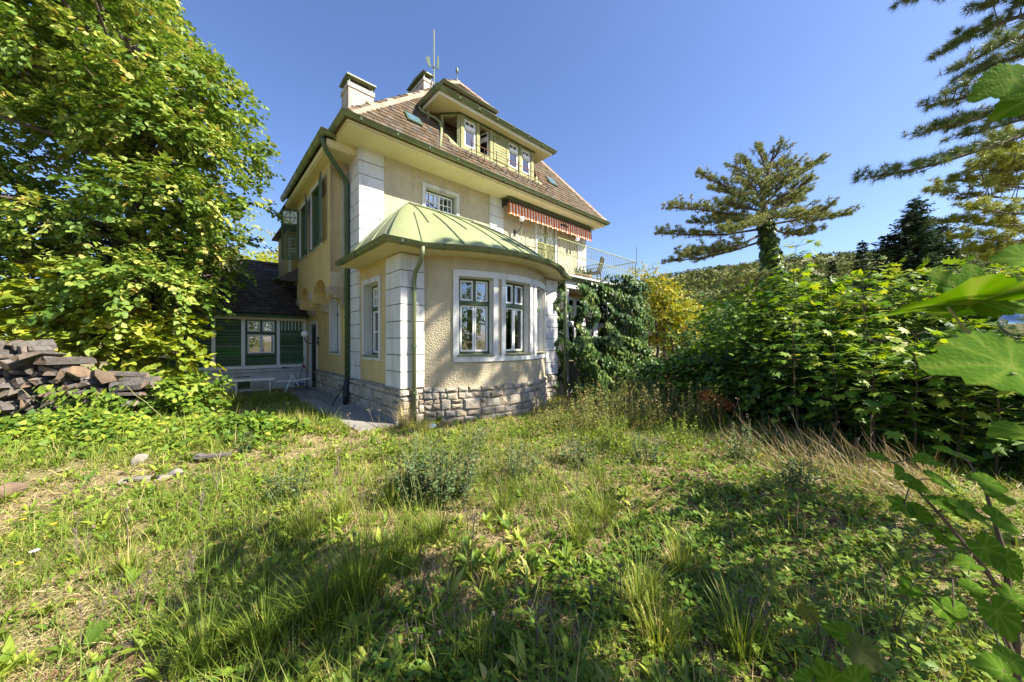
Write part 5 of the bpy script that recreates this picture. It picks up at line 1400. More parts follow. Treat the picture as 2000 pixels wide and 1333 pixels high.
hm_ = pmat('hillside_meadow', (.16,.16,.065), (.11,.12,.045), rough=.95, scale=.08, dirt=(.24,.21,.10), dirt_amt=.6, dirt_scale=.03)
link('hill', np_mesh('hill', np.stack([HX,HY,HZ],-1).reshape(-1,3), [Fh], hm_, smooth=True), kind='structure')
rs = RS(31); n = 3900
tx = rs.uniform(.25, 2.3, n); dd = 60+205*rs.random(n)**.8
ty = dd; P = np.stack([tx*dd, ty, hill_z(tx*dd, ty)], -1)
Lv = Leaves(); nl = 18; sz = rs.uniform(1.2, 2.7, n); tb = rs.uniform(0, .95, n)
for k in range(nl):
    d = norm(rs.normal(0,1,(n,3))); d[:,2] = np.abs(d[:,2])*.9
    pos = P + d*sz[:,None]*np.array([1,1,1.1]) + np.array([0,0,.25])*sz[:,None]
    Lv.add(T_LQ2, pos, norm(rs.normal(0,1,(n,3))), d + UP*.4 + jit(rs,n,.3), sz*rs.uniform(.5,.85,n), np.clip(tb+rs.normal(0,.05,n),0,1))
tag(link('distant_wood', Lv.mesh('distant_wood', L_HILL)), kind='stuff')

# ================================================================= PINES
def needle_tuft(n, seed, spread=1.15, w=.075):
    rs_ = RS(seed); V = []; F = []
    for k in range(n):
        th = 2*PI*k/n*2.4 + rs_.uniform(-.3,.3); ph = spread*math.sqrt((k+.5)/n)*rs_.uniform(.8,1.1)
        d = np.array([math.sin(ph)*math.cos(th), math.cos(ph), math.sin(ph)*math.sin(th)])
        s_ = np.cross(d, rs_.normal(0,1,3)); s_ /= np.linalg.norm(s_)
        L_ = rs_.uniform(.75, 1.05); b = len(V)
        V += [d*.03 - s_*w*.5, d*.03 + s_*w*.5, d*L_]; F.append((b,b+1,b+2))
    return (np.array(V), [np.array(F)])
T_N1, T_N2 = needle_tuft(20, 1, 2.2, .11), needle_tuft(26, 2, 1.9, .06)
def pine_branch(mb, Lv, rs, r, pts, r0, size, T, tl, nt, start=.3, up=.35, tint=(0,.9), dens=.95):
    """one limb (list of points) with lateral twigs carrying needle tufts"""
    Pt = [Vector(p) for p in pts]
    seg = [(Pt[i+1]-Pt[i]).length for i in range(len(Pt)-1)]; tot = sum(seg)
    mb.tube(Pt, [r0*(1-.8*i/(len(Pt)-1)) for i in range(len(Pt))], 6)
    def at(f):
        s_ = f*tot
        for i, l in enumerate(seg):
            if s_ <= l or i == len(seg)-1: return Pt[i].lerp(Pt[i+1], min(1, s_/l)), (Pt[i+1]-Pt[i]).normalized()
            s_ -= l
    pos, dirs, tn = [], [], []
    for k in range(int(nt*dens)):
        f = start + (1-start)*(k+r.random())/(nt*dens); p, d = at(min(f, 1))
        sd = d.cross(Vector((0,0,1))).normalized() * (1 if k % 2 else -1)
        td = (d*r.uniform(.4,1.0) + sd*r.uniform(.2,1.1) + Vector((0,0,1))*r.uniform(-.25,.8)*up*2).normalized()
        L_ = tl*r.uniform(.4,1.1)*(1.25-.75*f)
        q = p + td*L_ + Vector((0,0,.12*L_))
        mb.tube([p, p.lerp(q,.5)+Vector((0,0,-.03*L_)), q], [.018*tl, .012*tl, .006*tl], 4)
        m_ = r.randint(4, 7)
        for j in range(m_):
            g_ = 1 - .45*j/m_*r.uniform(.7,1.2)
            pos.append(p.lerp(q, max(.1,g_)) + Vector((r.uniform(-1,1), r.uniform(-1,1), r.uniform(-.6,1)))*size*.35); dd_ = (td*.9 + Vector((r.uniform(-.6,.6), r.uniform(-.6,.6), r.uniform(.1,.9)))); dirs.append(dd_); tn.append(r.uniform(*tint))
    for j in range(5): p, d = at(1-.03*j); pos.append(p); dirs.append(d+Vector((r.uniform(-.3,.3),r.uniform(-.3,.3),.3))); tn.append(r.uniform(*tint))
    M_ = len(pos); pos = np.array(pos); dirs = np.array(dirs)
    Lv.add(T, pos, dirs, norm(rs.normal(0,1,(M_,3))), size*rs.uniform(.75,1.25,M_), np.array(tn))
def local(pts, B): return [Vector(p)-B for p in pts]
# -- the black pine with the ivy covered trunk
r = random.Random(17); rs = RS(17); d0 = 20.0
B = pp(1535, 667, d0); B.z = 0
bp_ = thing('black_pine', 'spreading black pine with an ivy covered trunk standing before the hill', 'tree', tuple(B))
mb = MB(); Lv = Leaves()
TR = [pp(1540,720,d0), pp(1524,600,d0), pp(1508,520,d0), pp(1496,440,d0), pp(1490,395,d0), pp(1500,340,d0), pp(1513,292,d0)]
mb.tube(local(TR, B), [.42,.36,.31,.25,.18,.10,.03], 10)
mb.build('trunk', M['bark'], bp_, smooth=True)
mb = MB()
BRN = [((1492,447),(1286,457),.05,0),((1494,470),(1307,512),.05,1.5),((1491,425),(1308,405),.0,-1.5),((1493,455),(1329,500),.06,-2.0),((1490,400),(1367,342),.0,1.0),((1493,385),(1432,325),0,-1.0),((1496,370),(1450,312),0,1),
       ((1503,345),(1481,290),0,.5),((1505,330),(1524,286),0,-.5),((1500,385),(1601,318),0,1.0),((1502,360),(1557,318),0,-1.2),((1500,440),(1660,419),.0,0.5),((1496,425),(1619,407),.02,-1.5),((1500,445),(1594,452),.05,1.5),((1496,400),(1584,352),0,-.8),
       ((1510,520),(1400,560),.05,-1.5),((1512,530),(1375,598),.08,1.5),((1494,410),(1390,372),0,2.5),((1496,420),(1560,390),0,3.0),((1494,400),(1460,352),0,-3.0),((1498,395),(1535,345),0,-2.6),((1494,440),(1395,430),0,3.2),((1494,440),(1420,452),0,-3.4),((1500,430),(1570,420),0,-3.2),((1500,380),(1515,320),0,2.2),((1490,415),(1410,395),0,-2.6),((1494,430),(1350,435),.02,2.0),((1498,415),(1575,375),.0,1.8)]
for (a, b_, sag, dz) in BRN:
    p, q = pp(a[0],a[1],d0), pp(b_[0],b_[1],d0+dz)
    m1p = p.lerp(q,.35)+Vector((r.uniform(-.15,.15),r.uniform(-.3,.3),-sag*6+r.uniform(-.1,.1))); m2p = p.lerp(q,.7)+Vector((0,r.uniform(-.3,.3),-sag*5+r.uniform(-.1,.1)))
    ln_ = (q-p).length
    pine_branch(mb, Lv, rs, r, local([p,m1p,m2p,q], B), .075, .175, T_N1, 1.15, int(14*ln_), start=.22, up=.4, tint=(.0,.95))
mb.build('branches', M['twig'], bp_)
link('needles', Lv.mesh('needles', L_PINE), bp_)
iv = thing('trunk_ivy', 'ivy climbing the trunk of the black pine', 'ivy', tuple(B))
P, D = [], []
for k in range(3000):
    f = r.random(); yy = 640-225*f; c_ = pp(np.interp(yy,[292,340,395,440,520,600,720],[1513,1500,1490,1496,1508,1524,1540]), yy, d0)
    a_ = r.uniform(0, 2*PI); rd = (.56-.27*f)*r.uniform(.75,1.3)*(1+.12*math.sin(yy*.23)); P.append(c_-B+Vector((math.cos(a_)*rd, math.sin(a_)*rd, 0))); D.append((math.cos(a_), math.sin(a_), .15))
P, D = np.array(P), np.array(D); Lv = Leaves(); Lv.add(T_IVY, P, D*.3+np.array([0,0,-.9])+jit(rs,len(P),.3), D+UP*.5+jit(rs,len(P),.3), rs.uniform(.16,.28,len(P)), rs.uniform(.1,.95,len(P)))
link('foliage', Lv.mesh('foliage', L_IVY), iv)
mb = MB(); mb.tube([q_ - B + Vector((-.3,-.3,0)) for q_ in TR[:4]], [.05,.045,.04,.02], 5); mb.build('stem', M['twig'], iv)
# -- near pine whose branches hang in from the right
r = random.Random(23); rs = RS(23)
B = Vector((11.6, 6.6, 0))
np_ = thing('near_pine', 'pine at the right edge with long needled branches hanging into the sky', 'tree', tuple(B))
mb = MB(); mb.tube([(0,0,-.1),(0,0,3),(-.1,.05,6),(.05,0,9),(0,0,12.5)], [.28,.24,.19,.13,.04], 10); mb.build('trunk', M['bark'], np_, smooth=True)
mb = MB(); Lv = Leaves()
NB = [([(2160,225),(2000,265),(1830,322),(1692,350)],6.4),([(2160,150),(2000,205),(1900,236),(1812,256)],6.6),([(2160,120),(2010,150),(1910,186),(1835,202)],6.2),([(2170,-20),(2000,30),(1910,62),(1850,98)],6.5),([(2160,60),(2030,100),(1960,120),(1895,150)],7.0),
      ([(2200,-80),(2080,-40),(1990,-15),(1935,4)],6.0),([(2180,0),(2060,60),(1980,75),(1900,120)],5.6),([(2170,190),(2060,215),(1960,245),(1880,268)],7.4),([(2200,-120),(2000,-60),(1880,-30),(1770,-4)],6.2)]
for pts, d_ in NB:
    w_ = [pp(x_, y_, d_ + (0 if i_ == 0 else -.0)) for i_, (x_, y_) in enumerate(pts)]
    base_ = Vector((B.x, B.y, min(12, w_[0].z+.3)))
    w_ = [base_] + w_
    pine_branch(mb, Lv, rs, r, local(w_, B), .06, .135, T_N2, .62, 40, start=.42, up=.3, tint=(.0,.5))
for k in range(7):   # the rest of the crown, out of the frame
    a_ = r.uniform(-1.5, 1.3); z_ = r.uniform(4.5, 12.0); L_ = r.uniform(1.8, 3.8)*(1-.05*(z_-5))
    p = Vector((0,0,z_)); q = p + Vector((math.cos(a_)*L_, math.sin(a_)*L_, r.uniform(-.3,.8)))
    wq = q + B
    if wq.y > .5 and wq.x/wq.y < 1.60 and (wq.z-1.6)/wq.y < 1.08: continue
    pine_branch(mb, Lv, rs, r, [p, p.lerp(q,.5)+Vector((0,0,.15)), q], .05, .22, T_N1, .9, 22, start=.3, up=.4, tint=(.0,.9))
for (a_, b_, z0_, h_) in [(.2,-.1,2.9,7.4),(.8,-.4,2.8,7.2),(.9,-.5,1.4,8.4),(2.0,-.8,.8,8.6),(2.5,-.4,4.0,6.6),(3.2,-.1,4.2,6.8),(2.9,.5,4.6,6.9),(3.6,.2,1.8,8.0),(3.1,-.7,.7,8.8),(-.2,-.6,.1,9.6),(2.2,-1.2,.1,9.4)]:  # unseen branches added along the sun's rays to dapple the bay
    q = hw(a_,b_,z0_) + sdir*(h_/sdir.z) - B; z_ = q.z; p = Vector((0,0,z_-.5))
    pine_branch(mb, Lv, rs, r, [p, p.lerp(q,.5)+Vector((0,0,.2)), q], .06, .2, T_N1, .7, 26, start=.55, up=.4, tint=(.0,.9))
mb.build('branches', M['twig'], np_)
link('needles', Lv.mesh('needles', L_PINE), np_)
# -- farther sunlit pine at the right edge
r = random.Random(29); rs = RS(29); d0 = 15.0
B = pp(2050, 667, d0); B.z = 0
fp_ = thing('sunlit_pine', 'yellow-green sunlit pine lower at the right edge, behind the hanging pine branches', 'tree', tuple(B))
mb = MB(); mb.tube(local([pp(2050,720,d0),pp(2048,500,d0),pp(2040,350,d0),pp(2030,230,d0)], B), [.3,.25,.16,.04], 9); mb.build('trunk', M['bark'], fp_, smooth=True)
mb = MB(); Lv = Leaves()
for (a, b_, dz) in [((2045,390),(1822,372),0),((2045,360),(1852,352),.6),((2042,330),(1900,325),-.5),((2045,440),(1845,432),.3),((2040,310),(1935,296),.4),((2046,470),(1872,462),-.5),((2038,290),(1962,270),0),((2046,420),(1890,405),-1),((2044,370),(1930,355),1.2),((2045,480),(1900,490),.5),((2046,500),(1940,505),0),((2044,340),(1960,310),-1),((2046,450),(1960,440),1),((2040,420),(2150,380),0),((2040,330),(2120,280),1)]:
    p, q = pp(*a, d0), pp(*b_, d0+dz); m_ = p.lerp(q,.5)+Vector((0,0,-.12))
    pine_branch(mb, Lv, rs, r, local([p,m_,q], B), .05, .22, T_N1, 1.0, 34, start=.2, up=.45, tint=(.45,1.0))
mb.build('branches', M['twig'], fp_)
link('needles', Lv.mesh('needles', leafmat('sunlit_pine_needle', [(0,G(.11,.15,.035)),(.6,G(.25,.29,.05)),(1,G(.42,.42,.08))], .2)), fp_)  # yellower needle copy with the sunlight put into its colour

# ================================================================= FIRS
def fir(px, d, ytop, rad, seed, label, leaders=((0,0,1),)):
    r = random.Random(seed); rs = RS(seed); B = pp(px, 667, d); B.z = 0
    h = EYE + (667-ytop)/670*d
    t_ = thing('fir_tree', label, 'tree', tuple(B), 0, 'dark firs in front of the hill')
    mb = MB(); Lv = Leaves(); br = MB()
    for (ox, oy, hk) in leaders:
        hh = h*hk; mb.tube([(ox*.2,oy*.2,-.2),(ox,oy,hh*.5),(ox,oy,hh)], [.17,.10,.02], 7)
        z = .6
        while z < hh-.1:
            f = z/hh; R_ = rad*((1-f)**(.85 if len(leaders) == 1 else .55))*r.uniform(.75,1.15)*(1 if len(leaders) == 1 else .8)+.08
            for k in range(9):
                a_ = r.uniform(0,2*PI); L_ = R_*r.uniform(.4,1.25)
                p = np.array([ox,oy,z+r.uniform(-.1,.1)]); dv = np.array([math.cos(a_),math.sin(a_),r.uniform(-.25,.25)+.25*f])
                br.tube([p, p+dv*L_*.9], [.02,.006], 3, cap=False)
                m_ = max(3, int(L_/.14)); ff = (np.arange(m_)+.7)/m_
                for sg in (-1,1):
                    sd = np.array([-dv[1],dv[0],0])*sg
                    pos = p + dv*(ff*L_)[:,None] + jit(rs,m_,.03)
                    Lv.add(T_LQ2, pos, dv*.7+sd*.8+np.array([0,0,-.15])+jit(rs,m_,.2), UP+jit(rs,m_,.4), (.24+.30*(1-ff))*(.6+.4*min(1,L_)), np.clip(rs.normal(.4,.25,m_),0,1), width=.16)
            z += .24
    mb.build('trunk', M['bark'], t_); br.build('branches', M['twig'], t_); link('foliage', Lv.mesh('foliage', L_FIR), t_)
fir(1790, 24, 390, 3.4, 51, 'broad dark fir with several tops, tallest of the firs', ((0,0,1),(-1.7,.3,.80),(1.6,-.2,.84),(.7,.8,.95),(-.8,-.4,.91),(2.5,.3,.66)))
fir(1684, 27, 470, 1.7, 52, 'slim pointed fir left of the broad fir')
fir(1625, 29, 508, 1.5, 53, 'small fir nearest to the black pine trunk')
fir(1720, 32, 520, 1.6, 54, 'low fir just behind the slim pointed fir')

# ================================================================= THICKET ON THE RIGHT
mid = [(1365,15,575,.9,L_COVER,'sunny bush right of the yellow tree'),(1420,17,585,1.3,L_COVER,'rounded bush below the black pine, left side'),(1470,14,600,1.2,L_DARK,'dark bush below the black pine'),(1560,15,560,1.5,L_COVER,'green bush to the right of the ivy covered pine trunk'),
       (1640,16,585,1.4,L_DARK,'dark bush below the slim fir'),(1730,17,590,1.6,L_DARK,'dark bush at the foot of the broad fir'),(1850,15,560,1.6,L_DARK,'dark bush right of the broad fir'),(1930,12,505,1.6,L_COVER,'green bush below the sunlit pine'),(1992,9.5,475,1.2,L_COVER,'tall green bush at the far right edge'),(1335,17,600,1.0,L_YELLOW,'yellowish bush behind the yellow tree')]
for k, (px, d, yt, w, mt, lab) in enumerate(mid):
    b = pp(px, 667, d); h = EYE+(667-yt)/670*d; r = random.Random(200+k)
    lob = [(b.x+r.uniform(-w,w), b.y+r.uniform(-w,w)*.7, h*r.uniform(.15,.84), w*.55, w*.5, w*.42) for _ in range(13)]
    broad_tree('thicket_bush', lab, 'shrub', (b.x,b.y,0), h, lob, 420, 8, .14, mt, T=T_LQ2, r0=.05, seed=210+k, length=.55, nl=6, tint=(0,.9), rl=.02)
row = [(1350,8.9,1.25),(1405,7.9,1.45),(1465,7.0,1.4),(1530,6.4,1.5),(1600,5.9,1.55),(1680,5.5,1.6),(1765,5.2,1.6),(1860,4.9,1.65),(1965,4.6,1.7),(2080,4.2,1.7),(2230,3.8,1.8)]
row2 = [(1400,9.6,2.2),(1480,8.4,2.05),(1570,7.6,2.3),(1665,7.0,2.1),(1760,6.6,2.2),(1860,6.2,2.0),(1965,5.9,2.4),(2090,5.4,2.8),(1430,10.5,2.7),(1545,6.4,2.95),(1612,6.8,2.85),(1725,6.1,2.95),(1905,6.7,3.05)]
names = ['at the left end','by the rusty dead branch','left of the tallest sapling','under the tallest sapling','above the dry grass','behind the dry grass','above the large near leaves','below the slanting near leaf','at the right edge of view','just outside the right edge','farthest right']
for k, (px, d, h) in enumerate(row):
    b = pp(px, 667, d); r = random.Random(300+k); w = .78
    lob = [(b.x+r.uniform(-w,w)*.8, b.y+r.uniform(-.2,.9), h*r.uniform(.06,.82), w*.6, w*.5, w*.38) for _ in range(14)]
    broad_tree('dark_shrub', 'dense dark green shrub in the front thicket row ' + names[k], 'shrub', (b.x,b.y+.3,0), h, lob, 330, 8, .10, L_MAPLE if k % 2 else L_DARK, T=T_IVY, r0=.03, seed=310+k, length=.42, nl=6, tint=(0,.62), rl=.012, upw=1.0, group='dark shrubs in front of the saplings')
for k, (px, d, h) in enumerate(row2):
    b = pp(px, 667, d); r = random.Random(330+k); w = .9
    lob = [(b.x+r.uniform(-w,w)*.8, b.y+r.uniform(-.3,.9), h*r.uniform(.2,.88), w*.6, w*.5, w*.36) for _ in range(13)]
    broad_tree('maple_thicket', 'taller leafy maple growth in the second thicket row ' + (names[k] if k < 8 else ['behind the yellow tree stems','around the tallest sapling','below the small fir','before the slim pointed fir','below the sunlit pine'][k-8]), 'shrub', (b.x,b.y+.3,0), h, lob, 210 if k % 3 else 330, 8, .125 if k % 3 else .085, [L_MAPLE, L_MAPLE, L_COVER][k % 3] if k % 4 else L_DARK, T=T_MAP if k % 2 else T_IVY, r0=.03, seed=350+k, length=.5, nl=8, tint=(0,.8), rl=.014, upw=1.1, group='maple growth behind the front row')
SAP = [(1555,5.6,472),(1520,6.6,545),(1602,6.6,548),(1660,6.7,575),(1692,5.8,530),(1722,5.3,556),(1762,6.8,535),(1800,5.7,560),(1842,6.4,552),(1882,5.1,566),(1930,6.2,540),(1985,5.3,535),(1640,5.1,640),(1705,4.7,655),(1785,4.5,640),(1862,4.3,655),(1945,4.1,620),(1462,7.2,592),(1422,8.0,612),(1382,8.8,628),(1492,6.5,632)]
for k, (px, d, yt) in enumerate(SAP):
    r = random.Random(400+k); rs = RS(400+k); b = pp(px, 667, d); b.z = float(gz(b.x,b.y)); h = EYE+(667-yt)/670*d
    if k == 0: lab = 'tallest maple sapling with a thin dark stem, in front of the ivy covered pine'
    else: lab = 'slender maple sapling with flat tiers of lobed leaves, ' + ['left of the tallest sapling','right of the tallest sapling','below the small fir','below the slim pointed fir','left of the broad fir','before the broad fir','just right of the broad fir','left of the near lobed leaf','behind the near lobed leaf','right of the near lobed leaf','left of the glass lantern','short one above the dry grass','short one behind the dry grass','short one left of the slanting leaf','short one under the slanting leaf','short one near the lantern','fourth from the yellow tree','second from the yellow tree','nearest to the yellow tree','beside the rusty branch'][k-1]
    t_ = thing('maple_sapling', lab, 'sapling', tuple(b), 0, 'maple saplings in the thicket')
    mb = MB(); st = wob((0,0,-.05), (r.uniform(-.15,.15), r.uniform(-.15,.15), h-.05), 7, .015, r); mb.tube(st, [.016-.0018*i for i in range(8)], 6)
    Lv = Leaves(); z = h*.28
    while z < h:
        f = z/h; i_ = min(6, int(f*7)); c_ = st[i_].lerp(st[i_+1], f*7-i_)
        m_ = r.choice([4,4,6]); a0 = r.uniform(0,PI); L_ = (.34-.20*f)*r.uniform(.8,1.2)+.06
        for q in range(m_):
            a_ = a0 + 2*PI*q/m_ + r.uniform(-.25,.25); dv = np.array([math.cos(a_), math.sin(a_), r.uniform(.1,.5)]); e_ = np.array(c_) + dv*L_
            mb.tube([c_, Vector(e_)], [.004,.0025], 4, cap=False)
            sz = r.uniform(.13,.20)*(1.1-.35*f)
            Lv.add(T_MAP, e_[None], (dv*np.array([1,1,0])+np.array([0,0,-.5]))[None]+jit(rs,1,.2), UP[None]+jit(rs,1,.38)+dv[None]*.3, sz, np.clip(rs.normal(.5+.25*f,.2,1),0,1))
            if L_ > .2:
                for sg in (-1,1):
                    s2 = np.array([-dv[1],dv[0],0])*sg; Lv.add(T_MAP, (np.array(c_)+dv*L_*.6+s2*.05)[None], (dv*.5+s2)[None], UP[None]+jit(rs,1,.2), sz*.8, np.clip(rs.normal(.4+.2*f,.2,1),0,1))
        z += r.uniform(.12,.2)
    mb.build('stem', M['twig'], t_); link('foliage', Lv.mesh('foliage', L_MAPLE), t_)
# rusty dead branch
q = pp(1402, 782, 6.3); r = random.Random(77); rs = RS(77)
db = thing('dead_branch', 'rust brown dead conifer branch in the dark thicket', 'branch', tuple(q))
mb = MB(); mb.tube([(-.25,.05,.08),(0,0,0),(.28,-.05,-.14)], [.006,.012,.016], 5); mb.build('stem', M['drystem'], db)
Lv = Leaves(); m_ = 420; f = rs.uniform(-1,1,m_); P = np.stack([f*.22, -.04*f, -.10*f],-1)+jit(rs,m_,.045)
Lv.add(T_LQ2, P, np.stack([np.full(m_,-.5), rs.normal(0,.5,m_), -np.abs(rs.normal(.5,.4,m_))],-1), jit(rs,m_,1), .085, rs.random(m_), width=.03)
link('needles', Lv.mesh('needles', leafmat('dead_needles', [(0,G(.20,.06,.015)),(1,G(.42,.15,.04))], .2)), db)

# ================================================================= IVY ON THE VERANDA
rs = RS(61); r = random.Random(61)
iv = thing('veranda_ivy', 'thick dark ivy hanging over the veranda front below the terrace', 'ivy', (CX, CY, 0), HROT)
Lv = Leaves()
def ivy(n, a0, a1, z0, z1, bulge, size=.085, tint=(.0,.85), edge=.12):
    a = rs.uniform(a0, a1, n); z = rs.uniform(z0, z1, n)
    e = edge*np.sin(z*5.3+a*2)+edge*.6*np.sin(z*11+1.3)
    a = np.where(a < (a0+a1)/2, a+e, a-e)
    bb = bulge(a, z)*rs.uniform(.35,1.0,n)**.5 + .17*np.sin(a*6+z*3)*np.sin(z*7-a*2)
    P = np.stack([a, .10-bb, z],-1); nr = np.stack([rs.normal(0,.45,n), -np.ones(n), rs.uniform(.1,.9,n)],-1)
    yd = np.stack([rs.normal(0,.5,n), np.full(n,-.25), -np.ones(n)],-1)
    dk = np.clip(.5+.45*np.sin(a*4.1+z*2.3)*np.sin(z*3.7-a),0,1)
    Lv.add(T_IVY, P, yd, nr+jit(rs,n,.3), size*1.15*rs.uniform(.55,1.25,n), np.clip(tint[0]+(tint[1]-tint[0])*dk*.8+rs.normal(0,.22,n),0,1))
k1 = lambda a, z: .18+0*a
ivy(900, 4.52, 4.86, .3, 3.25, k1); ivy(2300, 5.25, 6.05, 1.2, 3.3, lambda a,z: .30+.15*np.sin(z*3))
ivy(5200, 6.75, 9.15, 1.3, 3.75, lambda a,z: .50+.2*np.sin(a*3+z)); ivy(1200, 6.0, 6.8, 2.85, 3.4, k1)
ivy(6500, 4.75, 9.2, -.05, 1.75, lambda a,z: .55+.55*(1.75-z)/1.75+.15*np.sin(a*4), tint=(.0,.95))
ivy(1200, 8.6, 9.4, .4, 3.6, lambda a,z: .3+.3*np.sin(z*2)**2)
link('foliage', Lv.mesh('foliage', L_IVY), iv)
mb = MB()
for k in range(16):
    a = r.uniform(4.7, 9.0); mb.tube([(a,.06,-.05),(a+r.uniform(-.2,.2),.04,1.0),(a+r.uniform(-.3,.3),.03,2.2),(a+r.uniform(-.4,.4),.05,3.2)], [.02,.016,.012,.006], 5)
mb.build('stems', M['twig'], iv, 'stuff')
mb = MB(); rs = RS(5)
for (a, b, k_) in ((6.55,.75,0),(6.95,.7,1)):
    pt = ht('potted_plant', ['spiky potted plant on the terrace left of the black chair','second spiky potted plant on the terrace, close to the black chair','potted plant on the terrace right of the black chair'][k_], 'plant', a, b, 3.58)
    m_ = MB(); m_.lathe([(.001,0),(.10,0),(.14,.22),(.155,.22),(.155,.26),(.12,.26),(.001,.24)], (0,0,0), 12); m_.build('pot', clay, pt)
    lv = Leaves(); m_ = 30; a_ = rs.uniform(0,2*PI,m_); d = np.stack([np.cos(a_)*.5,np.sin(a_)*.5,np.ones(m_)],-1); lv.add(T_LANCE, np.tile([0,0,.24],(m_,1))+jit(rs,m_,.03), d+jit(rs,m_,.2), np.stack([np.cos(a_),np.sin(a_),.3+0*a_],-1), rs.uniform(.2,.36,m_), rs.random(m_), width=.13)
    link('leaves', lv.mesh('leaves', L_MUG), pt)
# ================================================================= LAWN, WEEDS AND GROUND COVER
rs = RS(101)
def free(x, y, m=0.0):
    a = (x-CX)*UX + (y-CY)*UY; b = -(x-CX)*UY + (y-CY)*UX
    bowb = np.where((a > .4) & (a < 4.1), BCB - np.sqrt(np.maximum(0, BR**2-(a-BCA)**2)), 0)
    house = (a > -.84-m) & (a < 9.3) & (b > np.where(a < 0, .0, bowb)-.05-m) & (b < 9)
    ann = (b > 7.5) & (a < .2)
    return ~(house | ann)
def polar(n, r0, r1, pw, ang=1.05, c=0.0):
    u = rs.random(n); e = 2-pw
    r_ = (r0**e + u*(r1**e-r0**e))**(1/e); th = c + rs.uniform(-ang, ang, n)
    x, y = r_*np.sin(th), r_*np.cos(th)
    k = free(x, y); return x[k], y[k]
def nz(x, y, s=1.0, o=0.0):
    return .5 + .25*(np.sin(x*1.7*s+o)*np.cos(y*2.1*s-o*1.3) + np.sin(x*.9*s-y*1.3*s+o*2) ) + .12*np.sin(x*4.3*s+y*3.7*s+o)
def lawn(name, mat, kind='stuff'): 
    o = link(name, LV.mesh(name, mat)); return tag(o, kind=kind)
def P3(x, y, dz=0.0): return np.stack([x, y, gz(x, y)+dz], -1)
BASE = 1.30
# fine grass, growing in tufts
LV = Leaves()
x, y = polar(17500, BASE, 13.5, 1.15)
dn = nz(x, y, 1.0, .7); right = np.clip((x-.6)/1.5, 0, 1)*np.clip((5.5-y)/2, 0, 1)
keep = rs.random(len(x)) < np.clip(dn*1.9-.42, .14, 1)*(1-.55*right)
x, y = x[keep], y[keep]; dist = np.hypot(x, y)
for k in range(13):
    n = len(x); a_ = rs.uniform(0, 2*PI, n); ln_ = rs.gamma(4, .035, n)*(.75+.6*nz(x, y, .8, 2.2)); tl_ = rs.uniform(.15, 1.1, n)
    px_, py_ = x+rs.normal(0,.035,n), y+rs.normal(0,.035,n)
    d = np.stack([np.cos(a_)*tl_, np.sin(a_)*tl_, np.ones(n)], -1)
    tn = np.clip(.12+.6*nz(x, y, .6, 4.0)*rs.uniform(.5,1.3,n) + (rs.random(n) < .13)*.5, 0, 1)
    LV.add(T_BLADE, P3(px_, py_, -.01), d, np.stack([-np.cos(a_), -np.sin(a_), .6+0*a_], -1)+jit(rs,n,.4), ln_, tn, width=.0042*(.7+.12*dist)*rs.uniform(.7,1.4,n))
lawn('grass', L_GRASS)
# dry thatch lying flat
LV = Leaves(); x, y = polar(95000, BASE, 10, 1.25)
keep = rs.random(len(x)) < np.clip(1.38-1.5*nz(x, y, 1.0, .7), .15, 1); x, y = x[keep], y[keep]; n = len(x); a_ = rs.uniform(0, 2*PI, n)
LV.add(T_BLADE, P3(x, y, .008), np.stack([np.cos(a_), np.sin(a_), rs.uniform(.0,.45,n)], -1), np.tile(UP,(n,1))+jit(rs,n,.5), rs.uniform(.05,.2,n), rs.random(n)**1.3, width=.0045*(.7+.12*np.hypot(x,y)))
lawn('dry_thatch', L_STRAW)
# brown fallen leaves and twigs
LV = Leaves(); x, y = polar(3800, BASE, 9, 1.2); n = len(x); a_ = rs.uniform(0, 2*PI, n)
LV.add(T_LQ2, P3(x, y, .02), np.stack([np.cos(a_), np.sin(a_), rs.uniform(-.2,.5,n)], -1), np.tile(UP,(n,1))+jit(rs,n,.6), rs.uniform(.03,.07,n), rs.random(n)**1.5)
lawn('leaf_litter', leafmat('fallen_leaf', [(0,G(.13,.075,.04)),(.6,G(.26,.17,.09)),(1,G(.42,.33,.2))], .15))
# broad-leaved rosettes (dandelion, plantain, hawkweed)
LV = Leaves(); x, y = polar(6000, BASE, 11.5, 1.2)
w_ = nz(x, y, .9, 5.1) + .25*np.clip(-x/2,-.6,1)
keep = rs.random(len(x)) < np.clip(w_*1.8-.6, .05, 1); x, y = x[keep], y[keep]; n = len(x)
sz = np.minimum(.15, rs.gamma(6, .013, n)*(.85+.5*nz(x, y, .7, 8))); tb = np.clip(rs.normal(.42,.28,n), 0, 1)
for k in range(9):
    on = rs.random(n) < .85; m_ = on.sum(); a_ = 2*PI*k/9*1.62 + rs.uniform(0, 6.28, n)[on]; rise = rs.uniform(.12, 1.2, m_)
    d = np.stack([np.cos(a_), np.sin(a_), rise], -1)
    LV.add(T_LANCE, P3(x[on], y[on], .005)+d*.012, d, np.stack([-np.cos(a_)*rise, -np.sin(a_)*rise, np.ones(m_)], -1)+jit(rs,m_,.18), sz[on]*rs.uniform(.6,1.2,m_), np.clip(tb[on]+rs.normal(0,.12,m_),0,1), width=sz[on]*rs.uniform(.6,1.15,m_))
lawn('broad_leaved_weeds', L_WEED)
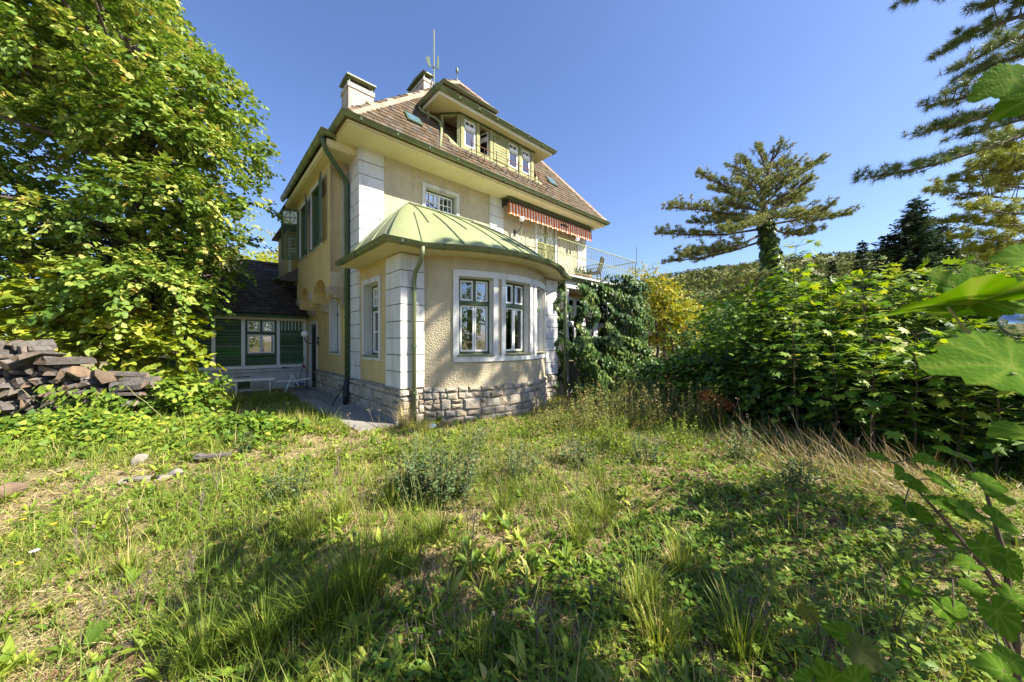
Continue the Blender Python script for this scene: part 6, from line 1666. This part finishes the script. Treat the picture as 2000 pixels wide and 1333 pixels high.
# low ground cover: clover, ground ivy, strawberry
LV = Leaves(); x, y = polar(13500, BASE, 12, 1.12)
w_ = nz(x, y, 1.15, 1.9) + .35*np.clip((x-.5)/1.5, -.3, 1)*np.clip((6.5-y)/2,0,1)
keep = rs.random(len(x)) < np.clip(w_*2.0-.6, .08, 1); x, y = x[keep], y[keep]; n = len(x); tb = np.clip(.1+.6*nz(x,y,.8,6.5)+rs.normal(0,.1,n),0,1); hh = rs.uniform(.02,.10,n)
for k in range(8):
    a_ = rs.uniform(0,2*PI,n); px_, py_ = x+rs.normal(0,.05,n), y+rs.normal(0,.05,n)
    LV.add(T_LQ2, P3(px_, py_)+np.stack([0*hh,0*hh,hh*rs.uniform(.3,1.2,n)],-1), np.stack([np.cos(a_),np.sin(a_),rs.uniform(-.3,.2,n)],-1), np.tile(UP,(n,1))+jit(rs,n,.35), rs.uniform(.022,.055,n)*(1+.03*np.hypot(x,y)), np.clip(tb+rs.normal(0,.12,n),0,1))
lawn('ground_cover', L_COVER)
# taller leafy cover below the woodpile and along the left
LV = Leaves(); n = 1500; x = rs.uniform(-9.5,-3.6,n); y = 5.75 + rs.normal(0,.5,n) + .12*(x+7); keep = free(x,y) & (y > 3.2) & (y < 6.9+.0*x) & (rs.random(n) < np.clip((-3.4-x)/1.6,0,1)); x, y = x[keep], y[keep]; n = len(x)
hh = np.clip(.18+.12*np.sin(x*2.2+y*3)+rs.normal(0,.06,n), .03, .4)*np.exp(-((y-5.6)/.7)**2)+.04; tb = np.clip(.15+.7*nz(x,y,1.3,3)+rs.normal(0,.1,n),0,1)
for k in range(12):
    a_ = rs.uniform(0,2*PI,n); LV.add(T_IVY, P3(x+rs.normal(0,.09,n), y+rs.normal(0,.09,n))+np.stack([0*x,0*x,hh*rs.uniform(.1,1.05,n)],-1), np.stack([np.cos(a_),np.sin(a_),rs.uniform(-.4,.1,n)],-1), np.tile(UP+np.array([.25,-.25,0]),(n,1))+jit(rs,n,.65), rs.uniform(.035,.105,n), np.clip(tb*.8+rs.normal(0,.25,n),0,1))
lawn('leafy_undergrowth', L_COVER)
# trailing stems on the woodpile
LV = Leaves(); m_ = 420; s_ = rs.uniform(0, 3.4, m_); zz = rs.uniform(.0,.85,m_)*(1.05-.1*s_); xx = p0.x+dl.x*s_+.34*dl.y; yy = p0.y+dl.y*s_-.36+rs.uniform(-.1,.05,m_)
sel = np.sin(s_*3.1+zz*2.2) > -.1; xx, yy, zz = xx[sel], yy[sel], zz[sel]; m_ = len(xx)
for k in range(3): LV.add(T_LIN, np.stack([xx,yy,zz],-1)+jit(rs,m_,.07), np.stack([rs.normal(0,.6,m_), np.full(m_,-.5), np.full(m_,-.6)],-1), np.stack([rs.normal(0,.3,m_), np.full(m_,-.7), np.full(m_,.9)],-1)+jit(rs,m_,.2), rs.uniform(.05,.10,m_), rs.uniform(.1,.9,m_))
ct = thing('trailing_vine', 'green vine trailing over the front of the woodpile', 'vine', (0,0,0)); link('foliage', LV.mesh('foliage', L_COVER), ct)
mb = MB(); r = random.Random(4)
for k in range(9):
    s0_ = r.uniform(.2,3.5); pts = []
    for i in range(6): s1_ = s0_+i*.14*(1 if k % 2 else -1); pts.append((p0.x+dl.x*s1_+.30*dl.y, p0.y+dl.y*s1_-.36, .75-.13*i+r.uniform(-.04,.04)))
    mb.tube(pts, .006, 4)
mb.build('stems', M['reed'], ct, 'stuff')
# undergrowth at the foot of ivy and bay, yellow-green, half dry
LV = Leaves(); MBs = MB(); r = random.Random(8)
n = 620
for k in range(n):
    px = r.uniform(1040, 1420); py = r.uniform(800, 862) - (18 if px > 1200 else 0); q = gp(px, py)
    if not bool(free(np.array(q.x), np.array(q.y), -.02)): continue
    h = r.uniform(.25, .75)*(1.15 if px > 1130 else .55)
    lean = Vector((r.uniform(-.25,.25), r.uniform(-.25,.25), 0))*h
    z0 = float(gz(q.x,q.y)); a_ = Vector((q.x,q.y,z0)); b_ = a_+lean+Vector((0,0,h))
    MBs.tube([a_, a_.lerp(b_,.5)+Vector((r.uniform(-.03,.03),r.uniform(-.03,.03),0)), b_], [.004,.003,.0015], 3, cap=False)
    m_ = int(h*46); f = rs.random(m_); c0 = np.array(a_)+(np.array(b_)-np.array(a_))*f[:,None]; an = rs.uniform(0,2*PI,m_)
    LV.add(T_LQ2, c0+jit(rs,m_,.015), np.stack([np.cos(an),np.sin(an),rs.uniform(-.2,.6,m_)],-1), np.tile(UP,(m_,1))+jit(rs,m_,.4), rs.uniform(.03,.075,m_)*(1.2-.6*f), np.clip(r.uniform(.3,1.0)+rs.normal(0,.1,m_),0,1), width=rs.uniform(.02,.05,m_))
o = lawn('tall_weeds', leafmat('half_dry_weed_leaf', [(0,G(.07,.12,.025)),(.4,G(.14,.19,.035)),(.75,G(.26,.26,.06)),(1,G(.36,.27,.11))], .35))
tag(MBs.build('weed_stalks', M['reed']), kind='stuff')
# dry grass leaning out of the thicket on the right
LV = Leaves(); m_ = 1500; px = rs.uniform(1430, 1850, m_); py = 868 + (px-1430)*.26 + rs.normal(0, 22, m_); d_ = 1072/(py-667); x, y = (px-1000)/670*d_, d_
for (fr, lo, hi, tl0, tl1) in ((.8,.15,.42,.6,2.6),(.2,.35,.65,.25,1.0)):
    s_ = rs.random(m_) < fr; mm = s_.sum(); a_ = rs.normal(PI*.95, .75, mm); tl_ = rs.uniform(tl0, tl1, mm)
    d = np.stack([np.cos(a_)*tl_, np.sin(a_)*tl_, np.ones(mm)],-1)
    LV.add(T_BLADE, P3(x[s_], y[s_]), d, np.stack([np.cos(a_)*.3, np.sin(a_)*.3, np.ones(mm)],-1)+jit(rs,mm,.4), rs.uniform(lo,hi,mm), np.clip(rs.normal(.5,.25,mm),0,1), width=rs.uniform(.004,.009,mm))
lawn('dry_grass', L_STRAW)

# ---- single plants one can pick out
def stalk(name, label, cat, loc, h, n, mat_leaf, lsz, group, seed, dry=False, lean=.12, heads=0, T=T_LQ2):
    r = random.Random(seed); rs_ = RS(seed); t_ = thing(name, label, cat, (loc[0],loc[1],float(gz(loc[0],loc[1]))), r.uniform(0,6), group)
    mb = MB(); lv = Leaves()
    for k in range(n):
        b0_ = Vector((r.uniform(-.03,.03)*n**.5, r.uniform(-.03,.03)*n**.5, 0)); hh = h*r.uniform(.65,1.1); tip = b0_*1.6+Vector((r.uniform(-lean,lean), r.uniform(-lean,lean), 1))*hh
        pts = [b0_, b0_.lerp(tip,.5)+Vector((r.uniform(-.02,.02),r.uniform(-.02,.02),0)), tip]; mb.tube(pts, [.0042,.0032,.0015], 4, cap=False)
        if dry:
            for j in range(4):
                c_ = pts[1].lerp(tip, r.uniform(.0,.9)); mb.tube([c_, c_+Vector((r.uniform(-.06,.06),r.uniform(-.06,.06),r.uniform(.04,.1)))], [.002,.001], 3, cap=False)
        if lsz:
            m_ = int(hh/lsz*3.2); f = rs_.random(m_)**.8; c0 = np.array(b0_)+(np.array(tip)-np.array(b0_))*f[:,None]; an = rs_.uniform(0,2*PI,m_)
            lv.add(T, c0, np.stack([np.cos(an),np.sin(an),rs_.uniform(.0,.8,m_)],-1), np.tile(UP,(m_,1))+jit(rs_,m_,.35), lsz*rs_.uniform(.5,1.1,m_)*(1.2-.6*f), np.clip(r.uniform(.15,.7)+rs_.normal(0,.12,m_),0,1), width=lsz*.62*(1.2-.6*f))
        for j in range(heads):
            mb.lathe([(.001,-.012),(.010,-.004),(.009,.008),(.001,.014)], tip+Vector((r.uniform(-.02,.02),r.uniform(-.02,.02),r.uniform(-.05,.0))), 5)
    mb.build('stem', M['drystem'] if dry else M['reed'], t_)
    if lsz: link('foliage', lv.mesh('foliage', mat_leaf), t_)
    return t_
q = gp(850, 985); stalk('mugwort', 'bushy dark mugwort clump in the middle of the lawn', 'weed', (q.x,q.y+.1), .58, 85, L_MUG, .075, None, 500)
for k, (px, py, h, n, lab) in enumerate([(770,905,.42,16,'small leafy weed left of the bay downpipe on the lawn'),(1010,935,.40,22,'pale leafy weed clump right of the big mugwort'),(1130,905,.45,24,'leafy weed clump on the lawn before the veranda'),(1200,880,.5,26,'weed clump by the tall undergrowth'),(560,985,.34,20,'broad leafy weed on the left of the lawn'),(480,885,.35,10,'pale spiky weed near the paved path'),(1330,880,.5,24,'yellowish weed clump below the rusty branch'),(1262,905,.35,18,'low weed clump in the right half of the lawn'),(930,880,.34,14,'small weed before the bay plinth'),(655,905,.3,14,'small weed on the lawn beside the path end'),(1450,905,.5,20,'weed clump at the left end of the dry grass'),(1560,960,.34,18,'low dark weed in front of the dry grass')]):
    q = gp(px, py); stalk('leafy_weed', lab, 'weed', (q.x,q.y), h, n, L_MUG if k % 3 else L_WEED, .06, 'leafy weeds on the lawn', 510+k)
for k in range(34):
    px, py = rnd.uniform(150, 1750), rnd.uniform(930, 1320); q = gp(px, py)
    stalk('dry_stalk', 'thin dry brown weed stalk standing in the lawn', 'stalk', (q.x,q.y), rnd.uniform(.22,.5), rnd.randint(1,3), None, 0, 'dry weed stalks in the lawn', 560+k, dry=True, heads=1)
for k, (px, py, h) in enumerate([(770,985,.65),(690,900,.6),(815,840,.5),(735,842,.5),(1600,935,.75),(1690,960,.8),(1460,880,.7),(1410,860,.8),(1330,840,.9)]):
    q = gp(px, py); stalk('tall_stalk', 'tall dry grass stalk ' + ['in front of the mugwort','left of the mugwort','at the bay corner','by the end of the paved path','in the dry grass, left one','in the dry grass, right one','at the thicket edge','below the rusty branch','by the yellow tree'][k], 'stalk', (q.x,q.y), h, 2, None, 0, 'tall dry stalks', 620+k, dry=True, heads=2, lean=.25)
def tuft(label, px, py, n, ln, seed, tint, group='long grass tufts in the lawn'):
    rs_ = RS(seed); q = gp(px, py); z = float(gz(q.x,q.y)); t_ = thing('grass_tuft', label, 'grass tuft', (q.x,q.y,z), 0, group); lv = Leaves()
    a_ = rs_.uniform(0,2*PI,n); rr = rs_.uniform(0,.09,n)*math.sqrt(n/120); tl_ = rs_.uniform(.1,1.0,n); L_ = ln*rs_.uniform(.5,1.15,n); w = rs_.uniform(.004,.0075,n)
    tn = np.clip(tint+rs_.normal(0,.13,n)+(rs_.random(n) < .1)*.4,0,1)
    P = np.stack([np.cos(a_)*rr, np.sin(a_)*rr, 0*a_],-1); d = np.stack([np.cos(a_)*tl_*.5, np.sin(a_)*tl_*.5, np.ones(n)],-1); d = norm(d); N = np.stack([-np.cos(a_),-np.sin(a_),.5+0*a_],-1)
    # three curved segments per blade
    p = P; dd = d
    V = []; S_ = norm(np.cross(d, N))
    for i in range(4):
        wi = w*(1,.9,.65,.06)[i]; V.append(p - S_*wi[:,None]*.5); V.append(p + S_*wi[:,None]*.5)
        p = p + dd*(L_/3)[:,None]; dd = norm(dd + np.stack([np.cos(a_)*tl_*.55, np.sin(a_)*tl_*.55, -.5*tl_],-1)*(.4+.3*i))
    V = np.stack(V, 1).reshape(-1,3); o_ = (np.arange(n)*8)[:,None]
    F = np.concatenate([o_+np.array([[2*i,2*i+1,2*i+3,2*i+2]]) for i in range(3)])
    link('blades', np_mesh('blades', V, [F], L_GRASS, np.repeat(tn,8)), t_); return t_
TF = [(705,1185,300,.42,.16,'largest arching grass tuft, low in the left centre'),(640,1240,220,.38,.14,'grass tuft at the bottom left of the big tuft'),(770,1110,190,.34,.22,'grass tuft just behind the big tuft'),(760,995,150,.40,.18,'grass tuft before the mugwort'),(800,960,120,.38,.2,'grass tuft under the mugwort left side'),(520,1270,180,.34,.14,'dark grass tuft at the bottom left'),(400,1300,160,.34,.15,'grass tuft near the bottom edge, left'),
      (600,1060,150,.3,.5,'pale grass tuft on the sunny left lawn'),(660,1030,130,.3,.5,'second pale grass tuft on the sunny left lawn'),(1250,1200,190,.34,.45,'grass tuft right of centre near the front'),(1290,1270,150,.32,.5,'half dry grass tuft close to the front'),(1130,1060,120,.28,.35,'small grass tuft in the middle of the lawn'),(1330,1130,130,.3,.55,'half dry grass tuft on the right lawn'),(930,1290,120,.26,.2,'grass tuft at the bottom centre'),(850,1060,130,.3,.2,'grass tuft in front of the mugwort, right side'),(1180,1010,110,.26,.4,'small pale grass tuft in the sun'),(250,1130,110,.24,.5,'small tuft in the dry left patch'),(980,1000,120,.28,.3,'grass tuft at the right foot of the mugwort'),(1450,1280,150,.36,.3,'grass tuft at the bottom right'),(830,850,130,.40,.75,'dry tuft at the bay corner'),(790,838,150,.5,.95,'straw coloured tuft leaning on the corner stones')]
for k, (px, py, n, ln, tn, lab) in enumerate(TF): tuft(lab, px, py, n, ln, 700+k, tn)
# a few flowers and fallen leaves
def flower(label, px, py, colr, h, seed, r_=.016):
    q = gp(px, py); t_ = thing('wildflower', label, 'flower', (q.x,q.y,float(gz(q.x,q.y)))); mb = MB(); mb.tube([(0,0,0),(.01,.0,h*.6),(.0,.0,h)], .0025, 4); mb.build('stem', M['reed'], t_)
    mb = MB(); 
    for k in range(10):
        a_ = 2*PI*k/10; mb.add([(0,0,h),(r_*math.cos(a_-.25),r_*math.sin(a_-.25),h+.006),(r_*1.15*math.cos(a_),r_*1.15*math.sin(a_),h+.004),(r_*math.cos(a_+.25),r_*math.sin(a_+.25),h+.006)], [(0,1,2,3)])
    mb.lathe([(.001,h-.006),(.006,h-.002),(.005,h+.006),(.001,h+.008)], n=6); mb.build('flower_head', colr, t_)
yel = pmat('yellow_petal', (.75,.45,.02), (.7,.38,.02), rough=.6); redp = pmat('red_petal', (.45,.02,.05), (.4,.02,.04), rough=.6); whp = pmat('white_seedhead', (.7,.7,.68), (.6,.6,.58), rough=.9)
flower('yellow dandelion flower at the left edge of the lawn', 45, 1050, yel, .16, 1); flower('orange-yellow flower right of the left edge dandelion', 105, 1062, yel, .13, 2); flower('yellow flower lower at the left edge', 38, 1140, yel, .12, 3)
flower('white dandelion seed head on the left lawn', 68, 1100, whp, .07, 4, .024); flower('small red flower near the bottom of the lawn', 558, 1288, redp, .05, 5, .018)

# ================================================================= NEAR LEAVES ON THE RIGHT
def big_leaf(kind, seed):
    rs_ = RS(seed); n = 40; th = np.linspace(0, 2*PI, n, endpoint=False)     # 0 = tip direction
    a_ = np.where(th > PI, 2*PI-th, th)
    if kind == 'heart': rad = np.interp(a_, [0,.25,.7,1.3,1.9,2.5,2.85,PI], [1.0,.80,.66,.60,.60,.58,.46,.16])
    else: rad = np.interp(a_, [0,.18,.42,.72,.95,1.25,1.55,1.85,2.3,2.75,PI], [1.05,.82,.56,.86,.92,.62,.50,.68,.56,.42,.12])
    rad = rad*(1+.05*np.where(np.arange(n) % 2, 1, -1)) * rs_.uniform(.96,1.04,n)
    rings = [.0,.3,.62,.86,1.0]; V = [(0,0,0)]; T = [1.0]
    veins = [0,.62,-.62,1.25,-1.25,2.0,-2.0] if kind == 'heart' else [0,.85,-.85,1.8,-1.8]
    for q in rings[1:]:
        for i in range(n):
            t_ = th[i]; x_, y_ = math.sin(t_)*rad[i]*q, math.cos(t_)*rad[i]*q
            z_ = .14*abs(x_) + .035*math.cos(11*abs(x_)+6*y_)*q*abs(x_) - .22*y_*y_*(1 if y_ > 0 else .3) + .012*math.sin(3*t_+seed)*q
            V.append((x_, y_, z_)); dv = min(abs((t_-v+PI) % (2*PI)-PI) for v in veins)
            T.append(.85 if dv < .10 else .35 + .12*math.sin(9*t_)*q)
    F3 = [(0, 1+i, 1+(i+1) % n) for i in range(n)]
    F4 = [(1+k*n+i, 1+(k+1)*n+i, 1+(k+1)*n+(i+1) % n, 1+k*n+(i+1) % n) for k in range(3) for i in range(n)]
    return np.array(V), F3, F4, np.array(T)
L_NEAR = leafmat('near_linden_leaf', [(0,G(.06,.135,.016)),(.4,G(.095,.20,.018)),(.8,G(.16,.26,.035)),(1,G(.24,.28,.06))], .5, rough=.8, spec=.03, noise=.25)
L_NEAR_OLD = leafmat('near_spotted_leaf', [(0,G(.06,.085,.02)),(.4,G(.095,.125,.022)),(.8,G(.14,.155,.035)),(1,G(.17,.15,.045))], .45, rough=.6, spec=.2, noise=1.2)
LM = {}
for kind in ('heart','lobed'):
    for s_ in range(3):
        V, F3, F4, T = big_leaf(kind, s_+(0 if kind == 'heart' else 10)); 
        for mt in (L_NEAR, L_NEAR_OLD): LM[(kind, s_, mt.name)] = np_mesh('leaf', V, [np.array(F3), np.array(F4)], mt, T, smooth=True)
def near_leaf(par, px, py, d, size, axis, nrm, kind='heart', v=0, old=False, label=None):
    q = pp(px, py, d); Y = Vector(axis).normalized(); Z = Vector(nrm); Z = (Z - Y*Z.dot(Y)).normalized(); X = Y.cross(Z)
    m = Matrix((X*size, Y*size, Z*size)).transposed().to_4x4(); m.translation = q - Y*size*.3 - Vector(par.location)
    o = link('leaf', LM[(kind, v % 3, (L_NEAR_OLD if old else L_NEAR).name)], par); o.matrix_local = m
    if label: o['label'] = label
    return q - Y*size*.3
# upper twig reaching in from the tree beside the camera
ub = thing('hanging_twig', 'near twig with large green leaves reaching in at the right edge', 'branch', (1.6, .55, 1.75))
near_leaf(ub, 1842, 592, .62, .135, (-1,.12,.10), (.02,.30,1), 'lobed', 0, label='wide lobed leaf seen almost edge on')
near_leaf(ub, 1925, 712, .52, .112, (-1,.15,.10), (.05,-.75,.75), 'heart', 1, label='broad slanting leaf in front of the thicket')
near_leaf(ub, 1955, 166, .75, .085, (-.85,.1,-.30), (-.25,-.85,.45), 'heart', 2)
near_leaf(ub, 1998, 200, .78, .08, (-.8,.2,-.35), (-.25,-.8,.5), 'heart', 0)
near_leaf(ub, 1990, 505, .70, .065, (-.9,.1,.1), (-.2,-.8,.6), 'heart', 1)
near_leaf(ub, 1980, 846, .80, .075, (-1,.1,.05), (.05,-.35,1), 'heart', 2)
near_leaf(ub, 1900, 560, .62, .08, (.3,.1,.9), (-.4,-.8,.3), 'lobed', 1)
near_leaf(ub, 1960, 585, .60, .10, (.9,.1,.1), (.1,-.5,.8), 'lobed', 2)
mb = MB(); o_ = Vector(ub.location)
def tw(pts, r0, r1): mb.tube([Vector(p)-o_ for p in pts], [r0+(r1-r0)*i/(len(pts)-1) for i in range(len(pts))], 6)
tw([(2.9,-.3,2.2),(1.6,.35,1.9),pp(2010,720,.58),pp(1948,702,.58),pp(1885,645,.60),pp(1850,600,.60)], .0055, .0018)
tw([(1.6,.35,1.9),pp(2020,740,.52),pp(1975,730,.5)], .0035, .0015); tw([(2.9,-.3,2.6),(1.5,.4,2.4),pp(2040,150,.76),pp(1990,150,.75)], .0045, .0015); tw([(1.6,.35,1.9),pp(2040,500,.7),pp(2000,506,.7)], .003, .0015); tw([(1.6,.35,1.9),pp(2040,850,.8),pp(2000,848,.8)], .003, .0015)
mb.build('stem', M['reed'], ub)
# young linden shoot low on the right
ls = thing('linden_shoot', 'young linden shoot with large near leaves in the lower right corner', 'shrub', (1.85, 1.05, 0))
SH = [(1716,894,1.10,.070,(-.9,.2,.30),(.1,-.35,1),'heart',0,0),(1806,899,1.05,.072,(-.9,.1,.05),(.15,-.40,1),'heart',1,0),(1845,880,1.10,.060,(-.8,.3,.35),(.1,-.45,1),'heart',2,0),(1888,893,1.12,.06,(.9,.2,.1),(0,-.3,1),'heart',0,0),
      (1762,928,1.02,.066,(-.8,-.4,-.1),(.1,-.75,.8),'heart',1,0),(1842,942,.98,.078,(.8,-.2,-.25),(.15,-.55,1),'heart',2,0),(1795,952,1.02,.06,(.4,-.5,-.2),(0,-.8,.8),'heart',0,0),(1942,948,.95,.074,(.8,-.3,-.15),(.1,-.75,.8),'heart',1,0),(1908,935,1.0,.055,(-.8,.2,.2),(.1,-.5,1),'heart',2,0),(1960,972,.95,.065,(.9,.1,.1),(.2,-.4,1),'heart',0,0),
      (1758,990,1.0,.07,(-.9,-.2,-.1),(0,-.7,.8),'lobed',0,0),(1802,1006,.98,.065,(.6,-.5,-.3),(0,-.85,.6),'heart',1,0),(1845,986,.95,.09,(-.6,.4,.4),(.2,-.6,.8),'heart',2,0),(1900,1002,.92,.085,(.9,-.3,-.2),(.1,-.55,1),'lobed',1,0),(1965,1022,.90,.085,(.8,-.2,-.3),(.1,-.7,.8),'heart',0,0),
      (1838,1052,1.05,.06,(-.7,-.4,-.2),(0,-.7,.8),'lobed',2,0),(1875,1052,1.02,.06,(.6,-.3,-.2),(0,-.8,.8),'heart',1,0),(1938,1085,.85,.085,(.4,-.4,-.6),(-.2,-.9,.4),'heart',2,0),(1975,1110,.84,.08,(.5,-.3,-.7),(-.2,-.9,.4),'heart',0,0),(1885,1100,.95,.06,(-.9,.1,.0),(.1,-.4,1),'heart',1,0),
      (1775,1150,1.05,.07,(-.8,-.3,-.1),(.1,-.7,.8),'heart',0,0),(1850,1200,.98,.075,(-.2,-.6,-.4),(-.1,-.9,.6),'lobed',1,0),(1870,1185,.95,.06,(.8,.1,.2),(0,-.5,.9),'heart',2,0),(1960,1215,.82,.095,(.2,-.4,-.8),(-.2,-.95,.3),'heart',1,0),(1905,1150,.9,.06,(.7,.1,.1),(0,-.5,.9),'heart',2,0),(1990,1170,.85,.07,(.8,.1,.1),(0,-.5,.9),'lobed',0,0),
      (1945,1308,.78,.085,(-.9,.1,.30),(.25,-.5,.9),'heart',0,0),(1985,1290,.80,.07,(.8,.1,.1),(0,-.5,.9),'heart',1,0)]
mb = MB(); o_ = Vector(ls.location)
hub = [pp(1990,1500,1.10), pp(1985,1250,1.02), pp(1960,1080,.98), pp(1925,960,1.02), pp(1893,905,1.08)]
mb.tube([Vector((0,0,0))]+[h_-o_ for h_ in hub], [.012,.010,.008,.006,.004,.002], 6)
hub2 = [pp(1985,1200,1.0), pp(1900,1080,1.0), pp(1830,1000,1.02), pp(1780,945,1.06), pp(1745,905,1.08)]; mb.tube([h_-o_ for h_ in hub2], [.007,.006,.0045,.003,.002], 5)
hub3 = [pp(1990,1300,1.0), pp(1930,1180,.95), pp(1860,1130,1.0), pp(1800,1130,1.05)]; mb.tube([h_-o_ for h_ in hub3], [.006,.005,.003,.002], 5)
allh = hub+hub2+hub3
for (px, py, d, sz, ax, nr, kd, v, old) in SH:
    b_ = near_leaf(ls, px, py, d, sz*.70, ax, nr, kd, v)
    c_ = min(allh, key=lambda h_: (h_-b_).length); mb.tube([c_-o_, (c_-o_).lerp(b_-o_,.5)+Vector((0,0,.008)), b_-o_], .0016, 4, cap=False)
mb.build('stem', M['twig'], ls)
lb = thing('spotted_shoot', 'low shoot with yellowing black spotted leaves at the bottom right', 'shrub', (.92, .78, 0))
mb = MB(); o_ = Vector(lb.location); hb = [pp(1640,1400,.90), pp(1650,1320,.90), pp(1620,1250,.92)]; mb.tube([Vector((0,0,0))]+[h_-o_ for h_ in hb], [.006,.005,.004,.002], 5)
for (px, py, d, sz, ax, nr, kd, v, old) in [(1582,1205,.95,.055,(.25,-.1,-.9),(-.8,-.6,.2),'heart',0,1),(1642,1238,.92,.075,(-.7,.3,.25),(.1,-.6,.8),'heart',1,0),(1695,1282,.85,.085,(.8,-.3,-.4),(.2,-.85,.5),'heart',2,1),(1615,1318,.85,.07,(-.3,.1,.7),(-.3,-.8,.5),'heart',0,0),(1680,1325,.80,.07,(.6,.1,.4),(-.1,-.9,.4),'heart',1,0),(1575,1330,.85,.06,(-.8,.1,.2),(.1,-.6,.8),'heart',2,0)]:
    b_ = near_leaf(lb, px, py, d, sz*.75, ax, nr, kd, v, bool(old), label=('yellowing leaf with dark spots' if old else None))
    c_ = min(hb, key=lambda h_: (h_-b_).length); mb.tube([c_-o_, b_-o_], .0016, 4, cap=False)
mb.build('stem', M['twig'], lb)

# ================================================================= TREES BESIDE THE CAMERA (they throw the shade on the lawn)
def shade_tree(label, base, lob, m, seed, size=.13, group='trees beside the lawn on the right'):
    return broad_tree('lawn_tree', label, 'tree', base, 4, lob, m, 9, size, L_LINDEN, T=T_LQ2, r0=.12, seed=seed, length=.5, nl=8, group=group, trunk_top=(base[0], base[1], max(l[2] for l in lob)), rl=.03)
shade_tree('leafy tree just right of the viewpoint, its shade lies across the near lawn', (4.4, .2, 0), [(2.30,1.30,4.1,.22,.18,.15),(2.75,1.0,4.25,.28,.2,.15),(3.1,1.1,3.7,.2,.18,.15),(3.5,.55,4.0,.3,.22,.2),(3.9,.75,3.5,.22,.2,.15),(4.2,.25,3.9,.32,.25,.2),(4.6,.6,3.2,.3,.25,.2),(3.2,.5,4.6,.22,.2,.15)], 165, 901)
shade_tree('slim tree right of the thicket, its shade lies on the right of the lawn', (6.2, 2.0, 0), [(4.0,1.35,2.5,.25,.2,.18),(4.6,1.75,2.7,.3,.25,.2),(5.2,1.6,2.6,.25,.22,.18),(5.5,2.3,2.9,.35,.3,.25),(6.2,2.3,3.5,.4,.35,.3),(4.5,2.2,3.3,.25,.2,.18)], 105, 902)

# garden trees behind the viewpoint: the window panes mirror them
for k, (x, y, h, w) in enumerate([(-9,-11,8,3.0),(-2,-15,10,3.4),(5,-13,9,3.0),(12.5,-9,7,2.6),(9,-6,5.5,2.2),(5.5,-8,5,2.2)]):
    r = random.Random(950+k); lob = [(x+r.uniform(-w,w)*.8, y+r.uniform(-w,w)*.6, h*r.uniform(.12,.92), w*.42, w*.42, w*.34) for _ in range(18)]
    broad_tree('garden_tree', 'garden tree mirrored in the bay windows, ' + ['left one','tallest one','right one behind','farthest right one','low one on the right','low one in the middle'][k], 'tree', (x,y,0), h, lob, 330, 8, .24, L_LINDEN, T=T_LQ2, r0=.15, seed=960+k, length=.8, nl=8, group='garden trees mirrored in the windows')
